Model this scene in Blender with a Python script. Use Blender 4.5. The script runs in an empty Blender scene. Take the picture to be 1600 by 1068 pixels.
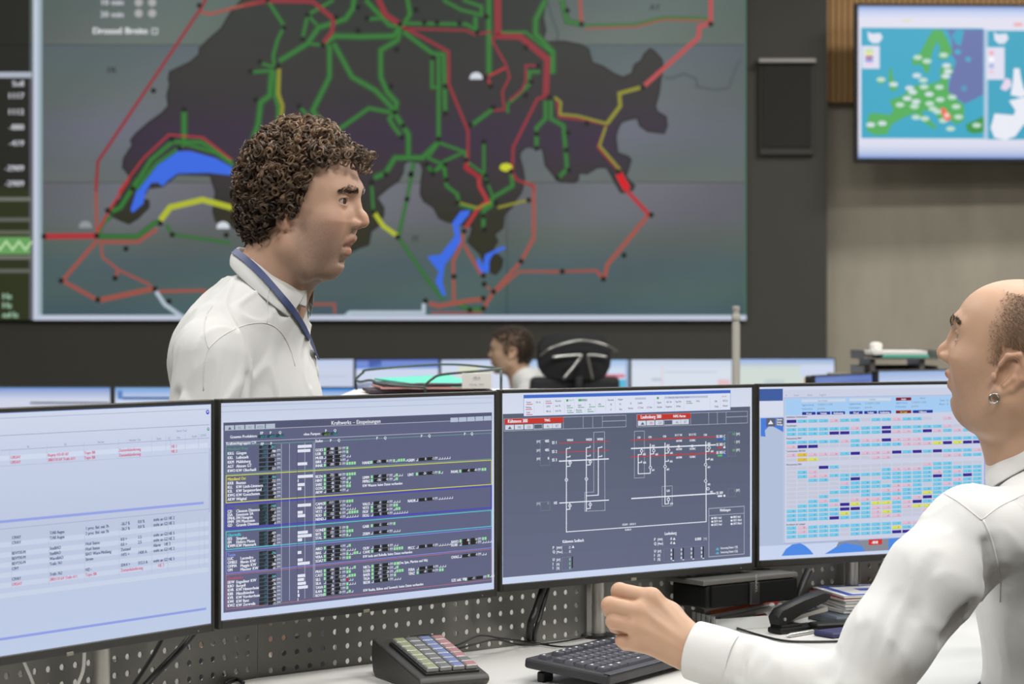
import bpy, bmesh, math, random
import numpy as np
from mathutils import Vector, Matrix

scene = bpy.context.scene
COL = scene.collection
random.seed(7)
rng = np.random.default_rng(7)

# ------------------------------------------------------------------ camera, light, exposure
F = 3400.0          # focal length in pixels of the 1600 px wide frame
CZ = 1.34           # camera height (m)
HY = 505.0          # image row of the horizon
cam_d = bpy.data.cameras.new('camera')
cam_d.sensor_width = 36.0
cam_d.lens = 36.0 * F / 1600.0
cam_d.shift_y = -(534.0 - HY) / 1600.0
cam_d.clip_start = 0.05
cam_d.clip_end = 100
cam_d.dof.use_dof = True
cam_d.dof.focus_distance = 3.40
cam_d.dof.aperture_fstop = 8.0
cam = bpy.data.objects.new('camera', cam_d)
cam.location = (0, 0, CZ)
cam.rotation_euler = (math.pi / 2, 0, 0)
COL.objects.link(cam)
scene.camera = cam

vs = scene.view_settings
vs.view_transform = 'Standard'
vs.look = 'None'
vs.exposure = 0.0
vs.gamma = 1.0
vs.use_curve_mapping = False

world = bpy.data.worlds.new('world')
scene.world = world
world.use_nodes = True
world.node_tree.nodes['Background'].inputs[0].default_value = (0.9, 0.95, 1.0, 1)
world.node_tree.nodes['Background'].inputs[1].default_value = 0.03

def area_light(name, loc, size, power, col=(1, 0.985, 0.965), rot=(0, 0, 0)):
    d = bpy.data.lights.new(name, 'AREA')
    d.shape = 'RECTANGLE'
    d.size, d.size_y = size
    d.energy = power
    d.color = col
    o = bpy.data.objects.new(name, d)
    o.location = loc
    o.rotation_euler = rot
    COL.objects.link(o)
    return o

CEIL = 4.7
# rows of ceiling luminaires
for (lx, ly, pw) in [(-3.2, 1.0, 150), (0.6, 0.4, 190), (3.4, 2.0, 190), (-2.4, 4.6, 150), (1.2, 4.8, 150), (4.6, 5.2, 130),
                     (-3.0, 8.6, 120), (0.8, 8.8, 120), (4.2, 9.0, 130), (3.6, 11.6, 125)]:
    area_light('ceiling_light', (lx, ly, CEIL - 0.03), (2.0, 0.6), pw * 0.76)

# ------------------------------------------------------------------ helpers
def lin(c):
    c = c / 255.0
    return c / 12.92 if c <= 0.04045 else ((c + 0.055) / 1.055) ** 2.4

def rgb(r, g, b):
    return (lin(r), lin(g), lin(b), 1.0)

def U(px, py, d):
    """point at depth d seen at that place of the picture"""
    return Vector(((px - 800.0) / F * d, d, CZ - (py - HY) / F * d))

MATS = {}
def mat(name, col, rough=0.5, metal=0.0, bump=0.0, bscale=60.0, var=0.0, vscale=8.0, spec=0.5, sss=0.0, stretch=(1, 1, 1), alpha=1.0, trans=0.0, sheen=0.0):
    if name in MATS:
        return MATS[name]
    m = bpy.data.materials.new(name)
    m.use_nodes = True
    nt = m.node_tree
    b = nt.nodes['Principled BSDF']
    b.inputs['Base Color'].default_value = col
    b.inputs['Roughness'].default_value = rough
    b.inputs['Metallic'].default_value = metal
    b.inputs['Specular IOR Level'].default_value = spec
    if sss:
        b.inputs['Subsurface Weight'].default_value = sss
        b.inputs['Subsurface Radius'].default_value = (0.012, 0.005, 0.003)
        b.inputs['Subsurface Scale'].default_value = 0.6
    if trans:
        b.inputs['Transmission Weight'].default_value = trans
    if alpha < 1:
        b.inputs['Alpha'].default_value = alpha
    if sheen:
        b.inputs['Sheen Weight'].default_value = sheen
    tc = nt.nodes.new('ShaderNodeTexCoord')
    mp = nt.nodes.new('ShaderNodeMapping')
    mp.inputs['Scale'].default_value = stretch
    nt.links.new(tc.outputs['Object'], mp.inputs['Vector'])
    if var:
        n = nt.nodes.new('ShaderNodeTexNoise')
        n.inputs['Scale'].default_value = vscale
        n.inputs['Detail'].default_value = 6
        nt.links.new(mp.outputs[0], n.inputs['Vector'])
        mx = nt.nodes.new('ShaderNodeMix')
        mx.data_type = 'RGBA'
        mx.inputs['A'].default_value = tuple(v * (1 - var) for v in col[:3]) + (1,)
        mx.inputs['B'].default_value = tuple(min(1, v * (1 + var)) for v in col[:3]) + (1,)
        nt.links.new(n.outputs['Fac'], mx.inputs['Factor'])
        nt.links.new(mx.outputs['Result'], b.inputs['Base Color'])
    if bump:
        n2 = nt.nodes.new('ShaderNodeTexNoise')
        n2.inputs['Scale'].default_value = bscale
        n2.inputs['Detail'].default_value = 4
        nt.links.new(mp.outputs[0], n2.inputs['Vector'])
        bp = nt.nodes.new('ShaderNodeBump')
        bp.inputs['Strength'].default_value = bump
        bp.inputs['Distance'].default_value = 0.01
        nt.links.new(n2.outputs['Fac'], bp.inputs['Height'])
        nt.links.new(bp.outputs[0], b.inputs['Normal'])
    MATS[name] = m
    return m

def attr_mat(name, rough=0.5, emit=False, spec=0.3, sss=0.0, bump=0.0, bscale=200., strength=1.0, sheen=0.0):
    """colour read from the mesh colour attribute 'Col' (surface colour, or light given off by a display)"""
    if name in MATS:
        return MATS[name]
    m = bpy.data.materials.new(name)
    m.use_nodes = True
    nt = m.node_tree
    b = nt.nodes['Principled BSDF']
    a = nt.nodes.new('ShaderNodeAttribute')
    a.attribute_name = 'Col'
    b.inputs['Roughness'].default_value = rough
    b.inputs['Specular IOR Level'].default_value = spec
    if emit:
        b.inputs['Base Color'].default_value = (0.004, 0.004, 0.004, 1)
        nt.links.new(a.outputs['Color'], b.inputs['Emission Color'])
        b.inputs['Emission Strength'].default_value = strength
    else:
        nt.links.new(a.outputs['Color'], b.inputs['Base Color'])
    if sheen:
        b.inputs['Sheen Weight'].default_value = sheen
    if sss:
        b.inputs['Subsurface Weight'].default_value = sss
        b.inputs['Subsurface Radius'].default_value = (0.010, 0.004, 0.0025)
        b.inputs['Subsurface Scale'].default_value = 0.5
    if bump:
        tc = nt.nodes.new('ShaderNodeTexCoord')
        n2 = nt.nodes.new('ShaderNodeTexNoise')
        n2.inputs['Scale'].default_value = bscale
        n2.inputs['Detail'].default_value = 3
        nt.links.new(tc.outputs['Object'], n2.inputs['Vector'])
        bp = nt.nodes.new('ShaderNodeBump')
        bp.inputs['Strength'].default_value = bump
        bp.inputs['Distance'].default_value = 0.002
        nt.links.new(n2.outputs['Fac'], bp.inputs['Height'])
        nt.links.new(bp.outputs[0], b.inputs['Normal'])
    MATS[name] = m
    return m

_box_cache = {}
def bevel_box(sx, sy, sz, bev, seg):
    k = (round(sx, 5), round(sy, 5), round(sz, 5), round(bev, 5), seg)
    if k not in _box_cache:
        bm = bmesh.new()
        bmesh.ops.create_cube(bm, size=1.0)
        for v in bm.verts:
            v.co = Vector((v.co.x * sx, v.co.y * sy, v.co.z * sz))
        if bev > 0:
            bmesh.ops.bevel(bm, geom=bm.edges[:], offset=bev, segments=seg, affect='EDGES', profile=0.5)
        bm.verts.index_update()
        _box_cache[k] = ([v.co.copy() for v in bm.verts], [[v.index for v in f.verts] for f in bm.faces])
        bm.free()
    return _box_cache[k]

class MB:
    """collects shapes that become one mesh"""
    def __init__(self):
        self.v, self.f, self.c = [], [], []
    def add(self, vs_, fs_, M=None, col=None):
        n = len(self.v)
        for p in vs_:
            p = Vector(p)
            self.v.append(M @ p if M is not None else p)
        self.f += [[i + n for i in f] for f in fs_]
        self.c += [col or (1, 1, 1, 1)] * len(vs_)
        return self
    def box(self, c, s, bev=0.0, seg=2, rot=None, M=None, col=None):
        vs_, fs_ = bevel_box(s[0], s[1], s[2], bev, seg)
        T = Matrix.Translation(Vector(c))
        if rot is not None:
            T = T @ rot
        if M is not None:
            T = M @ T
        return self.add(vs_, fs_, T, col)
    def tube(self, path, r, n=8, cap=True, col=None, M=None, flat=None):
        pts = [Vector(p) for p in path]
        rs = r if isinstance(r, (list, tuple)) else [r] * len(pts)
        t0 = (pts[1] - pts[0]).normalized()
        up = Vector((0, 0, 1)) if abs(t0.z) < 0.9 else Vector((1, 0, 0))
        u = t0.cross(up).normalized()
        vs_, fs_ = [], []
        for i, p in enumerate(pts):
            if i == 0: t = pts[1] - p
            elif i == len(pts) - 1: t = p - pts[i - 1]
            else: t = pts[i + 1] - pts[i - 1]
            t = t.normalized() if t.length > 1e-9 else t0
            u = (u - t * u.dot(t))
            u = u.normalized() if u.length > 1e-9 else t.orthogonal().normalized()
            w = t.cross(u)
            for k in range(n):
                a = 2 * math.pi * k / n
                vs_.append(p + (u * math.cos(a) + w * math.sin(a) * (flat or 1.0)) * rs[i])
        for i in range(len(pts) - 1):
            for k in range(n):
                fs_.append([i * n + k, i * n + (k + 1) % n, (i + 1) * n + (k + 1) % n, (i + 1) * n + k])
        if cap:
            fs_.append(list(range(n))[::-1])
            fs_.append([(len(pts) - 1) * n + k for k in range(n)])
        return self.add(vs_, fs_, M, col)
    def lathe(self, prof, n=20, M=None, col=None):
        vs_, fs_ = [], []
        for (r, z) in prof:
            for k in range(n):
                a = 2 * math.pi * k / n
                vs_.append(Vector((r * math.cos(a), r * math.sin(a), z)))
        for i in range(len(prof) - 1):
            for k in range(n):
                fs_.append([i * n + k, i * n + (k + 1) % n, (i + 1) * n + (k + 1) % n, (i + 1) * n + k])
        fs_.append(list(range(n))[::-1])
        fs_.append([(len(prof) - 1) * n + k for k in range(n)])
        return self.add(vs_, fs_, M, col)
    def prism(self, poly, h0, h1, M=None, col=None):
        """plan outline (x, y) between two heights"""
        n = len(poly)
        vs_ = [Vector((p[0], p[1], h0)) for p in poly] + [Vector((p[0], p[1], h1)) for p in poly]
        fs_ = [list(range(n))[::-1], list(range(n, 2 * n))]
        fs_ += [[i, (i + 1) % n, (i + 1) % n + n, i + n] for i in range(n)]
        return self.add(vs_, fs_, M, col)
    def build(self, name, m, parent=None, smooth=False, colors=False, loc=None):
        me = bpy.data.meshes.new(name)
        me.from_pydata([tuple(p) for p in self.v], [], self.f)
        if colors:
            a = me.color_attributes.new('Col', 'FLOAT_COLOR', 'POINT')
            a.data.foreach_set('color', np.array(self.c, dtype=np.float32).ravel())
        if smooth:
            me.polygons.foreach_set('use_smooth', [True] * len(me.polygons))
            if smooth == 'auto':
                me.set_sharp_from_angle(angle=math.radians(40))
        me.materials.append(m)
        me.update()
        o = bpy.data.objects.new(name, me)
        COL.objects.link(o)
        if parent is not None:
            o.parent = parent
        if loc is not None:
            o.location = loc
        return o

def np_mesh(name, v, f, m, parent=None, col=None, smooth=True):
    me = bpy.data.meshes.new(name)
    v = np.asarray(v, dtype=np.float32)
    f = np.asarray(f, dtype=np.int32)
    nf, k = f.shape
    me.vertices.add(len(v)); me.vertices.foreach_set('co', v.ravel())
    me.loops.add(nf * k); me.loops.foreach_set('vertex_index', f.ravel())
    me.polygons.add(nf)
    me.polygons.foreach_set('loop_start', np.arange(0, nf * k, k, dtype=np.int32))
    me.polygons.foreach_set('loop_total', np.full(nf, k, dtype=np.int32))
    if smooth:
        me.polygons.foreach_set('use_smooth', np.ones(nf, dtype=bool))
    if col is not None:
        a = me.color_attributes.new('Col', 'FLOAT_COLOR', 'POINT')
        c = np.ones((len(v), 4), dtype=np.float32)
        c[:, :3] = col
        a.data.foreach_set('color', c.ravel())
    me.materials.append(m)
    me.update(calc_edges=True)
    me.validate()
    o = bpy.data.objects.new(name, me)
    COL.objects.link(o)
    if parent is not None:
        o.parent = parent
    return o

def tag(o, label=None, cat=None, group=None, kind=None):
    if label: o['label'] = label
    if cat: o['category'] = cat
    if group: o['group'] = group
    if kind: o['kind'] = kind
    return o

def empty(name, loc=(0, 0, 0), rz=0.0):
    o = bpy.data.objects.new(name, None)
    o.location = loc
    o.rotation_euler = (0, 0, rz)
    o.empty_display_size = 0.1
    COL.objects.link(o)
    return o

def Rz(a): return Matrix.Rotation(a, 4, 'Z')
def Rx(a): return Matrix.Rotation(a, 4, 'X')
def Ry(a): return Matrix.Rotation(a, 4, 'Y')
def TR(x, y, z): return Matrix.Translation((x, y, z))

# ---- flat print on displays: coloured shapes and lettering in a plane (x right, z up, viewer at -y)
_gl = {}
_fc = bpy.data.curves.new('glyph', 'FONT')
_fc.resolution_u = 2
_fo = bpy.data.objects.new('glyph', _fc)
COL.objects.link(_fo)
def glyph(ch):
    if ch not in _gl:
        _fc.body = 'H' + ch + 'H'
        _fc.size = 1.0
        bpy.context.view_layer.update()
        dg = bpy.context.evaluated_depsgraph_get()
        tot = _fo.evaluated_get(dg).dimensions.x
        _fc.body = 'HH'
        bpy.context.view_layer.update(); dg = bpy.context.evaluated_depsgraph_get()
        base = _fo.evaluated_get(dg).dimensions.x
        adv = tot - base
        if ch == ' ':
            _gl[ch] = ([], [], 0.32)
        else:
            _fc.body = ch
            bpy.context.view_layer.update(); dg = bpy.context.evaluated_depsgraph_get()
            ev = _fo.evaluated_get(dg)
            me = ev.to_mesh()
            _gl[ch] = ([(v.co.x, v.co.y) for v in me.vertices], [list(p.vertices) for p in me.polygons], adv)
            ev.to_mesh_clear()
    return _gl[ch]

class Sheet:
    def __init__(self, step=0.00025, off=0.0):
        self.v, self.f, self.c, self.step, self.off = [], [], [], step, off
        self.map = lambda x, y: (x, y)
    def y(self, layer): return -(self.off + layer * self.step)
    def poly(self, pts, col, layer=1):
        n = len(self.v)
        for p in pts:
            q = self.map(*p)
            self.v.append((q[0], self.y(layer), q[1]))
        self.f.append(list(range(n, n + len(pts))))
        self.c += ([col] * len(pts)) if not isinstance(col, list) else col
    def rect(self, x0, y0, x1, y1, col, layer=1):
        self.poly([(x0, y0), (x1, y0), (x1, y1), (x0, y1)], col, layer)
    def frame(self, x0, y0, x1, y1, w, col, layer=2):
        self.line([(x0, y0), (x1, y0), (x1, y1), (x0, y1), (x0, y0)], w, col, layer)
    def disc(self, x, y, r, col, layer=3, n=10, ry=None):
        self.poly([(x + r * math.cos(2 * math.pi * k / n), y + (ry or r) * math.sin(2 * math.pi * k / n)) for k in range(n)], col, layer)
    def ring(self, x, y, r, w, col, layer=3, n=10):
        self.line([(x + r * math.cos(2 * math.pi * k / n), y + r * math.sin(2 * math.pi * k / n)) for k in range(n + 1)], w, col, layer)
    def line(self, pts, w, col, layer=2):
        """polyline with mitred joints"""
        P = [Vector((p[0], p[1])) for p in pts]
        n = len(P)
        closed = (P[0] - P[-1]).length < 1e-6
        L, R = [], []
        for i in range(n):
            a = P[i] - P[i - 1] if i > 0 else (P[0] - P[-2] if closed else None)
            b = P[i + 1] - P[i] if i < n - 1 else (P[1] - P[0] if closed else None)
            if a is None: a = b
            if b is None: b = a
            a = a.normalized() if a.length > 0 else Vector((1, 0)); b = b.normalized() if b.length > 0 else a
            na, nb = Vector((-a.y, a.x)), Vector((-b.y, b.x))
            m = na + nb
            m = m.normalized() if m.length > 1e-4 else na
            k = 1.0 / max(0.45, m.dot(na))
            L.append(P[i] + m * (w / 2 * k)); R.append(P[i] - m * (w / 2 * k))
        for i in range(n - 1):
            self.poly([L[i], R[i], R[i + 1], L[i + 1]], col, layer)
    def text(self, s, x, y, h, col, layer=3, align='l', sx=1.0, bold=0.0):
        """x, y in sheet units after map(); h = capital height"""
        k = h / 0.69
        w = sum(glyph(ch)[2] for ch in s) * k * sx
        x0 = x - (w / 2 if align == 'c' else w if align == 'r' else 0)
        for dx in ([0.0] if not bold else [-bold * h, bold * h]):
            cx = x0 + dx
            for ch in s:
                gv, gf, adv = glyph(ch)
                n = len(self.v)
                for (a, b) in gv:
                    self.v.append((cx + a * k * sx, self.y(layer) - (0.00003 if dx > 0 else 0), y + b * k))
                self.c += [col] * len(gv)
                self.f += [[i + n for i in f] for f in gf]
                cx += adv * k * sx
        return w
    def grad(self, pts, cf, ycuts, layer=1):
        """filled outline whose colour follows cf(x, y) (as a display shows it), cut into strips"""
        bm = bmesh.new()
        f = bm.faces.new([bm.verts.new((p[0], p[1], 0)) for p in pts])
        bmesh.ops.triangulate(bm, faces=[f])
        for yc in ycuts:
            bmesh.ops.bisect_plane(bm, geom=bm.verts[:] + bm.edges[:] + bm.faces[:], plane_co=(0, yc, 0), plane_no=(0, 1, 0))
        for fc in bm.faces:
            pl = [(v.co.x, v.co.y) for v in fc.verts]
            self.poly(pl, [cf(*p) for p in pl], layer)
        bm.free()
    def build(self, name, m, parent):
        me = bpy.data.meshes.new(name)
        me.from_pydata(self.v, [], self.f)
        a = me.color_attributes.new('Col', 'FLOAT_COLOR', 'POINT')
        a.data.foreach_set('color', np.array(self.c, dtype=np.float32).ravel())
        me.materials.append(m)
        me.update()
        o = bpy.data.objects.new(name, me)
        COL.objects.link(o)
        o.parent = parent
        return o

DISPLAY = attr_mat('display_light', rough=0.35, emit=True, spec=0.25)
# ------------------------------------------------------------------ the room
WY = 14.0                     # depth of the video wall
M_wallgrey = mat('charcoal_wall', rgb(72, 71, 64), 0.85, bump=0.05, bscale=300, var=0.05, vscale=4)
M_conc = mat('board_marked_concrete', rgb(172, 165, 149), 0.9, bump=0.25, bscale=30, var=0.22, vscale=2.2, stretch=(2.2, 1, 0.7))
M_white = mat('white_paint', rgb(168, 166, 158), 0.8, bump=0.03, bscale=200)
M_floor = mat('grey_carpet', rgb(92, 90, 86), 0.95, bump=0.3, bscale=500, var=0.2, vscale=120)

def structure(name, lo, hi, m):
    c = [(a + b) / 2 for a, b in zip(lo, hi)]
    s = [b - a for a, b in zip(lo, hi)]
    o = MB().box((0, 0, 0), s).build(name, m, loc=c)
    tag(o, kind='structure')
    return o
structure('floor', (-8, -4, -0.1), (8, 16, 0), M_floor)
structure('ceiling', (-8, -4, CEIL), (8, 16, CEIL + 0.1), M_white)
structure('wall_left', (-8.1, -4, 0), (-8, 16, CEIL), M_white)
structure('wall_right', (8, -4, 0), (8.1, 16, CEIL), M_conc)
structure('wall_front', (-8, -4.1, 0), (8, -4, CEIL), M_white)
XW = (1294 - 800) / F * WY
structure('wall_back', (-8, WY + 0.05, 0), (XW, WY + 0.5, CEIL), M_wallgrey)
structure('wall_concrete', (XW, WY + 0.3, 0), (8, WY + 0.6, CEIL), M_conc)
def wx(px, d=WY): return (px - 800.0) / F * d
def wz(py, d=WY): return CZ - (py - HY) / F * d

# wooden slats over the concrete
M_wood = mat('oak_slat', rgb(176, 136, 84), 0.6, bump=0.15, bscale=40, var=0.28, vscale=9, stretch=(6, 6, 0.4))
cl = empty('trim_1', (XW + 0.001, WY + 0.3, wz(153)))
tag(cl, kind='structure')
MB().box((1.3, -0.03, 1.0), (2.6, 0.06, 2.0)).build('backing', mat('dark_backing', rgb(50, 42, 32), 0.9), cl)
slat0 = None
for k in range(66):
    x = 0.019 + 0.0392 * k
    if slat0 is None:
        slat0 = MB().box((0, 0, 1.0), (0.036, 0.05, 2.02), 0.004, 1).build('slat', M_wood, cl, loc=(x, -0.085, 0))
    else:
        c = slat0.copy(); COL.objects.link(c); c.location = (x, -0.085 + random.uniform(-0.004, 0.004), 0)

# ------------------------------------------------------------------ video wall
vw = empty('video_wall', (0, WY, 0.0))
tag(vw, 'huge video wall showing a dark map with green and red power lines', 'video wall')
XE = [-327, 46, 419, 792, 1165]
YE = [-145, 70, 285, 500]
def lerp(a, b, t): return a + (b - a) * t
def ramp(stops, t):
    for (t0, c0), (t1, c1) in zip(stops, stops[1:]):
        if t <= t1:
            u = (t - t0) / (t1 - t0) if t1 > t0 else 0
            u = min(1, max(0, u))
            return tuple(lerp(a, b, u) for a, b in zip(c0, c1))
    return stops[-1][1]
ROWS = [[(0, (96, 104, 100)), (0.7, (84, 98, 94)), (1, (92, 101, 96))],
        [(0, (82, 93, 98)), (0.35, (90, 99, 98)), (0.62, (96, 99, 110)), (0.85, (90, 99, 100)), (1, (93, 99, 97))],
        [(0, (97, 98, 106)), (0.25, (94, 97, 103)), (0.4, (84, 93, 88)), (0.62, (70, 88, 92)), (0.8, (72, 90, 88)), (1, (62, 84, 94))]]
def bg(px, py, row, col):
    t = (py - YE[row]) / (YE[row + 1] - YE[row])
    c = ramp(ROWS[row], t)
    u = (px - XE[col]) / (XE[col + 1] - XE[col])
    k = 0.93 + 0.07 * math.sin(u * math.pi) + 0.03 * math.sin(u * 7 + row * 2 + t * 5)
    k *= 1.06
    return rgb(c[0] * k, c[1] * k * (1 + 0.02 * math.sin(u * 5 + t * 4)), c[2] * k)
M_case = mat('display_casing', rgb(30, 30, 29), 0.7)
for r in range(3):
    for cidx in range(4):
        x0, x1, y0, y1 = XE[cidx], XE[cidx + 1], YE[r], YE[r + 1]
        s = Sheet(off=0.0)
        s.map = lambda x, y: (wx(x), wz(y))
        g = 0.35
        nx, ny = 8, 14
        for i in range(nx):
            for j in range(ny):
                a, b = lerp(x0 + g, x1 - g, i / nx), lerp(x0 + g, x1 - g, (i + 1) / nx)
                c_, d_ = lerp(y0 + g, y1 - g, j / ny), lerp(y0 + g, y1 - g, (j + 1) / ny)
                pts = [(a, c_), (b, c_), (b, d_), (a, d_)]
                if cidx == 0:
                    cols = [rgb(36, 36, 32) if y < 300 else rgb(44, 50, 28) for (x, y) in pts]
                else:
                    cols = [bg(x, y, r, cidx) for (x, y) in pts]
                s.poly(pts, cols, 0)
        p = s.build('display_panel', DISPLAY, vw)
        MB().box((wx((x0 + x1) / 2), 0.02, wz((y0 + y1) / 2)), (wx(x1) - wx(x0) - 0.001, 0.036, wz(y0) - wz(y1) - 0.001)).build('casing', M_case, p)

g = Sheet(step=0.0012, off=0.001)
g.map = lambda x, y: (wx(x), wz(y))
CR = {1: (0, 0, 3.56), 2: (0, 280, 2.9675), 3: (380, 0, 3.815), 4: (560, 230, 3.815), 5: (740, 0, 3.559), 6: (860, 240, 3.813)}
def A(k, pts):
    ox, oy, sc = CR[k]
    return [(ox + x / sc, oy + y / sc) for (x, y) in pts]
land = [(380, -140), (378, 0)] + A(1, [(1290, 60), (1230, 160), (1160, 220), (1110, 270), (1110, 300), (1060, 345), (945, 400), (938, 440), (945, 470), (930, 530), (937, 590), (900, 630), (830, 680), (760, 740), (728, 780), (738, 805), (690, 880), (683, 930), (720, 975)]) \
    + A(2, [(560, 90), (500, 140), (520, 170), (560, 190), (600, 205), (640, 180), (690, 130), (690, 100), (660, 90), (690, 40)]) + [(254, 291), (278, 272), (329, 274), (332, 285), (337, 300), (333, 330), (337, 345), (360, 352), (420, 385), (520, 400), (545, 395)] \
    + A(4, [(0, 600), (60, 580), (75, 500), (130, 460), (150, 400), (150, 360), (110, 300), (180, 240), (240, 200), (265, 150), (270, 100), (300, 80), (370, 90), (385, 130), (375, 200), (370, 280), (390, 320), (450, 360), (480, 420), (520, 440), (560, 450), (600, 462), (680, 470), (670, 520), (650, 560), (690, 600), (730, 640), (748, 690), (770, 720), (790, 745), (820, 755), (850, 720), (860, 670), (830, 640), (800, 630), (805, 600), (830, 560), (810, 520), (860, 480), (870, 400), (920, 350), (940, 310), (970, 270), (990, 200), (980, 130), (960, 60), (965, 30), (990, 5)]) \
    + A(5, [(300, 815), (370, 825), (385, 830), (400, 920), (450, 980), (480, 1010), (560, 1015), (580, 1000), (585, 960), (630, 965), (690, 930), (740, 930), (770, 980), (790, 1030)]) \
    + A(6, [(360, 100), (385, 170), (420, 230), (450, 230), (490, 215), (500, 190), (465, 155), (440, 120)]) \
    + A(5, [(850, 970), (875, 890), (860, 870), (800, 850), (790, 760), (800, 720), (820, 680), (860, 665), (910, 655), (925, 700), (970, 730), (1060, 740), (1075, 700), (1070, 650), (1020, 620), (1010, 590), (1030, 520), (1040, 440), (1055, 380), (1045, 330), (1000, 280), (980, 272), (950, 300), (930, 340), (895, 360), (880, 410), (830, 430), (780, 410), (720, 370), (660, 350), (645, 300), (640, 275), (600, 250), (500, 230), (400, 235), (385, 215), (400, 170), (385, 100), (400, 0)]) + [(860, -140)]
def landcol(x, y):
    c = ramp([(-140, (46, 52, 48)), (40, (48, 51, 48)), (110, (50, 49, 47)), (160, (50, 46, 50)), (215, (54, 42, 62)), (255, (52, 44, 54)), (284, (52, 47, 48)), (300, (48, 45, 46)), (345, (44, 44, 30)), (440, (42, 42, 26))], y)
    return rgb(*c)
g.grad(land, landcol, list(range(-120, 440, 22)), 1)
g.line(land, 3, rgb(38, 38, 36), 2)
# white rim of the map and the dark table beside it
RIM = rgb(190, 198, 214)
g.rect(58, -140, 66, 500, rgb(150, 170, 178), 2); g.rect(52, -140, 60, 500, RIM, 2); g.rect(52, 492, 1166, 500, RIM, 3)
g.rect(1163, -140, 1166, 492, rgb(70, 105, 92), 2)
for yy, cc, hh in [(117, (170, 176, 190), 9), (311, (110, 112, 104), 6), (343, (96, 98, 90), 6), (363, (96, 100, 84), 6), (402, (110, 112, 104), 6), (423, (96, 98, 90), 6)]:
    g.rect(-327, yy - hh / 2, 50, yy + hh / 2, rgb(*cc), 2)
g.rect(46, 122, 54, 498, rgb(92, 90, 100), 1)
g.rect(-327, 370, 48, 397, rgb(104, 158, 92), 2)
g.line([(-20 + 10 * k, 377 if k % 2 else 390) for k in range(8)], 3.5, rgb(176, 214, 160), 3)
def gt(s, px, py, hpx, col, align='l', layer=4, sx=1.0, bold=0.06):
    x, z = wx(px), wz(py)
    g.text(s, x, z, hpx * WY / F, col, layer, align, sx, bold)
PALE = rgb(188, 190, 196)
for s_, yy in [('Soll', 135), ('1117', 154), ('1112', 179), ('-880', 203), ('-419', 228), ('-2909', 267), ('-2909', 291)]:
    gt(s_, 38, yy, 9, PALE, 'r')
for s_, yy in [('Hz', 467), ('Hz', 481), ('mHz', 496)]:
    gt(s_, 4, yy, 9, rgb(150, 185, 160))
gt('10 min', 157, 8, 9, PALE); gt('20 min', 157, 27, 9, PALE); gt('Drossel Breite', 145, 53, 10, rgb(215, 218, 220))
for x_, y_ in [(217, 4), (238, 4), (217, 21), (238, 21)]:
    g.disc(x_, y_, 6.5, rgb(165, 165, 165), 4, 12)
g.frame(238, 45, 246, 53, 2, PALE, 4)
gt('FR', 168, 114, 9, rgb(52, 58, 58)); gt('AT', 1015, 16, 9, rgb(52, 62, 66)); gt('IT', 644, 377, 9, rgb(52, 60, 60))

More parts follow.
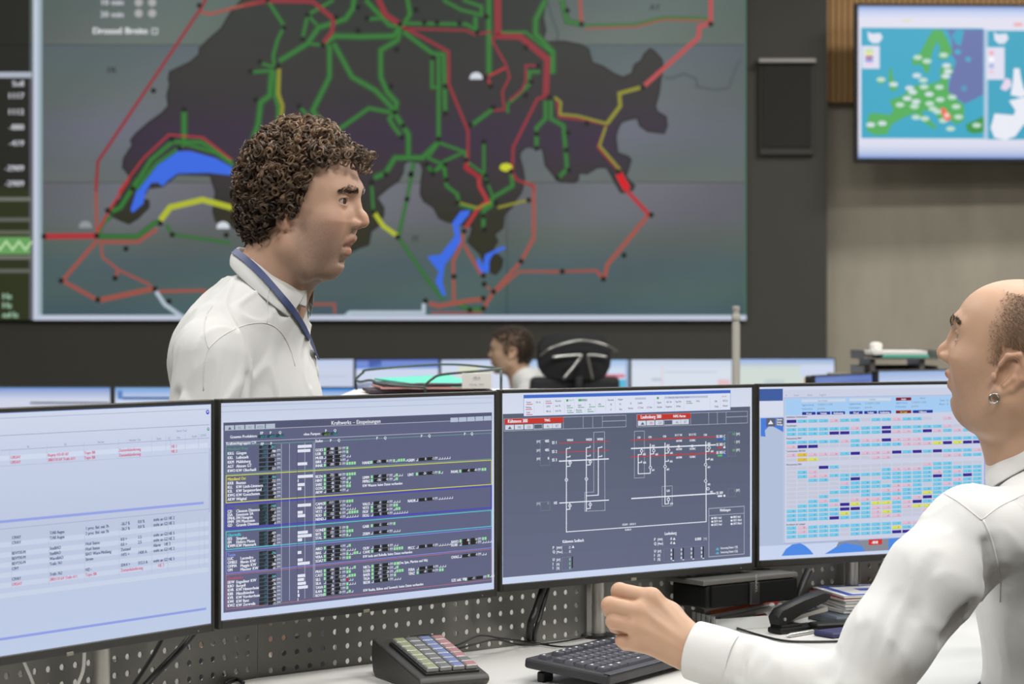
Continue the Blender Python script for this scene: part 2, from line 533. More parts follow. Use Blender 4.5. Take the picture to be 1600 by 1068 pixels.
GRN, GR2, RED, BRED, ORG, YEL, YG = rgb(44, 90, 44), rgb(54, 122, 54), rgb(136, 46, 54), rgb(168, 50, 55), rgb(152, 80, 70), rgb(172, 180, 46), rgb(136, 136, 42)
def G(k, pts, w, core=True):
    P = A(k, pts)
    g.line(P, w, GRN, 4)
    if core: g.line(P, max(2, w * 0.38), GR2, 5)
def Rr(k, pts, w, col=RED, layer=6):
    g.line(A(k, pts), w, col, layer)
for k, pts, w in [
    (3, [(150, 10), (245, 155), (205, 240), (180, 330), (185, 400)], 7), (3, [(660, -200), (660, 0), (655, 50), (610, 115), (450, 165), (385, 260), (215, 365)], 10),
    (3, [(540, 0), (385, 90), (355, 230)], 7), (3, [(385, 90), (450, 160)], 6), (3, [(385, 260), (470, 270)], 6),
    (3, [(480, 265), (550, 215), (700, 220), (900, 215), (935, 160)], 11), (3, [(515, 270), (515, 460), (415, 660), (500, 770)], 10),
    (3, [(500, 770), (580, 765), (750, 645), (880, 670)], 8), (3, [(335, 635), (440, 750), (480, 770)], 7), (3, [(540, 260), (650, 460), (790, 540), (905, 660)], 10),
    (3, [(935, 180), (920, 240), (820, 300), (820, 460), (860, 550), (915, 610), (905, 665)], 10), (3, [(900, 670), (870, 710), (900, 760), (945, 815)], 8),
    (3, [(905, 680), (955, 755), (985, 800), (985, 930)], 10), (3, [(780, 1060), (850, 1030), (905, 940), (1070, 940), (1160, 850)], 10),
    (3, [(950, 165), (870, 150), (730, 0)], 9), (3, [(740, 115), (830, 110)], 7), (3, [(980, -200), (980, 0), (995, 85), (955, 150)], 9), (3, [(975, 140), (1330, 145), (1395, 185)], 7),
    (3, [(955, 190), (1130, 320), (1195, 325), (1200, 500), (1205, 670)], 9), (3, [(1165, 320), (1165, 830)], 8), (3, [(1125, 350), (1125, 520), (1165, 520)], 7),
    (3, [(1190, 0), (1300, 60), (1420, 90)], 7), (3, [(1310, 0), (1420, 40), (1420, 100)], 7), (3, [(1385, 100), (1385, 190)], 9), (3, [(1465, -200), (1465, 440)], 11),
    (3, [(1165, 850), (1320, 905), (1330, 945)], 6), (3, [(1320, 905), (1200, 960), (1130, 1030)], 6), (3, [(1160, 860), (1100, 940), (1190, 980), (1205, 1060)], 6), (3, [(1100, 990), (1130, 1030)], 6),
    (3, [(170, 420), (160, 570), (105, 610), (90, 740), (60, 830)], 11), (3, [(185, 420), (190, 570), (210, 640), (205, 750), (200, 800)], 8), (3, [(55, 430), (180, 420)], 7), (3, [(100, 375), (180, 400)], 6),
    (3, [(1435, 850), (1435, 1060)], 6), (3, [(1355, 750), (1490, 650)], 8),
    (5, [(400, 0), (345, 110), (345, 190), (440, 290), (440, 410)], 11), (5, [(150, 180), (290, 180), (440, 300)], 6), (5, [(490, 0), (520, 120), (600, 135)], 9),
    (5, [(400, 560), (400, 660), (350, 710), (350, 820)], 8), (5, [(430, 560), (430, 660), (500, 700), (520, 940), (470, 990)], 8), (5, [(370, 400), (310, 400), (310, 470), (200, 570)], 7), (5, [(190, 630), (190, 570)], 5),
    (5, [(600, 142), (900, 135), (1060, 97), (1310, 103)], 4),
    (4, [(80, 230), (90, 390)], 6), (4, [(330, 90), (290, 310), (240, 530)], 6), (4, [(240, 540), (420, 800), (510, 910)], 6), (4, [(510, 90), (525, 230), (590, 280), (600, 340), (700, 370), (790, 350)], 7),
    (4, [(640, 80), (750, 160), (800, 290)], 5), (4, [(910, 150), (920, 230), (800, 300), (790, 350), (745, 380), (745, 490)], 8), (4, [(590, 930), (660, 965), (740, 965)], 7), (4, [(400, 90), (440, 150), (510, 110)], 6),
    (1, [(1025, 620), (1025, 790)], 11), (1, [(1290, 900), (1120, 790), (1025, 790), (960, 790), (840, 890), (730, 1068)], 9), (1, [(1300, 920), (1200, 850), (1030, 800), (870, 910), (760, 1050)], 7),
    (2, [(640, 0), (560, 130), (520, 150)], 9), (2, [(460, 265), (640, 265), (720, 200), (745, 200)], 8), (2, [(460, 250), (480, 200), (520, 170)], 6), (2, [(770, 210), (800, 255), (1070, 295)], 5)]:
    G(k, pts, w)
for k, pts, w, c_ in [
    (3, [(0, 35), (140, 5), (415, 10), (540, 115), (530, 190), (480, 255)], 7, RED), (3, [(780, -60), (850, 90), (935, 145)], 9, RED), (3, [(950, 160), (1100, 240), (1225, 310), (1225, 500), (1340, 780), (1340, 950)], 5, RED),
    (3, [(960, 172), (1330, 182), (1380, 207), (1480, 190)], 4, RED), (3, [(1325, 980), (1330, 1010), (1420, 1060)], 5, RED),
    (5, [(135, -200), (135, 200)], 11, RED), (5, [(120, 200), (260, 205), (410, 330), (400, 545)], 10, RED), (5, [(105, 200), (110, 240), (180, 360), (200, 430), (160, 510), (170, 610), (110, 615)], 4, RED),
    (5, [(180, 375), (75, 430), (95, 475)], 4, BRED), (5, [(365, 365), (290, 365), (290, 450), (270, 500), (200, 560)], 4, RED), (5, [(390, 540), (355, 550), (220, 820), (215, 960), (240, 1000), (330, 1035), (335, 1068)], 5, RED),
    (5, [(585, -100), (600, 130)], 6, ORG), (5, [(1318, -100), (1318, 130), (1255, 150), (1250, 210), (940, 485)], 7, rgb(176, 74, 76)), (5, [(460, 550), (475, 650), (590, 665), (740, 690), (690, 820), (800, 940)], 4, RED),
    (5, [(620, 160), (900, 150), (1060, 110), (1310, 117)], 3, ORG),
    (5, [(810, 960), (860, 1050)], 8, rgb(205, 34, 44)), (6, [(400, 120), (450, 215)], 8, rgb(205, 34, 44)), (6, [(450, 215), (590, 365)], 7, BRED), (6, [(582, 368), (340, 660), (320, 740)], 7, ORG), (6, [(310, 745), (270, 695), (-20, 705)], 4, ORG),
    (4, [(650, 80), (640, 120), (720, 180), (720, 230), (770, 320), (710, 370), (640, 480)], 6, BRED), (4, [(625, 510), (620, 560), (565, 680), (570, 920)], 5, ORG), (4, [(630, 580), (720, 740), (745, 770)], 5, ORG), (4, [(750, 815), (800, 860)], 3, ORG),
    (4, [(985, 210), (1045, 230), (1045, 540), (970, 680), (800, 870), (745, 960)], 6, ORG), (4, [(820, 860), (960, 740), (1215, 740), (1420, 735), (1460, 780)], 4, ORG), (4, [(420, 930), (480, 945), (650, 915), (745, 905)], 7, ORG), (4, [(430, 985), (740, 985)], 3, ORG),
    (1, [(1200, -100), (1110, 60), (545, 900), (535, 1068)], 5, RED), (1, [(1424, 15), (1300, 45), (1170, 80), (1115, 65)], 5, ORG), (1, [(1290, 890), (1130, 765), (940, 750), (800, 880), (660, 1068)], 3, BRED),
    (2, [(445, 0), (450, 260)], 5, ORG), (2, [(205, 265), (450, 262)], 9, BRED), (2, [(600, 0), (510, 140), (455, 240)], 4, BRED), (2, [(460, 290), (640, 290), (730, 230)], 6, ORG), (2, [(455, 280), (290, 470), (455, 560)], 6, ORG),
    (2, [(465, 560), (720, 505)], 8, ORG), (2, [(470, 290), (475, 360), (550, 420), (700, 490)], 4, ORG), (2, [(730, 520), (935, 515), (1000, 530)], 5, ORG), (2, [(550, 420), (535, 455)], 5, ORG)]:
    Rr(k, pts, w, c_)
g.line([(483, 475), (523, 475), (523, 490)], 4, ORG, 6)
for k, pts, w in [(3, [(215, 410), (210, 560), (235, 630), (225, 750), (220, 800)], 6), (5, [(450, 540), (485, 570), (480, 635), (580, 645), (740, 688)], 4), (5, [(740, 690), (815, 590), (810, 520), (935, 485)], 6), (5, [(735, 705), (700, 810), (815, 945)], 4), (4, [(600, 330), (710, 360), (790, 330)], 3)]:
    Rr(k, pts, w, YG, 7)
for k, pts, w in [(4, [(95, 390), (150, 470), (235, 530)], 7), (2, [(745, 190), (790, 130), (940, 95), (1070, 130), (1200, 165)], 9), (4, [(830, 360), (1010, 315)], 4)]:
    Rr(k, pts, w, YEL if w > 5 else YG, 7)
for pts, w in [(A(2, [(725, 520), (765, 580), (850, 640)]), 6), (A(4, [(-80, 1010), (-50, 985), (390, 985), (390, 930)]), 6)]:
    g.line(pts, w, rgb(176, 190, 202), 7)
RIV = rgb(76, 84, 88)
g.line(A(5, [(1060, 430), (1100, 435), (1170, 410), (1240, 440), (1240, 480), (1340, 500), (1420, 490), (1450, 400), (1470, 350), (1490, 330)]), 4, RIV, 2)
g.line(A(5, [(410, 0), (440, 110), (470, 190), (460, 230)]), 4, RIV, 2)
BLU = rgb(56, 104, 222)
g.poly([(213, 300), (239, 258), (258, 247), (278, 236), (298, 236), (337, 247), (362, 261), (365, 270), (362, 274), (326, 270), (278, 271), (264, 281), (254, 291), (247, 285), (236, 286), (228, 300), (224, 318), (208, 332), (204, 328)][::-1], BLU, 3)
g.poly(A(4, [(665, 375), (610, 380), (560, 450), (575, 530), (490, 640), (410, 650), (440, 690), (480, 740), (460, 800), (505, 890), (520, 880), (500, 800), (515, 700), (560, 640), (610, 560), (600, 470), (660, 400)]), BLU, 3)
g.poly(A(4, [(705, 660), (725, 670), (740, 710), (755, 640), (860, 590), (885, 600), (800, 640), (780, 680), (780, 740), (730, 750), (710, 700)]), BLU, 3)
g.disc(*A(4, [(880, 120)])[0], 10, rgb(196, 200, 40), 8, 14, 6.5)
for x_, y_ in [(744, 119), (134, 351), (349, 352)]:
    g.poly([(x_ - 10, y_ + 5)] + [(x_ + 10 * math.cos(math.pi * k / 8), y_ + 3 - 9 * math.sin(math.pi * k / 8)) for k in range(8, -1, -1)] + [(x_ + 10, y_ + 5)], rgb(206, 212, 220) if x_ > 200 else rgb(140, 146, 150), 8)
dots = A(3, [(145, 0), (245, 165), (385, 90), (355, 235), (555, 105), (475, 270), (205, 395), (100, 370), (45, 425), (75, 595), (335, 635), (685, 45), (740, 110), (685, 185), (935, 145), (1030, 60), (1080, 135), (1155, 135), (1290, 140), (1395, 195), (1450, 100), (915, 295), (1130, 345), (880, 515), (905, 670), (955, 750), (945, 818), (1205, 515), (1205, 675), (1165, 830), (1445, 465), (1475, 515), (1490, 640), (1355, 745), (1435, 845), (1330, 955), (1095, 980), (1205, 980), (1130, 1035), (850, 1040), (1000, 1040)]) \
    + A(4, [(80, 210), (315, 160), (290, 310), (90, 385), (235, 535), (525, 195), (760, 170), (765, 210), (590, 330), (820, 330), (1015, 315), (745, 410), (750, 490), (630, 500), (910, 145), (570, 770), (745, 765), (750, 815), (805, 860), (970, 680), (1215, 740), (1460, 785), (400, 915), (745, 900), (745, 960), (665, 970)]) \
    + A(5, [(600, 135), (1318, 135), (520, 60), (360, 365), (290, 265), (320, 455), (290, 530), (420, 540), (630, 685), (940, 485), (525, 740), (515, 835), (350, 745), (350, 825), (530, 945), (465, 990), (805, 955)]) \
    + A(6, [(600, 365), (438, 605)]) + A(1, [(1110, 32), (855, 505), (1025, 610), (958, 775), (1000, 825), (740, 1050)]) \
    + A(2, [(205, 265), (450, 262), (585, 322), (285, 470), (455, 558), (535, 458), (720, 507), (785, 565), (800, 257), (1050, 258), (500, 145), (745, 205)])
for (x_, y_) in dots:
    g.disc(x_, y_, 4.4, rgb(24, 25, 22), 9, 8)
g.build('map_graphics', DISPLAY, vw)

# ------------------------------------------------------------------ loudspeaker let into the wall
sp = empty('wall_loudspeaker', (wx(1229.5), WY + 0.05, wz(242)))
tag(sp, 'dark rectangular loudspeaker with a silver top strip set on the grey wall', 'loudspeaker')
w_, h_ = wx(1272) - wx(1187), wz(94) - wz(242)
MB().box((0, -0.02, h_ / 2), (w_, 0.04, h_), 0.006).build('frame', mat('dark_grille_frame', rgb(58, 57, 52), 0.7), sp)
MB().box((0, -0.045, h_ / 2 + 0.012), (w_ * 0.9, 0.012, h_ * 0.88), 0.004).build('grille', mat('loudspeaker_cloth', rgb(46, 45, 41), 0.9, bump=0.3, bscale=600), sp)
MB().box((0, -0.05, h_ - 0.005), (w_ * 1.06, 0.06, 0.03), 0.006).build('top_strip', mat('satin_aluminium', rgb(150, 148, 142), 0.4, 0.4), sp)

# ------------------------------------------------------------------ television
TD = 13.75
tv = empty('television', (wx(1340, TD), TD, wz(251, TD)), math.radians(2.0))
tag(tv, 'large wall mounted television showing a green and blue map of Europe', 'television')
TW, TH = 1.86, wz(8, TD) - wz(251, TD)
M_black = mat('black_plastic', rgb(24, 24, 23), 0.45, var=0.1, vscale=30)
MB().box((TW / 2 - 0.008, 0.03, TH / 2 + 0.001), (TW + 0.02, 0.05, TH + 0.026), 0.008).build('housing', M_black, tv)
MB().box((TW / 2, 0.11, TH / 2), (0.5, 0.12, 0.4), 0.01).build('wall_bracket', M_black, tv)
s = Sheet(step=0.0012, off=0.0065)
def tvmap(x, y):
    px, py = 1320 + x / 3.957, y / 3.957
    return ((px - 1340) / F * TD, (251 - py) / F * TD)
s.map = tvmap
ca, cb = rgb(150, 178, 236), rgb(226, 226, 240)
bandy = [(38, (128, 156, 214)), (75, (196, 208, 238)), (120, (224, 222, 238)), (165, (222, 222, 238)), (850, (222, 224, 240)), (900, (216, 218, 236)), (945, (186, 198, 228)), (978, (118, 146, 206))]
for (y0, c0), (y1, c1) in zip(bandy, bandy[1:]):
    s.poly([(82, y0), (7400 / 4, y0), (7400 / 4, y1), (82, y1)], [rgb(*c0), rgb(*c0), rgb(*c1), rgb(*c1)], 0)
SEA = rgb(62, 166, 196); LG = rgb(84, 172, 92); PUR = rgb(104, 116, 170)
s.rect(100, 172, 862, 855, SEA, 1); s.rect(890, 186, 1650, 860, rgb(64, 164, 192), 1)
s.rect(600, 10 + 172, 862, 640, PUR, 2)
s.poly([(600, 182), (640, 190), (665, 250), (660, 330), (690, 380), (650, 500), (640, 560), (740, 640), (770, 640), (600, 860), (560, 500), (600, 400)], SEA, 3)
s.poly([(740, 640), (790, 620), (862, 580), (862, 720), (750, 760)], SEA, 3)
s.poly([(662, 215), (690, 270), (720, 280), (740, 190), (700, 182)], SEA, 3)
s.poly([(545, 185), (600, 182), (640, 250), (668, 320), (630, 365), (580, 365), (590, 300), (575, 255), (550, 300), (530, 370), (520, 450), (500, 455), (480, 410), (450, 395), (420, 410), (415, 360), (470, 320), (510, 240)], LG, 4)
s.poly([(275, 420), (290, 420), (295, 480), (325, 520), (320, 560), (280, 560), (268, 500)], LG, 4)
s.disc(222, 497, 26, LG, 4, 10, 24)
s.poly([(590, 420), (660, 390), (672, 440), (640, 490), (640, 560), (680, 600), (740, 650), (740, 740), (690, 770), (640, 730), (600, 770), (560, 700), (500, 680), (470, 700), (520, 730), (570, 790), (560, 800), (480, 750), (440, 700), (380, 720), (340, 740), (290, 770), (260, 830), (190, 838), (135, 810), (130, 780), (150, 700), (200, 700), (280, 710), (300, 680), (275, 620), (360, 590), (400, 540), (470, 520), (520, 520), (590, 500)], LG, 4)
s.poly([(750, 770), (862, 715), (862, 815), (800, 825), (760, 810)], rgb(62, 148, 70), 4)
s.disc(700, 320, 22, rgb(76, 170, 198), 5, 10, 16); s.disc(765, 365, 18, rgb(76, 170, 198), 5, 10, 16); s.disc(740, 545, 20, rgb(88, 150, 190), 5)
for (x_, y_) in [(450, 355), (508, 378), (612, 340), (222, 493), (300, 522), (445, 467), (485, 495), (490, 537), (585, 538), (400, 545), (420, 570), (385, 608), (340, 648), (522, 582), (590, 615), (440, 628), (430, 658), (525, 640), (690, 658), (665, 600), (545, 672), (705, 722), (230, 763), (158, 772), (655, 795), (495, 733), (640, 440), (630, 405), (625, 470), (440, 725), (818, 773), (575, 690), (610, 745)]:
    s.disc(x_, y_, 28, rgb(190, 220, 205) if (x_ + y_) % 3 else rgb(206, 222, 226), 6, 12, 15)
s.poly([(590, 665), (620, 670), (660, 720), (650, 745), (620, 745), (598, 700)], rgb(236, 110, 90), 7); s.disc(632, 712, 16, rgb(250, 200, 190), 8)
for x0_, w0_ in [(138, 95), (925, 92)]:
    s.poly([(x0_, 195), (x0_ + 25, 210), (x0_ + 80, 205), (x0_ + w0_, 235), (x0_ + w0_ - 25, 268), (x0_ + 30, 268), (x0_ + 5, 245)], rgb(222, 226, 240), 5)
s.rect(103, 285, 213, 425, rgb(220, 222, 238), 5)
for yy, c_ in [(312, (190, 220, 170)), (330, (226, 226, 100)), (355, (170, 80, 90)), (375, (110, 130, 220)), (398, (240, 200, 220))]:
    s.rect(125, yy - 8, 172, yy + 8, rgb(*c_), 6)
s.rect(880, 290, 992, 490, rgb(222, 222, 240), 5)
for yy, c_ in [(325, (240, 170, 180)), (365, (250, 250, 250)), (405, (150, 180, 220)), (440, (235, 200, 220))]:
    s.rect(895, yy - 12, 925, yy + 12, rgb(*c_), 6)
LW = rgb(232, 234, 244)
s.poly([(1050, 420), (1085, 420), (1095, 480), (1110, 540), (1140, 580), (1100, 600), (1030, 585), (1045, 500)], LW, 5)
s.poly([(1000, 480), (1030, 490), (1035, 530), (1000, 560), (965, 545)], rgb(230, 214, 234), 5)
s.poly([(1020, 620), (1110, 600), (1300, 560), (1500, 600), (1600, 750), (1300, 800), (1180, 740), (1110, 770), (1060, 840), (1000, 862), (930, 850), (905, 790), (930, 700), (1050, 710), (1060, 680)], LW, 5)
s.rect(862, 180, 888, 860, rgb(150, 190, 216), 3); s.rect(872, 180, 880, 860, rgb(190, 208, 228), 4)
s.rect(355, 122, 410, 132, rgb(220, 220, 160), 2); s.rect(1050, 138, 1105, 158, rgb(236, 170, 170), 2)
s.build('screen', DISPLAY, tv)
# ------------------------------------------------------------------ monitors of the near desk
M_bezel = mat('matt_black_bezel', rgb(38, 37, 33), 0.5, var=0.06, vscale=40)
M_metal = mat('brushed_steel', rgb(178, 175, 168), 0.35, 0.75, bump=0.03, bscale=300, stretch=(1, 1, 0.05))
M_tab = mat('grey_badge', rgb(120, 118, 104), 0.5)
MH = 0.334
ZT = CZ - 0.1095
class Mon:
    def __init__(self, L, R, label, zt=ZT, h=MH, group=None, stand=None, name='monitor', back=0.03):
        self.L, self.R = Vector(L), Vector(R)
        self.w = (self.R - self.L).length
        self.a = math.atan2(R[1] - L[1], R[0] - L[0])
        self.zb = zt - h
        self.h = h
        c = (self.L + self.R) / 2
        zbase = self.zb if stand is None else stand
        self.o = empty(name, (c.x, c.y, zbase), self.a)
        tag(self.o, label, 'monitor', group)
        self.dz = self.zb - zbase
        w, dz = self.w, self.dz
        bt, bs, bb = (0.0062, 0.0052, 0.0125)
        self.act = (-w / 2 + bs, w / 2 - bs, dz + bb, dz + h - bt)
        MB().box((0, back / 2 + 0.006, dz + h / 2), (w - 0.004, back, h - 0.004), 0.006).build('housing', M_black, self.o)
        fr = MB()
        for cx, cz_, sx_, sz_ in [(-w / 2 + bs / 2, dz + h / 2, bs, h), (w / 2 - bs / 2, dz + h / 2, bs, h), (0, dz + h - bt / 2, w - 2 * bs, bt), (0, dz + bb / 2, w - 2 * bs, bb)]:
            fr.box((cx, 0.004, cz_), (sx_, 0.014, sz_), 0.0012, 1)
        self.frame = fr.build('bezel', M_bezel, self.o)
        self.s = Sheet(step=0.00016, off=0.0)
        self.s.map = self.at
        self.k = 1.0
    def at(self, px, py):
        X = (px - 800) / F
        sa, ca = math.sin(self.a), math.cos(self.a)
        t = (self.L.x * sa - self.L.y * ca) / (X * sa - ca)
        u = (t * X - self.L.x) * ca + (t - self.L.y) * sa
        z = CZ - (py - HY) / F * t
        self.t_ = t
        return (u - self.w / 2, z - self.zb + self.dz)
    def t(self, px, py, s, hpx, col, align='l', sx=1.0, bold=0.0, layer=5):
        x, z = self.at(px, py)
        return self.s.text(s, x, z, hpx * self.t_ / F, col, layer, align, sx, bold)
    def hr(self, xa, ya, xb, h0, col, layer=2):
        """level bar: starts at picture point (xa, ya), ends under picture column xb, h0 picture pixels tall"""
        x0, z0 = self.at(xa, ya)
        hh = h0 * self.t_ / F
        x1, _ = self.at(xb, ya)
        m, self.s.map = self.s.map, (lambda x, y: (x, y))
        self.s.rect(x0, z0, x1, z0 - hh, col, layer)
        self.s.map = m
    def vr(self, xa, ya, yb, wpx, col, layer=2):
        x0, z0 = self.at(xa, ya); z1 = self.at(xa, yb)[1]
        ww = wpx * self.t_ / F
        m, self.s.map = self.s.map, (lambda x, y: (x, y))
        self.s.rect(x0 - ww / 2, z0, x0 + ww / 2, z1, col, layer)
        self.s.map = m
    def fr(self, xa, ya, xb, yb, wpx, col, layer=3):
        """level frame from picture point (xa, ya) top left to column xb; yb = bottom at the left edge"""
        x0, z0 = self.at(xa, ya); t0 = self.t_
        z1 = self.at(xa, yb)[1]; x1 = self.at(xb, ya)[0]
        m, self.s.map = self.s.map, (lambda x, y: (x, y))
        self.s.frame(x0, z0, x1, z1, wpx * t0 / F, col, layer)
        self.s.map = m
    def fill(self, cols):
        x0, x1, z0, z1 = self.act
        m, self.s.map = self.s.map, (lambda x, y: (x, y))
        n = 6
        for i in range(n):
            a, b = lerp(z1, z0, i / n), lerp(z1, z0, (i + 1) / n)
            ca, cb = ramp(cols, i / n), ramp(cols, (i + 1) / n)
            self.s.poly([(x0, a), (x1, a), (x1, b), (x0, b)], [rgb(*ca), rgb(*ca), rgb(*cb), rgb(*cb)], 0)
        self.s.map = m
    def done(self):
        self.s.build('screen', DISPLAY, self.o)
    def badge(self):
        MB().box((0, -0.0035, self.dz + 0.002), (0.012, 0.003, 0.005), 0.0006, 1).build('badge', M_tab, self.o)
        MB().tube([(self.w / 2 - 0.035, -0.003, self.dz + 0.005), (self.w / 2 - 0.035, -0.0045, self.dz + 0.005)], 0.0012, 8).build('power_light', M_tab, self.o)
        MB().box((0, 0.044, self.dz + self.h / 2), (0.1, 0.018, 0.1), 0.006).build('mounting_plate', M_black, self.o)

Mn1 = Mon((-0.7585, 2.689), (-0.430, 3.135), 'leftmost near monitor with a pale blue message list in red and black text')
Mn2 = Mon((-0.4268, 3.154), (-0.0255, 3.538), 'monitor with a slate coloured power plant table, in front of the standing man')
Mn3 = Mon((-0.0211, 3.594), (0.4368, 3.929), 'monitor with a white and red circuit diagram on slate, above the keyboard')
Mn4 = Mon((0.4446, 3.957), (0.9494, 4.192), 'monitor with a grid of cyan and pink cells, partly behind the seated man')
WHT = rgb(226, 230, 240)
# ---- screen of the first monitor: message list
m = Mn1
m.fill([(0, (206, 214, 234)), (0.1, (198, 207, 230)), (0.5, (186, 197, 221)), (1, (188, 201, 228))])
m.hr(-260, 653.5, 329, 3.2, rgb(92, 128, 196), 1)
m.hr(258, 631, 272, 3.0, rgb(34, 50, 120), 2)
for y_, c_ in [(653, (150, 164, 196)), (680, (134, 146, 176)), (703, (150, 158, 182))]:
    m.hr(0, y_, 327, 0.8, rgb(*c_), 2)
m.hr(0, 712, 325, 8, rgb(206, 216, 236), 1); m.hr(0, 728, 325, 0.7, rgb(168, 180, 206), 2)
for x_ in [15, 73, 131, 185, 237, 259, 266, 289, 310]:
    y_ = lerp(700, 675, x_ / 325.)
    m.vr(x_, y_, y_ + 24, 0.6, rgb(170, 180, 206), 2)
m.s.disc(324, 643.5, 2.6, rgb(50, 60, 190), 3, 12, 3.6); m.s.disc(324, 643, 1.2, rgb(200, 210, 240), 4, 8, 1.6)
m.s.disc(325, 670, 2.0, rgb(60, 140, 110), 3, 10, 2.6); m.s.disc(325, 669.6, 1.0, rgb(200, 230, 220), 4, 8)
PINK = rgb(206, 96, 130); GREYT = rgb(110, 120, 150); DK = rgb(66, 72, 112)
for x_, y_, s_ in [(42, 699, 'B1'), (100, 695.5, 'B2'), (152, 692, 'Element'), (201, 689, 'Aktueller Text'), (244, 686.5, 'Status'), (262, 685.5, 'Q'), (275, 685, 'Wert'), (299, 683, 'Quelle'), (312, 681.5, 'LZ KKS'), (275, 674.5, 'Summe Total')]:
    m.t(x_, y_, s_, 3.2, GREYT, sx=0.9)
for r_ in range(2):
    dy = 7.6 * r_
    for x_, y_, s_ in [(16, 716.5, 'ORSAY'), (74, 713, 'Rupity H3-01-07' if r_ == 0 else '380/110 kV Trafo 611'), (131, 709.5, 'Topo BR'), (185, 705.5, 'Zustandsänderung'), (267, 699.5, 'HE 1' if r_ == 0 else 'HE 2')]:
        m.t(x_, y_ + dy, s_, 4.6, PINK, sx=0.95, bold=0.06)
m.hr(-260, 837 , 318, 4.6, rgb(146, 160, 226), 2)
m.hr(-200, 845.5, 327, 0.8, rgb(150, 160, 190), 2)
for k_ in range(12):
    if k_ % 2 == 0:
        m.hr(-100, 858 + 8.2 * k_, 326, 8, rgb(198, 208, 230), 1)
for x_ in [18, 76, 132, 186, 237, 262, 290, 311, 319]:
    y_ = lerp(845, 806, x_ / 325.)
    m.vr(x_, y_, y_ + 78, 0.6, rgb(168, 178, 204), 2)
rows_ = [(('CIVAY', 'T/All Augus', '1 proz. Bel. mit 7h', '-26.7 %', '0.0 %', 'steht an G1 HE 2'), DK), (('CIVAY', 'T/All Augus', '2 proz. Bel. mit 7h', '-26.7 %', '0.0 %', 'steht an G2 HE 2'), DK), None,
         (('BEVYXI-M', 'StatBAO', 'Hcid Status', '0.0 >', '1.5', 'steht an G2 HE 5'), DK), (('BEVYXI-M', 'StatBAO', 'Hcid Status', '0.0 >', '2.5', 'steht an G2 HE 2'), DK), (('BEVYXI-M', 'WarnBAO', 'BAO Warn-Meldung', 'Zustand', '', 'Alarm    HE 2'), DK),
         (('CIVY', 'Trafo 761', 'Strom', '1472 >', '1430 A', 'steht an G2 HE 2'), DK), None, (('CIVAY', 'Trafo 762', 'HZ--', '324.4 >', '312.3 A', 'steht an G2 HE 5'), DK), (('ORSAY', '380/110 kV Trafo 611', 'Topo BR', 'Zustandsänderung', '', '     HE 2'), PINK)]
for k_, rw in enumerate(rows_):
    if rw is None: continue
    base = 842 + 8.1 * k_
    for x_, s_ in zip([18, 77, 133, 188, 215, 239], rw[0]):
        y_ = base - (x_ - 18) * 0.128 * (1 + 0.0018 * (k_ - 4))
        m.t(x_, y_, s_, 4.8, rw[1], sx=0.92, bold=0.05)
m.hr(-260, 1035, 322, 4.4, rgb(140, 156, 224), 2)
m.vr(327, 700, 800, 1.6, rgb(160, 172, 204), 2)
m.done(); m.badge()

# ---- second monitor: power plant table
m = Mn2
m.fill([(0, (196, 206, 228)), (0.12, (206, 214, 232)), (0.9, (204, 214, 236)), (1, (196, 208, 236))])
for y_ in (634, 643):
    m.hr(344, y_, 769, 0.8, rgb(166, 176, 200), 1)
SL = rgb(92, 96, 126)
m.hr(349, 660, 768.5, 297, SL, 1)
m.hr(349, 661.5, 768, 10.5, rgb(80, 84, 112), 2)
for x_, s_ in [(351, ''), (367, 'PG'), (383, 'FU'), (399, 'ATSO'), (415, '')]:
    y_ = 664.5 - (x_ - 351) * 0.04
    m.hr(x_, y_, x_ + 14.5, 8, rgb(176, 188, 204), 3)
    if s_: m.t(x_ + 7, y_ + 6, s_, 3.6, rgb(110, 118, 134), 'c', 0.9)
m.s.poly([(356, 671), (361, 670.6), (358.5, 666)], rgb(86, 92, 104), 4)
for k_ in range(5):
    m.hr(703.5 + 13 * k_, 652.3 - 0.62 * k_, 715.5 + 13 * k_, 7, rgb(176, 188, 210), 3)
m.t(517, 663.5, 'Kraftwerks – Einspeisungen', 6.2, WHT, sx=1.0, bold=0.03)
m.t(359, 684.5, 'Gesamte Produktion:', 4.4, WHT, sx=0.95, bold=0.05); m.t(474, 680, 'ohne Pumpen:', 4.2, WHT, sx=0.95, bold=0.05)
BK = rgb(24, 26, 24); TEAL = rgb(38, 70, 78); TTX = rgb(70, 160, 176); GDK = rgb(34, 46, 22); GTX = rgb(120, 170, 80)
for x_, s_ in [(403, '-6719'), (417, '-6453'), (431, '-1015')]:
    m.hr(x_, 679.3 - 0.05 * (x_ - 403), x_ + 12.5, 5, TEAL, 3); m.t(x_ + 12, 684 - 0.05 * (x_ - 403), s_, 4, TTX, 'r', 0.8)
for x_, s_ in [(503, '-6414'), (516, '-1020')]:
    m.hr(x_, 675.4 - 0.05 * (x_ - 503), x_ + 11.5, 5, GDK if x_ < 510 else TEAL, 3); m.t(x_ + 11, 680 - 0.05 * (x_ - 503), s_, 4, GTX if x_ < 510 else TTX, 'r', 0.8)
for x_, y_, s_ in [(406, 678.5, 'FP'), (421, 678, 'P'), (435, 677.5, 'Q'), (507.5, 674.8, 'P'), (521, 674.3, 'Q'), (407, 695.5, 'FP'), (422, 694.8, 'P'), (515, 690, 'P'), (527, 689.6, 'Q'), (587.5, 686.3, 'P'), (599.5, 686, 'Q'), (657, 683, 'P'), (668.5, 682.6, 'Q'), (724.5, 679.8, 'P'), (735, 679.4, 'Q')]:
    m.t(x_, y_, s_, 4.4, WHT, sx=0.95, bold=0.05)
WL = rgb(176, 182, 200)
for y_ in (671.5, 690.5):
    m.hr(352, y_, 768, 0.9, WL, 3)
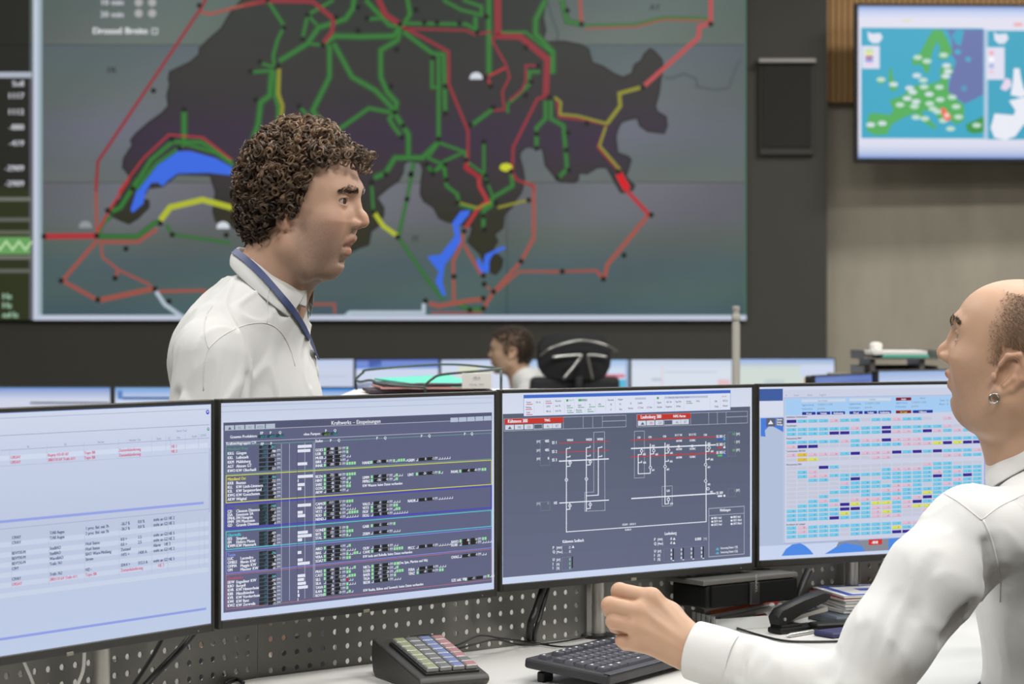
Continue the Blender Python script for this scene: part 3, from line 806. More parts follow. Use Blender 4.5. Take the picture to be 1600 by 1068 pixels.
m.t(353, 695, 'Kraftwerksgruppen CH', 4.4, WHT, sx=0.95, bold=0.05); m.t(492, 690.8, 'Stufen', 4.4, WHT, sx=0.95, bold=0.05)
for x_ in (439.5, 452, 464, 476, 489.5, 491.5):
    y_ = 697 - (x_ - 352) * 0.045
    m.vr(x_, y_, y_ + 253 - (x_ - 352) * 0.08, 0.9, WL if x_ != 464 else rgb(70, 74, 96), 3)
groups = [(696, 740.8, (104, 150, 148), 'Mittelland West', (84, 140, 128), [('KKG', 'Gösgen'), ('KKL', 'Leibstadt'), ('KKM', 'Mühleberg'), ('AGT', 'Alstom GT'), ('KWO', 'KW Oberhasli')], [('-2008', '-2012'), ('-980', '-988'), ('-1200', '-1191'), ('2', '2'), ('0', '0'), ('-124', '-533')], [22, 20, 0, 0, 15], 1.1),
          (743, 785.3, (206, 206, 80), 'Mittelland Ost', (212, 206, 70), [('KKB', 'Beznau'), ('KLL', 'KW Linth-Limmern'), ('KSL', 'KW Sarganserland'), ('KWG', 'KW Goeschenen'), ('AKW', 'Wägital')], [('-720', '-904'), ('-713', '-722'), ('-16', '-86'), ('-104', '-158'), ('-15', '-20'), ('-17', '-0')], [24, 1.5, 11, 6, 0], 1.4),
          (788, 826, (70, 72, 176), 'Valais', (74, 70, 200), [('CD', 'Cleuson Dixence'), ('ESA', 'Emosson SA'), ('FMHL', 'FM Hongrin'), ('FMM', 'FM Mauvoisin'), ('GD', 'Grande Dixence')], [('-147', '-1468'), ('-111', '-1111'), ('0', '-0'), ('-15', '-159'), ('-36', '-197'), ('0', '-0')], [21, 0, 8, 12, 0], 3.0),
          (830.4, 858.3, (80, 196, 214), 'Oberwallis', (70, 196, 214), [('EES', 'Simplon'), ('EM', 'Elektra Massa'), ('KWM', 'KW Mattmark')], [('-65', '-429'), ('-32', '-42'), ('-22', '-322'), ('-26', '-65')], [16, 22, 7], 1.4),
          (861.5, 895.7, (128, 136, 226), 'Tessin', (128, 146, 236), [('LUC', 'Lucendro'), ('OFIBLE', 'Blenio KW'), ('OFIMA', 'Maggia KW'), ('OM', 'Misoxer KW')], [('-114', '-296'), ('-16', '-36'), ('0', '0'), ('-50', '-200'), ('-36', '-61')], [6, 0, 8, 19], 1.2),
          (898, 951.3, (176, 104, 124), 'Graubünden', (176, 84, 98), [('EKW', 'Engadiner KW'), ('KBO', 'Bergell'), ('KHR', 'KW Hinterrhein'), ('KBB', 'Mittelbünden'), ('KVR', 'KW Vorderrhein'), ('KWI', 'KW Ilanz'), ('KWZ', 'KW Zervreila')], [('-187', '-560'), ('-38', '-197'), ('-35', '-78'), ('-36', '-182'), ('-31', '-76'), ('-36', '-78'), ('-31', '-96'), ('-15', '-15')], [12, 10, 13, 16, 2, 3, 1], 1.1)]
for (y0, y1, fc_, ti, tc_, names, vals, bars, lw) in groups:
    m.fr(353, y0, 767.5, y1, lw, rgb(*fc_), 3)
    yt = y0 + 7.6
    m.t(355, yt, ti, 4.6, rgb(*tc_), sx=0.9, bold=0.05)
    n_ = len(names)
    st = (y1 - yt - 3.2) / n_
    for k_, (a_, b_) in enumerate(names):
        y_ = yt + st * (k_ + 1)
        nx_ = 375 if ti == 'Tessin' else 368.5
        m.t(355, y_, a_, 4.6, WHT, sx=0.9, bold=0.06); m.t(nx_, y_ - (nx_ - 355) * 0.05, b_, 4.6, WHT, sx=0.98, bold=0.06)
    for k_, (a_, b_) in enumerate(vals):
        y_ = yt + st * k_ - 5.4
        m.hr(404.5, y_ - 2.6, 417, 5.2, rgb(30, 44, 48), 4); m.t(416.5, y_ + 1.8, a_, 4.1, rgb(64, 112, 124), 'r', 0.8, 0.03)
        m.hr(418.5, y_ - 3.3, 431, 5.2, BK, 4); m.t(430.5, y_ + 1.1, b_, 4.1, WHT if (k_ or n_ < 4) else rgb(110, 190, 200), 'r', 0.8, 0.03)
        if k_:
            m.hr(432.2, y_ - 3.7, 438, 4.6, rgb(170, 176, 196), 4)
            for q_ in range(2): m.hr(433.2 + 2.5 * q_, y_ - 1.8, 434.8 + 2.5 * q_, 2.7, rgb(96, 100, 124), 5)
    for k_, b_ in enumerate(bars):
        if b_: m.hr(464.5, yt + st * k_ - 6.5 - 2, 464.5 + b_, 4.6, rgb(222, 226, 240), 5)
m.t(353, 956, '', 3, WHT)
GS = rgb(150, 220, 160)
def unit(px, py, code, a_, b_, g_, first=True, wide=0):
    sl = -0.062 + (py - 700) * -0.00028
    Y = lambda dx: py + sl * dx
    m.t(px, py, code, 4.4, WHT, sx=0.92, bold=0.06)
    q = px + 13 + wide
    if first:
        m.hr(q, Y(13) - 4.6, q + 3.2, 4.6, GS, 4)
    else:
        m.hr(q, Y(13) - 1, q + 3, 0.9, WHT, 4); m.hr(q + 2.4, Y(15) - 4, q + 3.2, 4, WHT, 4)
    m.hr(q + 4.6, Y(18) - 4.9, q + 16, 5, BK, 4); m.t(q + 15.6, Y(29) - 0.7, a_, 4, WHT, 'r', 0.78, 0.03)
    m.hr(q + 17.4, Y(31) - 4.9, q + 28, 5, BK, 4); m.t(q + 27.6, Y(41) - 0.7, b_, 4, WHT, 'r', 0.78, 0.03)
    m.hr(q + 29, Y(42) - 4.6, q + 34, 4.2, rgb(176, 182, 200), 4)
    for j in range(2): m.hr(q + 30 + 2.2 * j, Y(43) - 2.6, q + 31.2 + 2.2 * j, 2.2, rgb(100, 104, 128), 5)
    for j, ch in enumerate(g_):
        x_ = q + 35.2 + 3.9 * j
        if ch == 'g': m.hr(x_, Y(x_ - px) - 4.6, x_ + 3.1, 4.4, GS, 4)
        elif ch == 'r': m.hr(x_, Y(x_ - px) - 4.6, x_ + 3.1, 4.4, rgb(170, 30, 40), 4)
        else:
            m.hr(x_, Y(x_ - px) - 1, x_ + 3, 0.9, WHT, 4); m.hr(x_ + 2.3, Y(x_ - px) - 3.6, x_ + 3, 3, WHT, 4)
for (y_, c_, a_, b_, g_) in [(705, 'GOES', '-988', '233', 'g'), (711, 'LEIB', '-1191', '160', 'g'), (717.4, 'MUEB', '2', '-3', 'uu'), (723.5, 'BIRR', '0', '0', 'u'), (729.5, 'INNK', '-393', '25', 'gggg'),
    (746.5, 'BEZN', '-722', '168', 'gggg'), (752.7, 'HINT', '-17', '4', 'ug'), (759, 'SARE', '-40', '7', 'gu'), (765, 'GOSC', '-20', '30', 'gg'), (771, 'AKW', '-0', '-0', 'u'),
    (789.3, 'CAMO', '-1111', '57', 'ggg'), (795.3, 'LABA', '-0', '-0', 'uu'), (801.3, 'VEY2', '0', '0', 'uuuu'), (807.2, 'RDD', '-132', '42', 'ugggg'), (813.3, 'NEND', '-0', '-0', 'uuuuu'),
    (830.5, 'GOND', '-36', '21', 'g'), (836.5, 'BITS', '-322', '53', 'ggg'), (842.5, 'STAL', '-65', '44', 'gu'),
    (859.5, 'AIRO', '-16', '4', 'ug'), (866, 'BIAS', '0', '0', 'uuuu'), (872.3, 'VERA', '-34', '-6', 'guuggu'), (878.5, 'SOAZ', '-81', '11', 'gg'),
    (895, 'PRA2', '-144', '28', 'guug'), (901, 'CAST', '-52', '21', 'gg'), (907.5, 'SILS', '-181', '-12', 'uggg'), (913.5, 'SILA', '0', '0', 'ruu'), (920, 'TAVA', '-36', '22', 'guuu'), (926.2, 'ILAN', '-38', '3', 'g'), (932.2, 'ROTH', '-15', '-20', 'ugu')]:
    unit(492.5, y_, c_, a_, b_, g_, not (a_ in ('0', '2', '-0')))
for (x_, y_, c_, a_, b_, g_) in [(565.5, 725, 'HAND', '-170', '18', 'gugggu'), (636.5, 721, 'GRIM', '0', '-3', 'uuuuu'), (566, 748, 'LIMM', '-47', '17', 'uguu'), (566, 754, 'MPRG', '-106', '42', 'ug'), (636.5, 743.5, 'LINT', '-26', '-3', 'gu'), (704, 739, 'PAWL', '-4', '-40', 'gg'),
    (566, 789.5, 'VALO', '-0', '-0', 'uuu'), (566, 795.5, 'VEY3', '-153', '12', 'gg'), (566, 801.5, 'FIOF', '-64', '30', 'ugg'), (566, 807.5, 'FIOG', '0', '0', 'uuuuuu'), (636.5, 784.5, 'NADR', '0', '0', 'uuuuuu'),
    (566, 824.5, 'GABI', '-5', '-0', 'g'), (566, 836, 'ZERM', '-0', '-0', 'uuu'), (566.5, 858.5, 'OLIV', '0', '0', 'uu'), (566.5, 864.5, 'CAVE', '-80', '1', 'gggg'), (637, 858, 'PECC', '0', '0', 'uuuuu'), (704.5, 848.5, 'BAVO', '-86', '14', 'gg'), (704.5, 853.5, 'ROBI', '0', '-3', 'uuuuu'), (704.5, 872.5, 'OVAG', '-0', '-0', 'uu'),
    (567, 888, 'NKTs', '-16', '4', 'gg'), (567, 894, 'LOEB', '-20', '14', 'ug'), (567, 900, 'BAER', '-131', '-24', 'uggg'), (567, 906, 'TIGA', '-10', '21', 'g'), (567, 912, 'BEDR', '0', '0', 'uuu'), (637.5, 892, 'FERA', '0', '0', 'uuu'), (637.5, 898, 'TINZ', '-41', '14', 'gg'), (705, 908.5, 'EZE inkl. VN', '-11', '', 'guu')]:
    unit(x_, y_, c_, a_, b_, g_, not (a_ in ('0', '-0')), 8 if len(c_) > 5 else 0)
for x_, y_, s_ in [(566, 760.5, 'KW Wassen: keine Daten vorhanden'), (566.5, 871, 'KW Isola und Robella: keine Daten vorhanden'), (622, 881, '(Ova Spin, Martina und Vih)'), (567, 924, 'KW Realta, Bülten und Seewerk: keine Daten vorhanden')]:
    m.t(x_, y_, s_, 4.1, WHT, sx=0.9, bold=0.05)
m.done(); m.badge()

# ---- third monitor: circuit diagram
m = Mn3
m.fill([(0, (206, 214, 232)), (0.2, (214, 220, 236)), (0.9, (206, 216, 238)), (1, (200, 212, 238))])
for k_ in range(8):
    a_ = lerp(646.5, 902, k_ / 8.); b_ = lerp(646.5, 902, (k_ + 1) / 8.)
    m.hr(785.5, a_, 1172, b_ - a_, rgb(*ramp([(0, (86, 94, 114)), (1, (98, 104, 130))], k_ / 8.)), 1)
m.hr(818, 617, 1141, 33, rgb(216, 222, 238), 2); m.hr(818, 617, 1141, 5, rgb(62, 104, 200), 3)
m.fr(818, 617, 1141, 650, 0.7, rgb(96, 120, 190), 3)
GT_ = rgb(120, 128, 148)
for x_, y_, s_, cc in [(822, 629.5, 'Fenster', 'r'), (837, 629.5, 'FKL AL', ''), (852, 628, 'Grob EL', 'r'), (867, 627.5, 'Übersicht', ''), (821, 637.5, 'Meldung', 'r'), (853, 636, 'LASTS', ''), (867, 635.3, 'Statt TB', ''), (822, 645.5, 'Schalt', 'r'), (853, 643.7, 'RBL AL', ''), (867, 643, 'Grob TB', ''), (885, 635, 'NetzV', 'g'), (902.5, 634.3, 'DaKo', 'g'), (920, 633.4, 'VS', 'g'), (934, 632.8, 'UVG', 'g'), (886, 642.5, 'B. Test', 'g'), (899.5, 641.8, 'Reserven', 'g'), (917.5, 641, 'UCTE', 'g'),
    (949, 626, 'Übersicht', ''), (965, 625, 'Anlagen', ''), (953, 633, 'AE', ''), (967, 632.6, 'TD', ''), (953, 641, 'LE', ''), (967, 640.5, 'Netz', ''), (984, 631, 'AL', ''), (996, 630.6, 'Quellen', ''), (981, 639, 'Wischer', ''), (996, 638, 'CC Dual', ''), (1010, 637.5, 'CC Netz', ''), (1026, 629.8, 'Engpass', ''), (1041, 629, 'Sich Tab', ''), (1055, 628.6, 'Ang Weit', ''), (1072, 628, 'Störung', 'g'), (1087, 627.5, 'Trafos', ''), (1026, 637, 'Fahrplan', ''), (1040, 636.4, 'Regelzone', ''), (1056, 635.6, 'Redispa', ''), (1116, 628, 'Hilfe', ''), (1129, 627.3, 'RDS Da', ''), (1116, 636, 'Konfig', ''), (1129, 635, 'Fahrplan', '')]:
    m.t(x_, y_, s_, 2.9, GT_, sx=0.72, bold=0.04)
    if cc: m.hr(x_, y_ + 1.4, x_ + 10, 1.1, rgb(206, 70, 96) if cc == 'r' else rgb(80, 160, 110), 4)
m.hr(884.5, 623.5, 887.5, 3.6, rgb(50, 160, 70), 4); m.hr(903, 623, 917.5, 3.8, rgb(170, 190, 200), 4); m.hr(903.5, 623.2, 908, 3.4, rgb(70, 170, 90), 5); m.hr(1026, 619.8, 1029, 3.4, rgb(50, 160, 70), 4); m.hr(1038, 619.3, 1106, 3.4, rgb(180, 190, 212), 4); m.hr(992, 621, 1009, 3, rgb(180, 190, 212), 4)
m.t(1127, 620, 'nicht verf.', 2.6, rgb(190, 60, 90), sx=0.7); m.t(888.5, 626.3, 'Netz HT', 2.7, GT_, sx=0.7); m.t(908.5, 625.6, 'Gekopp.', 2.7, rgb(70, 80, 100), sx=0.7); m.t(1044, 622, 'Übersicht   Help   Exitus   Suchen', 2.6, rgb(100, 110, 130), sx=0.8)
for x_ in (834.5, 849.5, 864.5, 882, 897.5, 914, 930, 946.5, 961, 1022, 1038, 1053.5, 1068.5, 1109.5, 1125.5):
    y_ = 626 - (x_ - 834) * 0.02
    m.vr(x_, y_, y_ + 19, 0.5, rgb(186, 194, 214), 3)
REDB = rgb(192, 52, 42); WBOX = rgb(206, 212, 226)
def header(x0, y0, w_, name, sub, sxx):
    sl = -0.034
    m.hr(x0, y0, x0 + w_, 8.6, REDB, 3)
    m.t(x0 + 5, y0 + 6.2, name, 5.4, WHT, sx=0.86, bold=0.05)
    m.t(x0 + sxx, y0 + 6.2 + sl * sxx, sub, 4.2, WHT, sx=0.9, bold=0.06)
    for k_, (dx, s_, c_) in enumerate([(1.2, '', WBOX), (16, '380', WBOX), (31, '220', WBOX), (46, None, None), (61, 'AL', WBOX), (75, 'BT', WBOX)]):
        dx = dx * w_ / 92.
        if s_ is None:
            m.fr(x0 + dx, y0 + 9.9 + sl * dx, x0 + dx + 13, y0 + 17.3 + sl * dx, 0.7, WBOX, 3); continue
        m.hr(x0 + dx, y0 + 9.6 + sl * dx, x0 + dx + 13.6 * w_ / 92., 7.6, c_, 3)
        if s_:
            m.t(x0 + dx + 7, y0 + 15.4 + sl * dx, s_, 4, rgb(190, 60, 90) if (k_ == 1 and w_ < 90) else rgb(90, 98, 116), 'c', 0.85)
        else:
            m.s.poly([(x0 + dx + 4, y0 + 15.8), (x0 + dx + 10, y0 + 15.6), (x0 + dx + 7, y0 + 11.2)], rgb(84, 92, 110), 4)
    m.fr(x0 - 0.5, y0, x0 + w_ + 98 * w_ / 92, y0 + 19, 0.7, WL, 2)
    for dx in (92, 123, 138, 153):
        dx = dx * w_ / 92.
        m.vr(x0 + dx, y0 + sl * dx, y0 + 18.4 + sl * dx, 0.7, WL, 2)
    m.hr(x0 + 153 * w_ / 92., y0 + 8.4 + sl * 153, x0 + 190 * w_ / 92., 0.8, WL, 2)
header(788, 654.2, 92, 'Kühmoos 380', 'TNG', 62)
header(995.5, 647.6, 83.5, 'Laufenburg 380', 'NAS Aarau', 56)
RLN = rgb(196, 52, 54)
for y_, h_, c_ in [(691.5, 1.1, RLN), (705.8, 1.1, RLN), (719.2, 1.8, WHT)]:
    m.hr(873, y_, 951, h_, c_, 4)
for k_, (y_, v_) in enumerate([(691, '405'), (705, '405'), (718, '0')]):
    m.t(838, y_, '[kV]', 3.6, WHT, sx=0.8, bold=0.03); m.t(857.5, y_ - 0.5, v_, 4.2, WHT, 'r', 0.9, 0.06); m.t(862, y_ + 2.5, 'SS %d' % (k_ + 1), 4.6, WHT, sx=0.85, bold=0.07)
m.fr(844, 687, 858.5, 727, 0.5, rgb(130, 136, 156), 3)
for x_, s_ in [(885.5, 'W010'), (915, 'W020'), (932.5, 'W030')]:
    m.t(x_, 689.2 - (x_ - 885) * 0.03, s_, 3.8, WHT, sx=0.85, bold=0.05)
def wl(pts, w=1.3, c_=WHT, layer=4): m.s.line(pts, w, c_, layer)
wl([(884.6, 700), (884.6, 830.5), (1103, 814.5), (1102.5, 689)])
wl([(884.6, 700.5), (890.3, 699.8), (890.3, 697.5)]); wl([(884.6, 713.8), (890.3, 713.2), (890.3, 711)]); wl([(884.6, 728.5), (890.3, 727.8), (890.3, 718)])
wl([(915.8, 698.8), (915.8, 798.5)]); wl([(915.8, 699), (921.8, 698.4), (921.8, 696)]); wl([(915.8, 712.3), (921.8, 711.7), (921.8, 709.5)]); wl([(915.8, 726.3), (921.8, 725.7), (921.8, 717)])
wl([(916.5, 774.2), (934.5, 773), (934.5, 699), (940, 698.3), (940, 696.5)]); wl([(934.5, 713), (940, 712.4), (940, 710.5)])
wl([(927.5, 768.2), (927.5, 675), (944.3, 674.2), (945, 797), (913.5, 798.2), (913.5, 768.8), (927.5, 768.2)], 0.7, WL, 3)
for x_, y_ in [(890.3, 722.5), (921.8, 721), (884.6, 749.3), (915.8, 747.8), (890, 789.6), (921.8, 787.8)]:
    m.s.ring(x_, y_, 2.2, 0.9, WHT, 5, 8); m.s.disc(x_, y_, 1.7, rgb(90, 98, 118), 4, 8)
m.hr(873.5, 784.7, 951, 1.6, WHT, 4); m.t(838, 788, '[kV]', 3.6, WHT, sx=0.8); m.t(865, 787.5, 'HS', 4.4, WHT, sx=0.85, bold=0.06); m.t(857, 787.5, '0', 3.8, rgb(150, 200, 170), 'r'); m.fr(844.5, 784, 859, 797.5, 0.5, rgb(130, 136, 156), 3)
wl([(884.6, 795.5), (890, 795), (890, 785)]); wl([(915.8, 794.4), (921.8, 793.8), (921.8, 783.5)])
m.t(972, 820.8, 'KÜHM – SÄCK 0', 3.0, WHT, sx=0.85, bold=0.04); m.t(976, 828.5, 'Seelbach', 3.0, WHT, sx=0.85, bold=0.04)
m.t(878.5, 848, 'Kühmoos Seelbach', 4.6, WHT, sx=0.82, bold=0.06)
for y_, a_, b_, v_ in [(857.3, 'P', '[MW]', '-2'), (863.8, 'Q', '[Mvar]', '0'), (876, 'U', '[kV]', '0'), (882.7, 'I', '[A]', '0'), (889, 'I', '[%]', '0')]:
    m.t(863, y_, a_, 4.4, WHT, sx=0.9, bold=0.06); m.t(869, y_, b_, 3.6, WHT, sx=0.85, bold=0.04); m.t(891, y_ - 0.8, v_, 4.2, WHT if y_ < 870 else rgb(150, 210, 170), 'r', 0.9, 0.04)
m.fr(878, 851.5, 892.5, 863.7, 0.5, rgb(130, 136, 160), 3); m.fr(878, 870.5, 892.5, 890.5, 0.5, rgb(130, 136, 160), 3)
m.s.poly([(893, 855.6), (897, 855.4), (895, 851.3)], WHT, 5); m.hr(892.8, 869, 894.8, 18, BK, 4)
# right part
for y_, h_, c_ in [(686.7, 1.4, RLN), (699.4, 1.9, WHT), (712.6, 1.4, RLN)]:
    m.hr(985.5, y_, 1118, h_, c_, 4)
m.hr(986, 777.5, 1118, 1.9, WHT, 4)
for x_, y_, s_ in [(1015.5 - 20, 684.8, 'C01'), (1012.5, 684.2, 'C03'), (1035.5, 683, 'C02'), (1054, 681, 'SS LT AE'), (1076, 680.2, 'SS LT EC'), (1099, 680.6, 'C00'), (1056, 690, '601048'), (1077, 689.3, '55100C'), (1056, 703, '601048'), (1077, 702.4, '55100C'), (1056, 716, '601048'), (1077, 715, '55100C'), (1018, 697.7, '604'), (1004, 711, '605'), (1023.5, 711, '605'), (1046.5, 709, '605'), (1004.5, 723.8, '606'), (1046, 722, '606'), (1018, 735.5, '601'), (1041, 734.5, '601'), (1110, 706.3, '605'), (1109.5, 719, '606'), (1105, 731, '601'), (1105, 758, '902'), (1109, 769.8, '905'), (1041, 768, 'C02'), (1105, 694, '604'), (1041, 696.8, '604'), (1046.5, 788, '674')]:
    m.t(x_, y_, s_, 3.2, WHT, sx=0.85, bold=0.06)
for x_ in (1060, 1081):
    for y_, c_ in [(684.2, RLN), (697, WHT), (710, RLN)]:
        m.s.disc(x_, y_ - 0.03 * (x_ - 1060), 2.1, c_, 5, 8)
wl([(1015.7, 693), (1015.7, 739), (996.8, 739.7), (996.8, 710), (1002, 709.3), (1002, 700)]); wl([(996.8, 722.5), (1002, 722), (1002, 719.5)])
wl([(1015.7, 709), (1021, 708.5), (1021, 699)]); wl([(1038.7, 691), (1038.7, 787), (1044, 786.4), (1044, 776)]); wl([(1038.7, 707.7), (1044, 707.2), (1044, 698)]); wl([(1038.7, 720.5), (1044, 720), (1044, 717.5)])
wl([(1102.3, 705), (1107.5, 704.6), (1107.5, 695)]); wl([(1102.3, 717.6), (1107.5, 717.2), (1107.5, 714.8)])
for x_, y_ in [(1002, 704), (1021, 703.5), (1044, 702.5), (1107.5, 699.3), (1015.7, 730), (1038.7, 728.5), (1102, 725.5), (1102, 751), (1105.7, 763.2), (1044, 780), (1044, 779.5)]:
    m.s.ring(x_, y_, 2.1, 0.9, WHT, 5, 8); m.s.disc(x_, y_, 1.6, rgb(92, 99, 122), 5, 8)
m.fr(991, 673.5, 1006.6, 746.5, 0.7, WL, 3); m.fr(1034.3, 759.5, 1050, 790.5, 0.7, WL, 3)
for y_, s_, c1_, c2_ in [(683.6, 'SS 301 C', (50, 80, 210), (60, 180, 220)), (696.3, 'SS 302 C', (190, 60, 70), (220, 226, 236)), (708.8, 'SS 303 C', (80, 190, 100), (50, 90, 220)), (772, 'SS 309', (226, 230, 240), (226, 230, 240))]:
    m.t(1118.8, y_, s_, 4.3, WHT, sx=0.8, bold=0.08)
    m.hr(1121, y_ + 1.4, 1128, 2.6, rgb(*c1_), 4); m.s.disc(1131.5, y_ + 2, 1.8, rgb(*c2_), 4, 8)
for y_, s_ in [(679.5, '410'), (691.8, '0'), (704.5, '409'), (767.5, '0')]:
    m.t(1148.5, y_, s_, 3.6, rgb(96, 176, 110), 'r', 0.8, 0.04); m.t(1150, y_ - 0.3, '[kV]', 3.6, WHT, sx=0.8, bold=0.03)
m.fr(1137, 675, 1149, 712.5, 0.4, rgb(126, 130, 152), 3); m.fr(1137, 763, 1149, 776, 0.4, rgb(126, 130, 152), 3)
m.t(1038, 835.5, 'Laufenburg', 4.6, WHT, sx=0.82, bold=0.07)
for y_, a_, b_ in [(844.5, 'P', '[MW]'), (851, 'Q', '[Mvar]'), (862.7, 'U', '[kV]'), (869, 'I', '[A]'), (875.3, 'I', '[%]')]:
    m.t(1021.5, y_, a_, 4.4, WHT, sx=0.9, bold=0.06); m.t(1027, y_ - 0.2, b_, 3.6, WHT, sx=0.8, bold=0.04)
for y_ in (843, 849.5):
    m.t(1049.5, y_, '-0', 4.2, WHT, 'r', 0.9, 0.05); m.s.poly([(1050.8, y_), (1055, y_ - 0.2), (1053, y_ - 4)], WHT, 5)
m.t(1085.5, 844, '0.000', 4.4, WHT, sx=0.9, bold=0.05); m.t(1099, 842.6, '[Hz]', 3.2, WHT, sx=0.8)
m.fr(1037, 857, 1100, 877, 0.4, rgb(126, 130, 156), 3)
for k_ in range(4):
    x_ = 1051.5 + 15.7 * k_; y_ = 856.2 - 1.1 * k_
    m.hr(x_ - 0.8, y_, x_ + 0.9, 17.6, BK, 4); m.hr(x_ - 1.2, y_ + 18.4, x_ + 1.4, 1.2, WHT, 4)
    for j in range(3): m.t(x_ - 2, y_ + 5 + 6.4 * j, '0', 4, WHT, 'r', 0.9, 0.06)
m.fr(1107.3, 794, 1162.5, 869.5, 1.0, WL, 3); m.hr(1107.3, 804.7, 1162, 0.8, WL, 3)
m.t(1124.5, 798.8, 'Meldungen', 4.2, WHT, sx=0.82, bold=0.07)
for k_, (a_, b_) in enumerate([('880/1 Ausl', '880/2 Ausl'), ('DIST1 Ausl', 'DIST1 Block'), ('DIST2 Ausl', 'DIST2 Block')]):
    y_ = 809.2 + 5.2 * k_
    m.s.disc(1112.3, y_, 1.7, WHT, 5, 8); m.t(1114.8, y_ + 1.3, a_, 3.4, WHT, sx=0.74, bold=0.04); m.s.disc(1142.6, y_ - 1.6, 1.7, WHT, 5, 8); m.t(1145, y_ - 0.3, b_, 3.4, WHT, sx=0.72, bold=0.04)
for y_, s_, v_ in [(857.5, 'Fernortung Distanz 1 [%]', '-40'), (864, 'Fernortung Distanz 2 [%]', '-44')]:
    m.t(1122.5, y_ + 1.6, v_, 4, rgb(90, 190, 220), 'r', 0.9, 0.05); m.t(1125.5, y_, s_, 3.3, WHT, sx=0.72, bold=0.03)
m.done(); m.badge()

# ---- fourth monitor: grid of cells
m = Mn4
m.fill([(0, (208, 216, 234)), (0.3, (200, 212, 234)), (0.9, (196, 208, 234)), (1, (200, 212, 238))])
m.hr(1184.3, 626.5, 1224, 24, rgb(212, 218, 234), 1); m.hr(1184.3, 607.5, 1223, 18.8, rgb(62, 92, 158), 3)
m.hr(1186.5, 652, 1560, 201, rgb(176, 190, 216), 1)
m.s.poly([(1188.5, 653), (1188.5, 681), (1196, 682), (1195, 672), (1203, 664), (1212, 668), (1226, 676), (1226, 652)], rgb(70, 124, 216), 2)
m.hr(1197, 653, 1211, 13, rgb(90, 94, 112), 3); m.s.poly([(1199.5, 662.5), (1208, 662), (1203.8, 656)], WHT, 4); m.hr(1212.7, 653, 1224, 12, rgb(96, 100, 118), 3)
for k_, s_ in enumerate(['Schweiz', 'Europa', 'Verträge']):
    m.t(1213.3, 656.5 + 3.9 * k_, s_, 3, WHT, sx=0.7, bold=0.05)
m.s.poly([(1221, 868), (1228, 857), (1238, 850), (1250, 848), (1258, 852), (1266, 859), (1271, 865.5)], rgb(76, 136, 226), 2)
m.s.poly([(1288, 865), (1300, 858), (1312, 850), (1325, 844), (1340, 843), (1350, 856), (1352, 861)], rgb(76, 136, 226), 2)
m.s.poly([(1306, 855), (1310, 846), (1388, 841), (1388, 859), (1352, 861), (1340, 843), (1325, 844)], rgb(134, 138, 150), 2)
m.s.poly([(1388, 841), (1560, 831), (1560, 849), (1388, 859)], rgb(76, 136, 226), 2)
m.hr(1357, 842.5, 1378, 8.6, rgb(206, 50, 46), 3); m.t(1361, 849.3, '-4848', 4.6, WHT, sx=0.8, bold=0.06)
m.hr(1223.8, 609, 1538, 239, rgb(202, 206, 226), 2); m.fr(1225, 621.3, 1538, 848.5, 0.8, rgb(150, 166, 206), 3); m.vr(1538, 612, 835, 1.4, rgb(140, 146, 224), 3)
m.t(1227, 618.5, '»', 4, GT_)
for x_, s_ in [(1240, 'Gewur'), (1261, 'Zonen'), (1279.5, 'Vergleich')]:
    m.t(x_, 618.5 - (x_ - 1240) * 0.015, s_, 2.8, GT_, sx=0.85)
m.hr(1226.5, 622.3, 1537, 26.3, rgb(164, 202, 240), 3)
for x0_, x1_ in [(1252, 1321), (1327, 1392)]:
    m.hr(x0_, 623.7 - (x0_ - 1252) * 0.02, x1_, 4.4, rgb(204, 212, 226), 4)
for x_, y_, s_ in [(1277, 627, 'Topo Fenster'), (1358, 624.8, 'Lastfluss'), (1437, 623, 'Aktuell')]:
    m.t(x_, y_, s_, 2.7, rgb(110, 120, 134), sx=0.85)
for x_, y_ in [(1252.5, 633.8), (1326.5, 632), (1399, 630.3)]:
    m.t(x_, y_, 'Lageberechnung', 2.7, rgb(60, 110, 170), sx=0.85); m.t(x_ + 25, y_ - 0.6, '21.04.2010 11:10:00', 3.2, rgb(120, 136, 130), sx=0.72); m.t(x_, y_ + 6, 'Funktionsstatus', 2.7, rgb(60, 110, 170), sx=0.8); m.t(x_ + 24.5, y_ + 5.4, 'gerechnet', 2.9, rgb(120, 136, 130), sx=0.8)
NV = rgb(38, 52, 150)
for x_, x1_, s_, c_ in [(1253, 1274, 'N-Lauf', NV), (1276, 1297, 'Verläufe', NV), (1299, 1320, 'Ausblendung', NV), (1327, 1347.5, 'N-Lauf', NV), (1350, 1370, 'Verläufe', NV), (1372.2, 1392, 'Ausblendung', NV), (1426, 1457, 'Schliessen', NV), (1399.5, 1423.5, 'N-1 Lauf', rgb(130, 20, 30))]:
    y_ = 643.4 - (x_ - 1253) * 0.0165
    m.hr(x_, y_, x1_, 4.6, c_, 4); m.t((x_ + x1_) / 2, y_ + 3.8, s_, 3, WHT if c_ is NV else rgb(200, 190, 70), 'c', 0.8, 0.05)
m.hr(1399.5, 620.8, 1423.5, 4.8, rgb(130, 20, 40), 4); m.t(1411.5, 624.6, 'Auslöt', 3, WHT, 'c', 0.8, 0.04)
m.t(1468, 626.5, 'Tausch   0.5', 2.8, rgb(70, 110, 160), sx=0.8); m.t(1467, 632.3, 'Bilanzen   0.5', 2.8, rgb(70, 110, 160), sx=0.8)
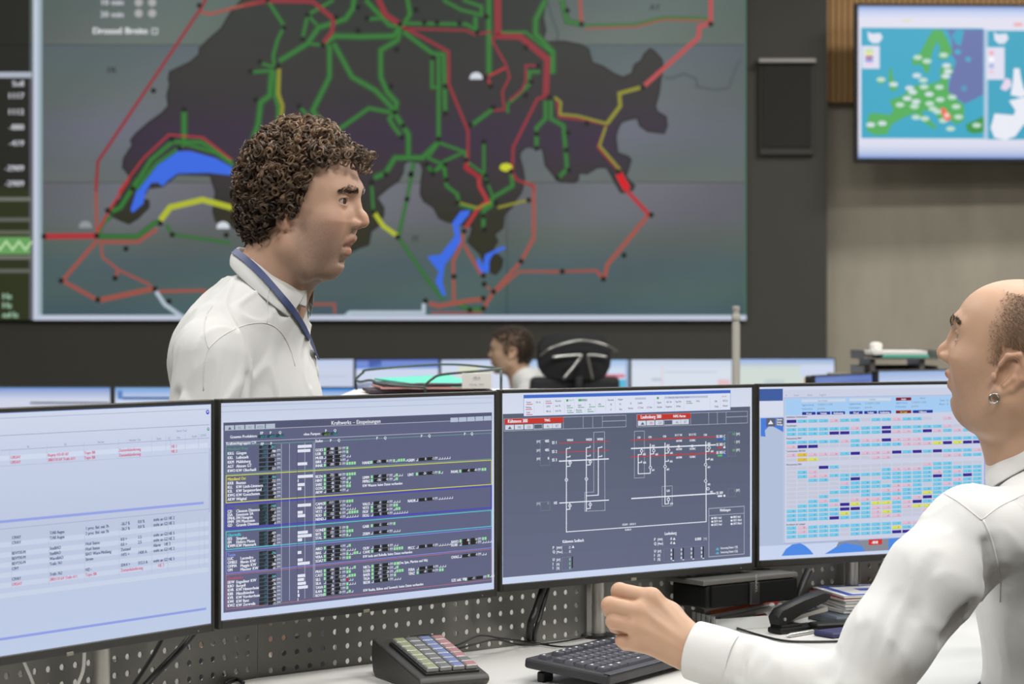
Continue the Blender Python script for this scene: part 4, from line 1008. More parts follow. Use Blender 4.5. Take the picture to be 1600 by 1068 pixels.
for y_, s_ in [(652.6, 'Ausländische Transformatoren'), (666.2, 'Grenzleitungen'), (686, 'Netzanspeisung 380kV'), (706, 'Transformatoren 380/220kV'), (726.8, 'Netzanspeisung 220kV'), (820.6, 'Koordination der Leitungen')]:
    m.t(1228.3, y_, s_, 2.7, rgb(60, 66, 90), sx=0.78, bold=0.03)
grid = [(655.7, 'bcccpccgccpccg.p...'), (668.7, 'ccccccpccbcccccpgcc'), (675.6, 'ccccbbcccbppcbpcpcc'), (688.6, 'cccccpcppbpppcccccc'), (695.7, 'pbbgggcccccpppybybb'), (708.5, 'popppcbpppbcbcbcccp'), (716.1, 'goygggggppgggggppcc'), (729.1, 'gggbcgggggggg pccggg'.replace(' ', '')), (735.8, 'gcpggggggcpppcccccc'), (742.5, 'gcppccccccccccpcpcc'),
        (748.9, 'ggccgcbggcccccbccbc'), (755.5, 'gggggpcccgccccccpcc'), (762, 'gggggcccccppcgcpccc'), (769, 'ggggccccgppccccccgc'), (775.1, 'gggcgggccccccyccggc'), (782.1, 'ggcpcgpppcpcpbccccc'), (788.8, 'gcccpbycyycpbcccpcc'), (796.1, 'cccccbbcppcpyyccccc'), (803.1, 'cccccyccpycggpccccc'), (809.5, 'ccccbcccpppgggccccc'), (822.4, 'cpcccccccccppcccccc'), (829, 'cpcccgccccyccccpccc'), (836, 'cccccgccccbbcccccgc')]
CC = {'c': rgb(112, 200, 232), 'p': rgb(220, 186, 206), 'b': rgb(48, 36, 140), 'g': rgb(194, 198, 214), 'y': rgb(214, 222, 90), 'o': rgb(222, 186, 60)}
u0, u1 = m.at(1228.9, 700)[0], m.at(1377.5, 700)[0]
pit = (u1 - u0) / 9.0
m.s.map = lambda x, y: (x, y)
for (y_, row) in grid:
    z0 = m.at(1228.9, y_)[1]; hh = 4.9 * m.t_ / F
    for k_, ch in enumerate(row[:19]):
        if ch == '.': continue
        x0 = u0 + pit * k_
        m.s.rect(x0, z0, x0 + pit * 0.9, z0 - hh, CC[ch], 4)
        if ch in 'cpyo':
            m.s.rect(x0, z0 - hh * 0.86, x0 + pit * 0.9, z0 - hh, tuple(v * 0.72 for v in CC[ch][:3]) + (1,), 5)
            m.s.text(str(random.randint(10, 99)), x0 + pit * 0.62, z0 - hh * 0.74, hh * 0.5, rgb(60, 90, 130) if ch == 'c' else rgb(110, 70, 110), 6, 'c', 0.9)
        elif ch == 'b':
            m.s.text('—', x0 + pit * 0.45, z0 - hh * 0.7, hh * 0.5, rgb(150, 60, 150), 6, 'c', 0.8)
m.s.map = m.at
m.done(); m.badge()
# ------------------------------------------------------------------ near desk: worktop, perforated panels, poles
DZ = CZ - 0.545
PC = [(-0.762, 2.877), (-0.392, 3.35), (0.1455, 3.80), (0.648, 4.15), (1.25, 4.44)]
M_desk = mat('white_laminate', rgb(210, 209, 204), 0.35, bump=0.02, bscale=200)
M_edge = mat('black_edge_band', rgb(34, 33, 30), 0.5)
M_panel = mat('grey_powder_coat', rgb(116, 115, 109), 0.42, 0.25, bump=0.05, bscale=900)
def offs(p, q, d):
    e = (Vector(q) - Vector(p)).normalized()
    return Vector((e.y, -e.x)) * d
desk = empty('desk', (0.2, 3.0, 0))
tag(desk, 'white desk with a black edge under the near monitors', 'desk')
rear = [Vector(p) + Vector((-0.006, 0.0)) for p in PC]
def plan(pts): return [(p[0] - 0.2, p[1] - 3.0) for p in pts]
front = [(1.36, 4.30), (1.22, 3.98), (0.92, 3.74), (0.80, 3.54), (0.70, 3.28), (0.52, 2.90), (0.25, 2.66), (-0.35, 2.50), (-0.62, 2.52), (-0.745, 2.74)]
MB().prism(plan([(p.x + 0.004, p.y - 0.004) for p in rear] + front), DZ - 0.028, DZ).build('worktop', M_desk, desk)
eb = MB()
eb.tube([(p[0] - 0.2, p[1] - 3.0, DZ - 0.014) for p in front], 0.0145, 8)
eb.build('edge_band', M_edge, desk)
for (x_, y_) in [(-0.45, 2.62), (0.45, 2.92), (1.15, 4.2), (-0.62, 2.86)]:
    MB().box((x_ - 0.2, y_ - 3.0, (DZ - 0.03) / 2), (0.07, 0.07, DZ - 0.03), 0.006).build('leg', M_metal, desk)

def perf_panel(p, q, z0, z1, label, off=0.0, pitch=0.0243, r=0.0046):
    p, q = Vector(p), Vector(q)
    L = (q - p).length
    o = empty('perforated_panel', (p.x, p.y, z0), math.atan2(q.y - p.y, q.x - p.x))
    tag(o, label, 'panel', 'perforated panels behind the near monitors')
    mb = MB()
    nx, nz = int((L - 0.016) / pitch), int((z1 - z0 - 0.004) / pitch)
    mx = (L - nx * pitch) / 2
    mz = 0.002
    th, N = 0.0025, 12
    for yy in (0.0, th):
        V, Fc = [], []
        for i in range(nx):
            for j in range(nz):
                cx, cz_ = mx + (i + 0.5) * pitch, mz + (j + 0.5) * pitch
                b = len(V)
                for k in range(N):
                    a = 2 * math.pi * (k + 0.5) / N
                    V.append((cx + r * math.cos(a), yy, cz_ + r * math.sin(a)))
                hp = pitch / 2
                ring = []
                for k in range(N):
                    a = 2 * math.pi * (k + 0.5) / N
                    c_, s_ = math.cos(a), math.sin(a)
                    kk = hp / max(abs(c_), abs(s_))
                    ring.append((cx + kk * c_, yy, cz_ + kk * s_))
                V += ring
                corners = [(cx + hp, yy, cz_ + hp), (cx - hp, yy, cz_ + hp), (cx - hp, yy, cz_ - hp), (cx + hp, yy, cz_ - hp)]
                V += corners
                for k in range(N):
                    k2 = (k + 1) % N
                    f = [b + k, b + N + k]
                    a0, a1 = (k + 0.5) * 360.0 / N, (k + 1.5) * 360.0 / N
                    for ci, ca_ in enumerate((45, 135, 225, 315)):
                        if a0 < ca_ < a1: f.append(b + 2 * N + ci)
                    f += [b + N + k2, b + k2]
                    Fc.append(f[::-1] if yy == 0 else f)
        mb.add(V, Fc)
    # hole walls
    for i in range(nx):
        for j in range(nz):
            cx, cz_ = mx + (i + 0.5) * pitch, mz + (j + 0.5) * pitch
            V = [(cx + r * math.cos(2 * math.pi * (k + 0.5) / N), yy, cz_ + r * math.sin(2 * math.pi * (k + 0.5) / N)) for yy in (0, th) for k in range(N)]
            mb.add(V, [[k, (k + 1) % N, N + (k + 1) % N, N + k] for k in range(N)])
    top = z1 - z0
    mb.box((mx / 2, th / 2, top / 2), (mx, th, top)); mb.box((L - mx / 2, th / 2, top / 2), (mx, th, top))
    zt_ = mz + nz * pitch
    mb.box((L / 2, th / 2, (zt_ + top) / 2), (L - 2 * mx, th, top - zt_))
    mb.build('perforated_sheet', M_panel, o)
    MB().box((L / 2, 0.012, top - 0.008), (L, 0.02, 0.016), 0.002).build('top_rail', M_metal, o)
    return o
def gap(i, a, b):
    p, q = Vector(PC[i]), Vector(PC[i + 1])
    e = (q - p).normalized()
    return p + e * a, q - e * b
labs = ['grey perforated metal panel under the leftmost monitor', 'grey perforated metal panel behind the keypad and keyboard', 'grey perforated metal panel behind the black loudspeaker and pen tray', 'grey perforated metal panel beyond the stack of magazines']
for i, (a, b) in enumerate([(0, 0.0012), (0.0012, 0.02), (0.02, 0.02), (0.02, 0)]):
    p, q = gap(i, a, b)
    perf_panel(p, q, DZ - (0.03 if i else 0.12), CZ - 0.37, labs[i])
for px_, d_, lab in [(158, 3.04, 'steel pole beneath the leftmost monitor'), (935, 3.783, 'steel pole behind the raised hand'), (1331, 4.125, 'steel pole beside the stack of magazines')]:
    p = U(px_, 900, d_)
    zb = DZ
    o = empty('monitor_pole', (p.x, p.y, zb if px_ > 200 else 0.0))
    tag(o, lab, 'pole', 'steel monitor poles')
    h_ = CZ - 0.34 - zb if px_ > 200 else CZ - 0.34
    MB().lathe([(0.0125, 0.0), (0.0125, h_)], 24).build('tube', M_metal, o, smooth='auto')
    MB().lathe([(0.0131, 0.0), (0.0131, 0.006)], 24, TR(0, 0, 0.05 if px_ > 200 else DZ + 0.03)).build('collar', M_metal, o, smooth='auto')
    MB().lathe([(0.03, 0), (0.03, 0.006), (0.014, 0.008)], 24).build('base_flange', M_black, o, smooth='auto')

# ------------------------------------------------------------------ programmable keypad
kp = empty('keypad', (-0.126, 3.315, DZ), math.radians(27))
tag(kp, 'black sloping keypad with coloured keys in front of the perforated panel', 'keypad')
KW, KL, KF, KB = 0.115, 0.175, 0.02, 0.058
M_dark = mat('charcoal_plastic', rgb(58, 56, 53), 0.45, bump=0.05, bscale=800)
prof = [(-KL / 2, 0.006), (-KL / 2 - 0.006, 0.012), (-KL / 2 - 0.002, KF), (KL / 2, KB), (KL / 2 + 0.004, 0.03), (KL / 2 - 0.002, 0.008), (KL / 2 - 0.01, 0.0), (-KL / 2 + 0.008, 0.0)]
bm_ = MB()
n_ = len(prof)
V_ = [(sx * KW / 2, y, z) for sx in (-1, 1) for (y, z) in prof]
bm_.add(V_, [list(range(n_)), [n_ + k for k in range(n_)][::-1]] + [[k, n_ + k, n_ + (k + 1) % n_, (k + 1) % n_] for k in range(n_)])
kb_o = bm_.build('case', M_dark, kp)
bv = kb_o.modifiers.new('bevel', 'BEVEL'); bv.width = 0.003; bv.segments = 2; bv.limit_method = 'ANGLE'
sl = math.atan2(KB - KF, KL)
KM = TR(0, -KL / 2, KF) @ Rx(sl)
M_key = {n: mat('key_' + n, rgb(*c), 0.35) for n, c in [('olive', (136, 142, 108)), ('grey', (104, 106, 104)), ('blue', (104, 116, 156)), ('rose', (156, 112, 112)), ('skirt', (38, 38, 36))]}
MB().box((0.002, 0.078, 0.002), (0.089, 0.137, 0.005), 0.001, M=KM).build('key_field', M_key['skirt'], kp)
kcol = [['olive'] * 7, ['grey'] * 7, ['blue', 'blue', 'blue', 'blue', 'blue', 'blue', 'blue'], ['rose', 'grey', 'rose', 'rose', 'rose', 'rose', 'rose']]
M_clear = mat('clear_keycap', rgb(128, 129, 126), 0.25)
for c_ in range(4):
    for r_ in range(7):
        T = KM @ TR(-0.0315 + 0.0215 * c_ + 0.002, 0.021 + 0.019 * r_, 0.008)
        k = MB().box((0, 0, 0), (0.0195, 0.0172, 0.0065), 0.0012, 2, M=T).build('key', M_clear, kp)
        MB().box((0, 0, 0.0035), (0.0165, 0.0142, 0.0012), 0.0004, 1, M=T).build('key_insert', M_key[kcol[c_][r_]], k)

# ------------------------------------------------------------------ keyboard
ka = math.radians(57)
kbd = empty('keyboard', (0.0175, 3.304, DZ), ka)
tag(kbd, 'black computer keyboard with white legends under the raised hand', 'keyboard')
BL, BD = 0.445, 0.150
kslope = math.radians(5.5)
KB_M = TR(0, -BD, 0.012) @ Rx(kslope)
MB().box((BL / 2, BD / 2, 0.004), (BL, BD, 0.016), 0.004, 2, M=KB_M).build('case', mat('keyboard_case', rgb(46, 46, 49), 0.5, bump=0.05, bscale=900), kbd)
for x_ in (0.03, BL - 0.03):
    MB().box((x_, -0.02, 0.008), (0.03, 0.012, 0.016), 0.002, 1).build('foot', M_black, kbd)
M_kc = mat('black_keycap', rgb(66, 66, 73), 0.45)
leg_sheet = Sheet(step=0, off=0)
kv, kf, kcx = [], [], []
rowsK = []
def krow(y, widths, x0=0.012, letters=''):
    x = x0
    for i, w in enumerate(widths):
        if w > 0: rowsK.append((x, y, w * 0.0188 - 0.0016, letters[i] if i < len(letters) else ''))
        x += abs(w) * 0.0188
krow(0.126, [1, -1, 1, 1, 1, 1, -0.5, 1, 1, 1, 1, -0.5, 1, 1, 1, 1, -0.25, 1, 1, 1, -0.25, 1, 1, 1, 1])
krow(0.099, [1] * 13 + [2, -0.25, 1, 1, 1, -0.25, 1, 1, 1, 1], letters="§1234567890'^")
krow(0.080, [1.5] + [1] * 12 + [1.5, -0.25, 1, 1, 1, -0.25, 1, 1, 1, 1], letters=' QWERTZUIOPÜ')
krow(0.061, [1.75] + [1] * 12 + [1.25, -3.5, 1, 1, 1], letters=' ASDFGHJKLÖÄ$')
krow(0.042, [1.25] + [1] * 11 + [2.75, -1.25, 1, -1.25, 1, 1, 1, 1], letters=' <YXCVBNM,.-')
krow(0.023, [1.25, 1.25, 1.25, 6.25, 1.25, 1.25, 1.25, 1.25, -0.25, 1, 1, 1, -0.25, 2, 1])
cache_key = {}
M_leg = mat('white_legend', rgb(225, 226, 228), 0.5)
for (x, y, w, ch) in rowsK:
    key_ = round(w, 4)
    T = KB_M @ TR(x + w / 2, y, 0.0145)
    if key_ not in cache_key:
        V, Fc = bevel_box(w, 0.0172, 0.007, 0.0012, 1)
        V = [Vector((v.x * (0.84 if v.z > 0 else 1) if w < 0.03 else v.x * (1 - 0.003 / w if v.z > 0 else 1), v.y * (0.84 if v.z > 0 else 1), v.z)) for v in V]
        me = MB().add(V, Fc).build('key', M_kc, kbd)
        cache_key[key_] = me
        o = me
    else:
        o = cache_key[key_].copy(); COL.objects.link(o); o.parent = kbd
    o.matrix_local = T
    lg = MB()
    if ch and ch != ' ':
        gv, gf, adv = glyph(ch)
        hh = 0.0046 / 0.69
        lg.add([(-w / 2 * 0.62 + a * hh, -0.001 + b * hh, 0.0037) for a, b in gv], gf)
    else:
        lg.box((-w * 0.12, 0.001, 0.0036), (min(w, 0.02) * 0.3, 0.0028, 0.0003))
    lo = lg.build('legend', M_leg, o)
MB().box((BL / 2, 0.006, 0.0125), (BL - 0.004, 0.012, 0.002), 0.0008, 1, M=KB_M).build('front_lip', M_kc, kbd)

# ------------------------------------------------------------------ cables
M_cable = mat('black_cable', rgb(22, 22, 21), 0.45)
M_wcable = mat('white_cable', rgb(214, 214, 208), 0.5)
def spline(pts, n=8):
    P = [Vector(p) for p in pts]
    P = [2 * P[0] - P[1]] + P + [2 * P[-1] - P[-2]]
    out = []
    for i in range(1, len(P) - 2):
        for k in range(n):
            t = k / n
            a, b, c, d = P[i - 1], P[i], P[i + 1], P[i + 2]
            out.append(0.5 * ((2 * b) + (c - a) * t + (2 * a - 5 * b + 4 * c - d) * t * t + (3 * b - a - 3 * c + d) * t ** 3))
    out.append(P[-2])
    return out
def cable(pts, r, label, m=None, name='cable', group='cables behind the monitors'):
    o = MB().tube(spline(pts), r, 8).build(name, m or M_cable, smooth=True)
    tag(o, label, 'cable', group)
    return o
def dk(px, py, h=0.0):
    """point h above the desk seen at that place"""
    d = (CZ - DZ - h) * F / (py - HY)
    return U(px, py, d)
cable([U(272, 955, 3.14), U(252, 1000, 3.12), U(235, 1030, 3.11), U(205, 1075, 3.09), U(170, 1120, 3.06)], 0.003, 'thinner black cable hanging below the leftmost monitor')
cable([U(318, 970, 3.19), U(280, 1015, 3.15), U(248, 1048, 3.13), U(200, 1100, 3.08)], 0.0052, 'thicker black cable slanting below the leftmost monitor')
cable([U(36, 1030, 2.92), U(52, 1068, 2.92), U(62, 1100, 2.92)], 0.0022, 'short white cable at the far left below the monitor', M_wcable)
cable([U(132, 1010, 2.99), U(130, 1045, 2.99), U(120, 1072, 2.99), U(105, 1110, 2.97)], 0.0024, 'white cable beside the left steel pole', M_wcable)
cable([U(850, 915, 3.665), U(838, 950, 3.655), U(829, 975, 3.645), dk(827, 1000, 0.004)], 0.0062, 'thick black cable running down behind the keyboard')
cable([U(858, 912, 3.675), U(846, 955, 3.66), U(838, 980, 3.65), dk(835, 1000, 0.004)], 0.0036, 'thin black cable beside the thick one behind the keyboard')
cable([dk(690, 1016, 0.025), U(720, 1005, 3.52), U(750, 992, 3.56), U(785, 997, 3.58), dk(830, 1003, 0.006), dk(880, 1010, 0.004), dk(920, 1004, 0.004), dk(965, 990, 0.004)], 0.0017, 'looping black cable from the keypad to the panel', group=None)
cable([dk(700, 1018, 0.015), U(740, 1006, 3.52), U(775, 999, 3.56), dk(812, 1007, 0.006), dk(860, 1004, 0.004), dk(905, 997, 0.004), dk(960, 984, 0.004)], 0.0017, 'lower black cable lying across the desk behind the keyboard', group=None)
cable([U(611, 1002, 3.43), U(640, 995, 3.44), U(668, 992, 3.44), U(690, 996, 3.43), U(693, 1008, 3.41)], 0.0016, 'black cable arched over the back of the keypad', group=None)
cable([U(1264, 890, 3.985), U(1252, 920, 3.965), U(1242, 950, 3.95), dk(1232, 975, 0.006)], 0.0075, 'thick black cable right of the black loudspeaker', group=None)
cable([dk(352, 1068, 0.004), dk(364, 1062, 0.004), dk(372, 1061, 0.004), dk(380, 1066, 0.004)], 0.003, 'black cable loop at the left desk corner', group=None)

# ------------------------------------------------------------------ small black loudspeaker
la, lb = U(1111, 930, 3.80), U(1250, 930, 3.93)
sa = math.atan2(lb.y - la.y, lb.x - la.x)
ls = empty('loudspeaker', (la.x, la.y, DZ + 0.046), sa)
tag(ls, 'wide black desktop loudspeaker under the circuit diagram monitor', 'loudspeaker')
LW_ = (Vector((lb.x, lb.y)) - Vector((la.x, la.y))).length
LH_ = CZ - (907 - HY) / F * 3.88 - DZ - 0.046
M_gloss = mat('gloss_black', rgb(16, 16, 15), 0.5, spec=0.2)
MB().box((LW_ / 2 - 0.005, 0.052, LH_ / 2), (LW_, 0.09, LH_), 0.004).build('cabinet', M_gloss, ls)
M_gr = mat('black_grille', rgb(18, 18, 17), 0.8, bump=0.4, bscale=1400, spec=0.15)
MB().box((LW_ * 0.22, 0.006, LH_ / 2), (LW_ * 0.40, 0.008, LH_ * 0.95), 0.002).build('grille', M_gr, ls)
MB().box((LW_ * 0.76, 0.006, LH_ / 2), (LW_ * 0.44, 0.008, LH_ * 0.95), 0.002).build('grille', M_gr, ls)
MB().box((LW_ * 0.485, 0.004, LH_ / 2), (LW_ * 0.105, 0.01, LH_ * 0.97), 0.002).build('control_strip', mat('black_strip', rgb(38, 38, 37), 0.3), ls)
tx = Sheet(step=0.0, off=0.0015)
tx.text('YAMAHA', 0, 0, 0.0055, rgb(140, 140, 138), 0)
tm = MB().add([(LW_ * 0.505 - v[2], -0.0018, 0.022 + v[0]) for v in tx.v], tx.f)
tm.build('lettering', mat('grey_print', rgb(150, 150, 146), 0.5), ls)
# monitor shelf plate over the loudspeaker
shelf = MB().box((0, 0, 0), (LW_ * 1.06, 0.10, 0.009), 0.002, M=TR(la.x, la.y, 0) @ Rz(sa) @ TR(LW_ * 0.47, 0.055, DZ + 0.046 + LH_ + 0.005)).build('shelf_plate', mat('light_grey_metal', rgb(100, 99, 93), 0.4, 0.3))
tag(shelf, 'light grey metal plate lying on the black loudspeaker', 'plate')
# ------------------------------------------------------------------ bodies: blended solids turned into one continuous skin
def _len3(x, y, z): return np.sqrt(x * x + y * y + z * z)
class Solid:
    """list of blended primitives; each is (op, function, centre box, blend)"""
    def __init__(self):
        self.p = []
        self.M = None
        self.post = []
    def _xf(self, fn):
        if self.M is None: return fn
        I = self.M.inverted()
        sc = self.M.to_scale()[0]
        a = [[I[i][j] for j in range(4)] for i in range(3)]
        def g(x, y, z):
            return sc * fn(a[0][0] * x + a[0][1] * y + a[0][2] * z + a[0][3], a[1][0] * x + a[1][1] * y + a[1][2] * z + a[1][3], a[2][0] * x + a[2][1] * y + a[2][2] * z + a[2][3])
        return g
    def _add(self, fn, lo, hi, op, k):
        if self.M is not None:
            cs = [self.M @ Vector((lo[0] if i & 1 else hi[0], lo[1] if i & 2 else hi[1], lo[2] if i & 4 else hi[2])) for i in range(8)]
            lo = [min(c[j] for c in cs) for j in range(3)]; hi = [max(c[j] for c in cs) for j in range(3)]
            k = k * self.M.to_scale()[0]
        self.p.append((op, self._xf(fn), lo, hi, k))
    def ell(self, c, r, k=0.015, op='+', rot=None):
        R = None if rot is None else rot.to_3x3().inverted()
        def fn(x, y, z):
            x, y, z = x - c[0], y - c[1], z - c[2]
            if R is not None:
                x, y, z = R[0][0] * x + R[0][1] * y + R[0][2] * z, R[1][0] * x + R[1][1] * y + R[1][2] * z, R[2][0] * x + R[2][1] * y + R[2][2] * z
            k0 = _len3(x / r[0], y / r[1], z / r[2])
            k1 = _len3(x / r[0] ** 2, y / r[1] ** 2, z / r[2] ** 2)
            return k0 * (k0 - 1.0) / np.maximum(k1, 1e-9)
        m = max(r) if rot is not None else 0
        rr = [m or r[j] for j in range(3)]
        self._add(fn, [c[j] - rr[j] for j in range(3)], [c[j] + rr[j] for j in range(3)], op, k)
        return self
    def cap(self, a, b, ra, rb=None, k=0.01, op='+', fl=None):
        rb = ra if rb is None else rb
        a, b = Vector(a), Vector(b)
        d = b - a
        L2 = max(d.dot(d), 1e-12)
        def fn(x, y, z):
            px, py, pz = x - a.x, y - a.y, z - a.z
            t = np.clip((px * d.x + py * d.y + pz * d.z) / L2, 0, 1)
            return _len3(px - t * d.x, py - t * d.y, pz - t * d.z) - (ra + (rb - ra) * t)
        R = max(ra, rb)
        self._add(fn, [min(a[j], b[j]) - R for j in range(3)], [max(a[j], b[j]) + R for j in range(3)], op, k)
        return self
    def chain(self, pts, rs, k=0.01, op='+'):
        rs = rs if isinstance(rs, (list, tuple)) else [rs] * len(pts)
        for i in range(len(pts) - 1):
            self.cap(pts[i], pts[i + 1], rs[i], rs[i + 1], k, op)
        return self
    def both(self, meth, *args, **kw):
        """mirror a primitive about the y = 0 plane"""
        getattr(self, meth)(*args, **kw)
        def mir(v):
            return (v[0], -v[1], v[2])
        a = list(args)
        if meth == 'ell': a[0] = mir(a[0])
        elif meth == 'cap': a[0], a[1] = mir(a[0]), mir(a[1])
        elif meth == 'chain': a[0] = [mir(v) for v in a[0]]
        if kw.get('rot') is not None:
            S = Matrix.Diagonal((1, -1, 1, 1)); kw = dict(kw); kw['rot'] = S @ kw['rot'] @ S
        getattr(self, meth)(*a, **kw)
        return self
    @staticmethod
    def _mix(D, d, op, k):
        if op == '+':
            h = np.maximum(k - np.abs(D - d), 0.0) / k
            return np.minimum(D, d) - h * h * k * 0.25
        d = -d
        h = np.maximum(k - np.abs(D - d), 0.0) / k
        return np.maximum(D, d) + h * h * k * 0.25
    def at(self, x, y, z):
        D = np.full(np.shape(x), 1.0)
        for op, fn, lo, hi, k in self.p:
            mg = k + 0.012
            m = (x > lo[0] - mg) & (x < hi[0] + mg) & (y > lo[1] - mg) & (y < hi[1] + mg) & (z > lo[2] - mg) & (z < hi[2] + mg)
            if not m.any(): continue
            D[m] = self._mix(D[m], fn(x[m], y[m], z[m]), op, k)
        for f in self.post: D = D + f(x, y, z)
        return D
    def mesh(self, xs, ys, zs, it=2):
        D = np.full((len(xs), len(ys), len(zs)), 1.0, dtype=np.float64)
        for op, fn, lo, hi, k in self.p:
            mg = k + 0.012
            i0, i1 = np.searchsorted(xs, lo[0] - mg), np.searchsorted(xs, hi[0] + mg)
            j0, j1 = np.searchsorted(ys, lo[1] - mg), np.searchsorted(ys, hi[1] + mg)
            l0, l1 = np.searchsorted(zs, lo[2] - mg), np.searchsorted(zs, hi[2] + mg)
            if i0 >= i1 or j0 >= j1 or l0 >= l1: continue
            S = np.s_[i0:i1, j0:j1, l0:l1]
            d = fn(xs[i0:i1, None, None], ys[None, j0:j1, None], zs[None, None, l0:l1])
            D[S] = self._mix(D[S], d, op, k)
        if self.post:
            near = np.abs(D) < 0.06
            ii = np.nonzero(near)
            add = sum(f(xs[ii[0]], ys[ii[1]], zs[ii[2]]) for f in self.post)
            D[ii] += add
        ins = D < 0
        # cells with a sign change
        c = [ins[a:a - 1 or None, b:b - 1 or None, e:e - 1 or None] for a in (0, 1) for b in (0, 1) for e in (0, 1)]
        cnt = sum(q.astype(np.int8) for q in c)
        act = (cnt > 0) & (cnt < 8)
        ci = np.nonzero(act)
        idx = np.full(act.shape, -1, dtype=np.int64)
        idx[ci] = np.arange(len(ci[0]))
        # vertex = mean of edge crossings
        acc = np.zeros((len(ci[0]), 3)); num = np.zeros(len(ci[0]))
        ax = [xs, ys, zs]
        for e in range(3):
            o1, o2 = [q for q in range(3) if q != e]
            for u in (0, 1):
                for w in (0, 1):
                    s0 = [0, 0, 0]; s0[o1] = u; s0[o2] = w
                    s1 = list(s0); s1[e] = 1
                    A0 = tuple(ci[q] + s0[q] for q in range(3)); A1 = tuple(ci[q] + s1[q] for q in range(3))
                    d0, d1 = D[A0], D[A1]
                    m = (d0 < 0) != (d1 < 0)
                    t = np.where(m, d0 / np.where(m, d0 - d1, 1), 0)
                    for q in range(3):
                        v0, v1 = ax[q][A0[q]], ax[q][A1[q]]
                        acc[:, q] += np.where(m, v0 + (v1 - v0) * t, 0)
                    num += m
        V = acc / num[:, None]
        Fs = []
        for e in range(3):
            o1, o2 = [(1, 2), (2, 0), (0, 1)][e]
            sl0 = [slice(None)] * 3; sl1 = [slice(None)] * 3
            sl0[e] = slice(0, -1); sl1[e] = slice(1, None)
            a, b = ins[tuple(sl0)], ins[tuple(sl1)]
            ch = a != b
            ed = np.nonzero(ch)
            lim = np.ones(len(ed[0]), bool)
            lim &= (ed[o1] > 0) & (ed[o1] < len(ax[o1]) - 1) & (ed[o2] > 0) & (ed[o2] < len(ax[o2]) - 1)
            ed = [q[lim] for q in ed]
            up = a[tuple(ed)]
            def cell(d1, d2):
                q = list(ed); q[o1] = ed[o1] + d1; q[o2] = ed[o2] + d2
                return idx[tuple(q)]
            quad = np.stack([cell(-1, -1), cell(0, -1), cell(0, 0), cell(-1, 0)], 1)
            quad[~up] = quad[~up][:, ::-1]
            Fs.append(quad)
        Fq = np.concatenate(Fs)
        Fq = Fq[(Fq >= 0).all(1)]
        for _ in range(it):
            h = 4e-4
            d = self.at(V[:, 0], V[:, 1], V[:, 2])
            gx = self.at(V[:, 0] + h, V[:, 1], V[:, 2]) - d
            gy = self.at(V[:, 0], V[:, 1] + h, V[:, 2]) - d
            gz = self.at(V[:, 0], V[:, 1], V[:, 2] + h) - d
            gr = np.stack([gx, gy, gz], 1) / h
            n2 = np.maximum((gr ** 2).sum(1), 0.2)
            st = np.clip(d / n2, -0.004, 0.004)
            V = V - gr * st[:, None]
        return V, Fq

def axis(*segs):
    """grid line positions from (start, end, step) segments"""
    out = []
    for a, b, st in segs:
        out.append(np.linspace(a, b, max(2, int(round((b - a) / st)) + 1))[:-1])
    out.append(np.array([segs[-1][1]]))
    return np.concatenate(out)

def noise3(x, y, z, s, seed=0):
    r = np.random.default_rng(seed)
    o = 0
    for k in range(5):
        d = r.normal(size=3); d /= np.linalg.norm(d)
        o = o + np.sin((x * d[0] + y * d[1] + z * d[2]) * s * (0.7 + 0.25 * k) + r.uniform(0, 6.3)) / 5
    return o

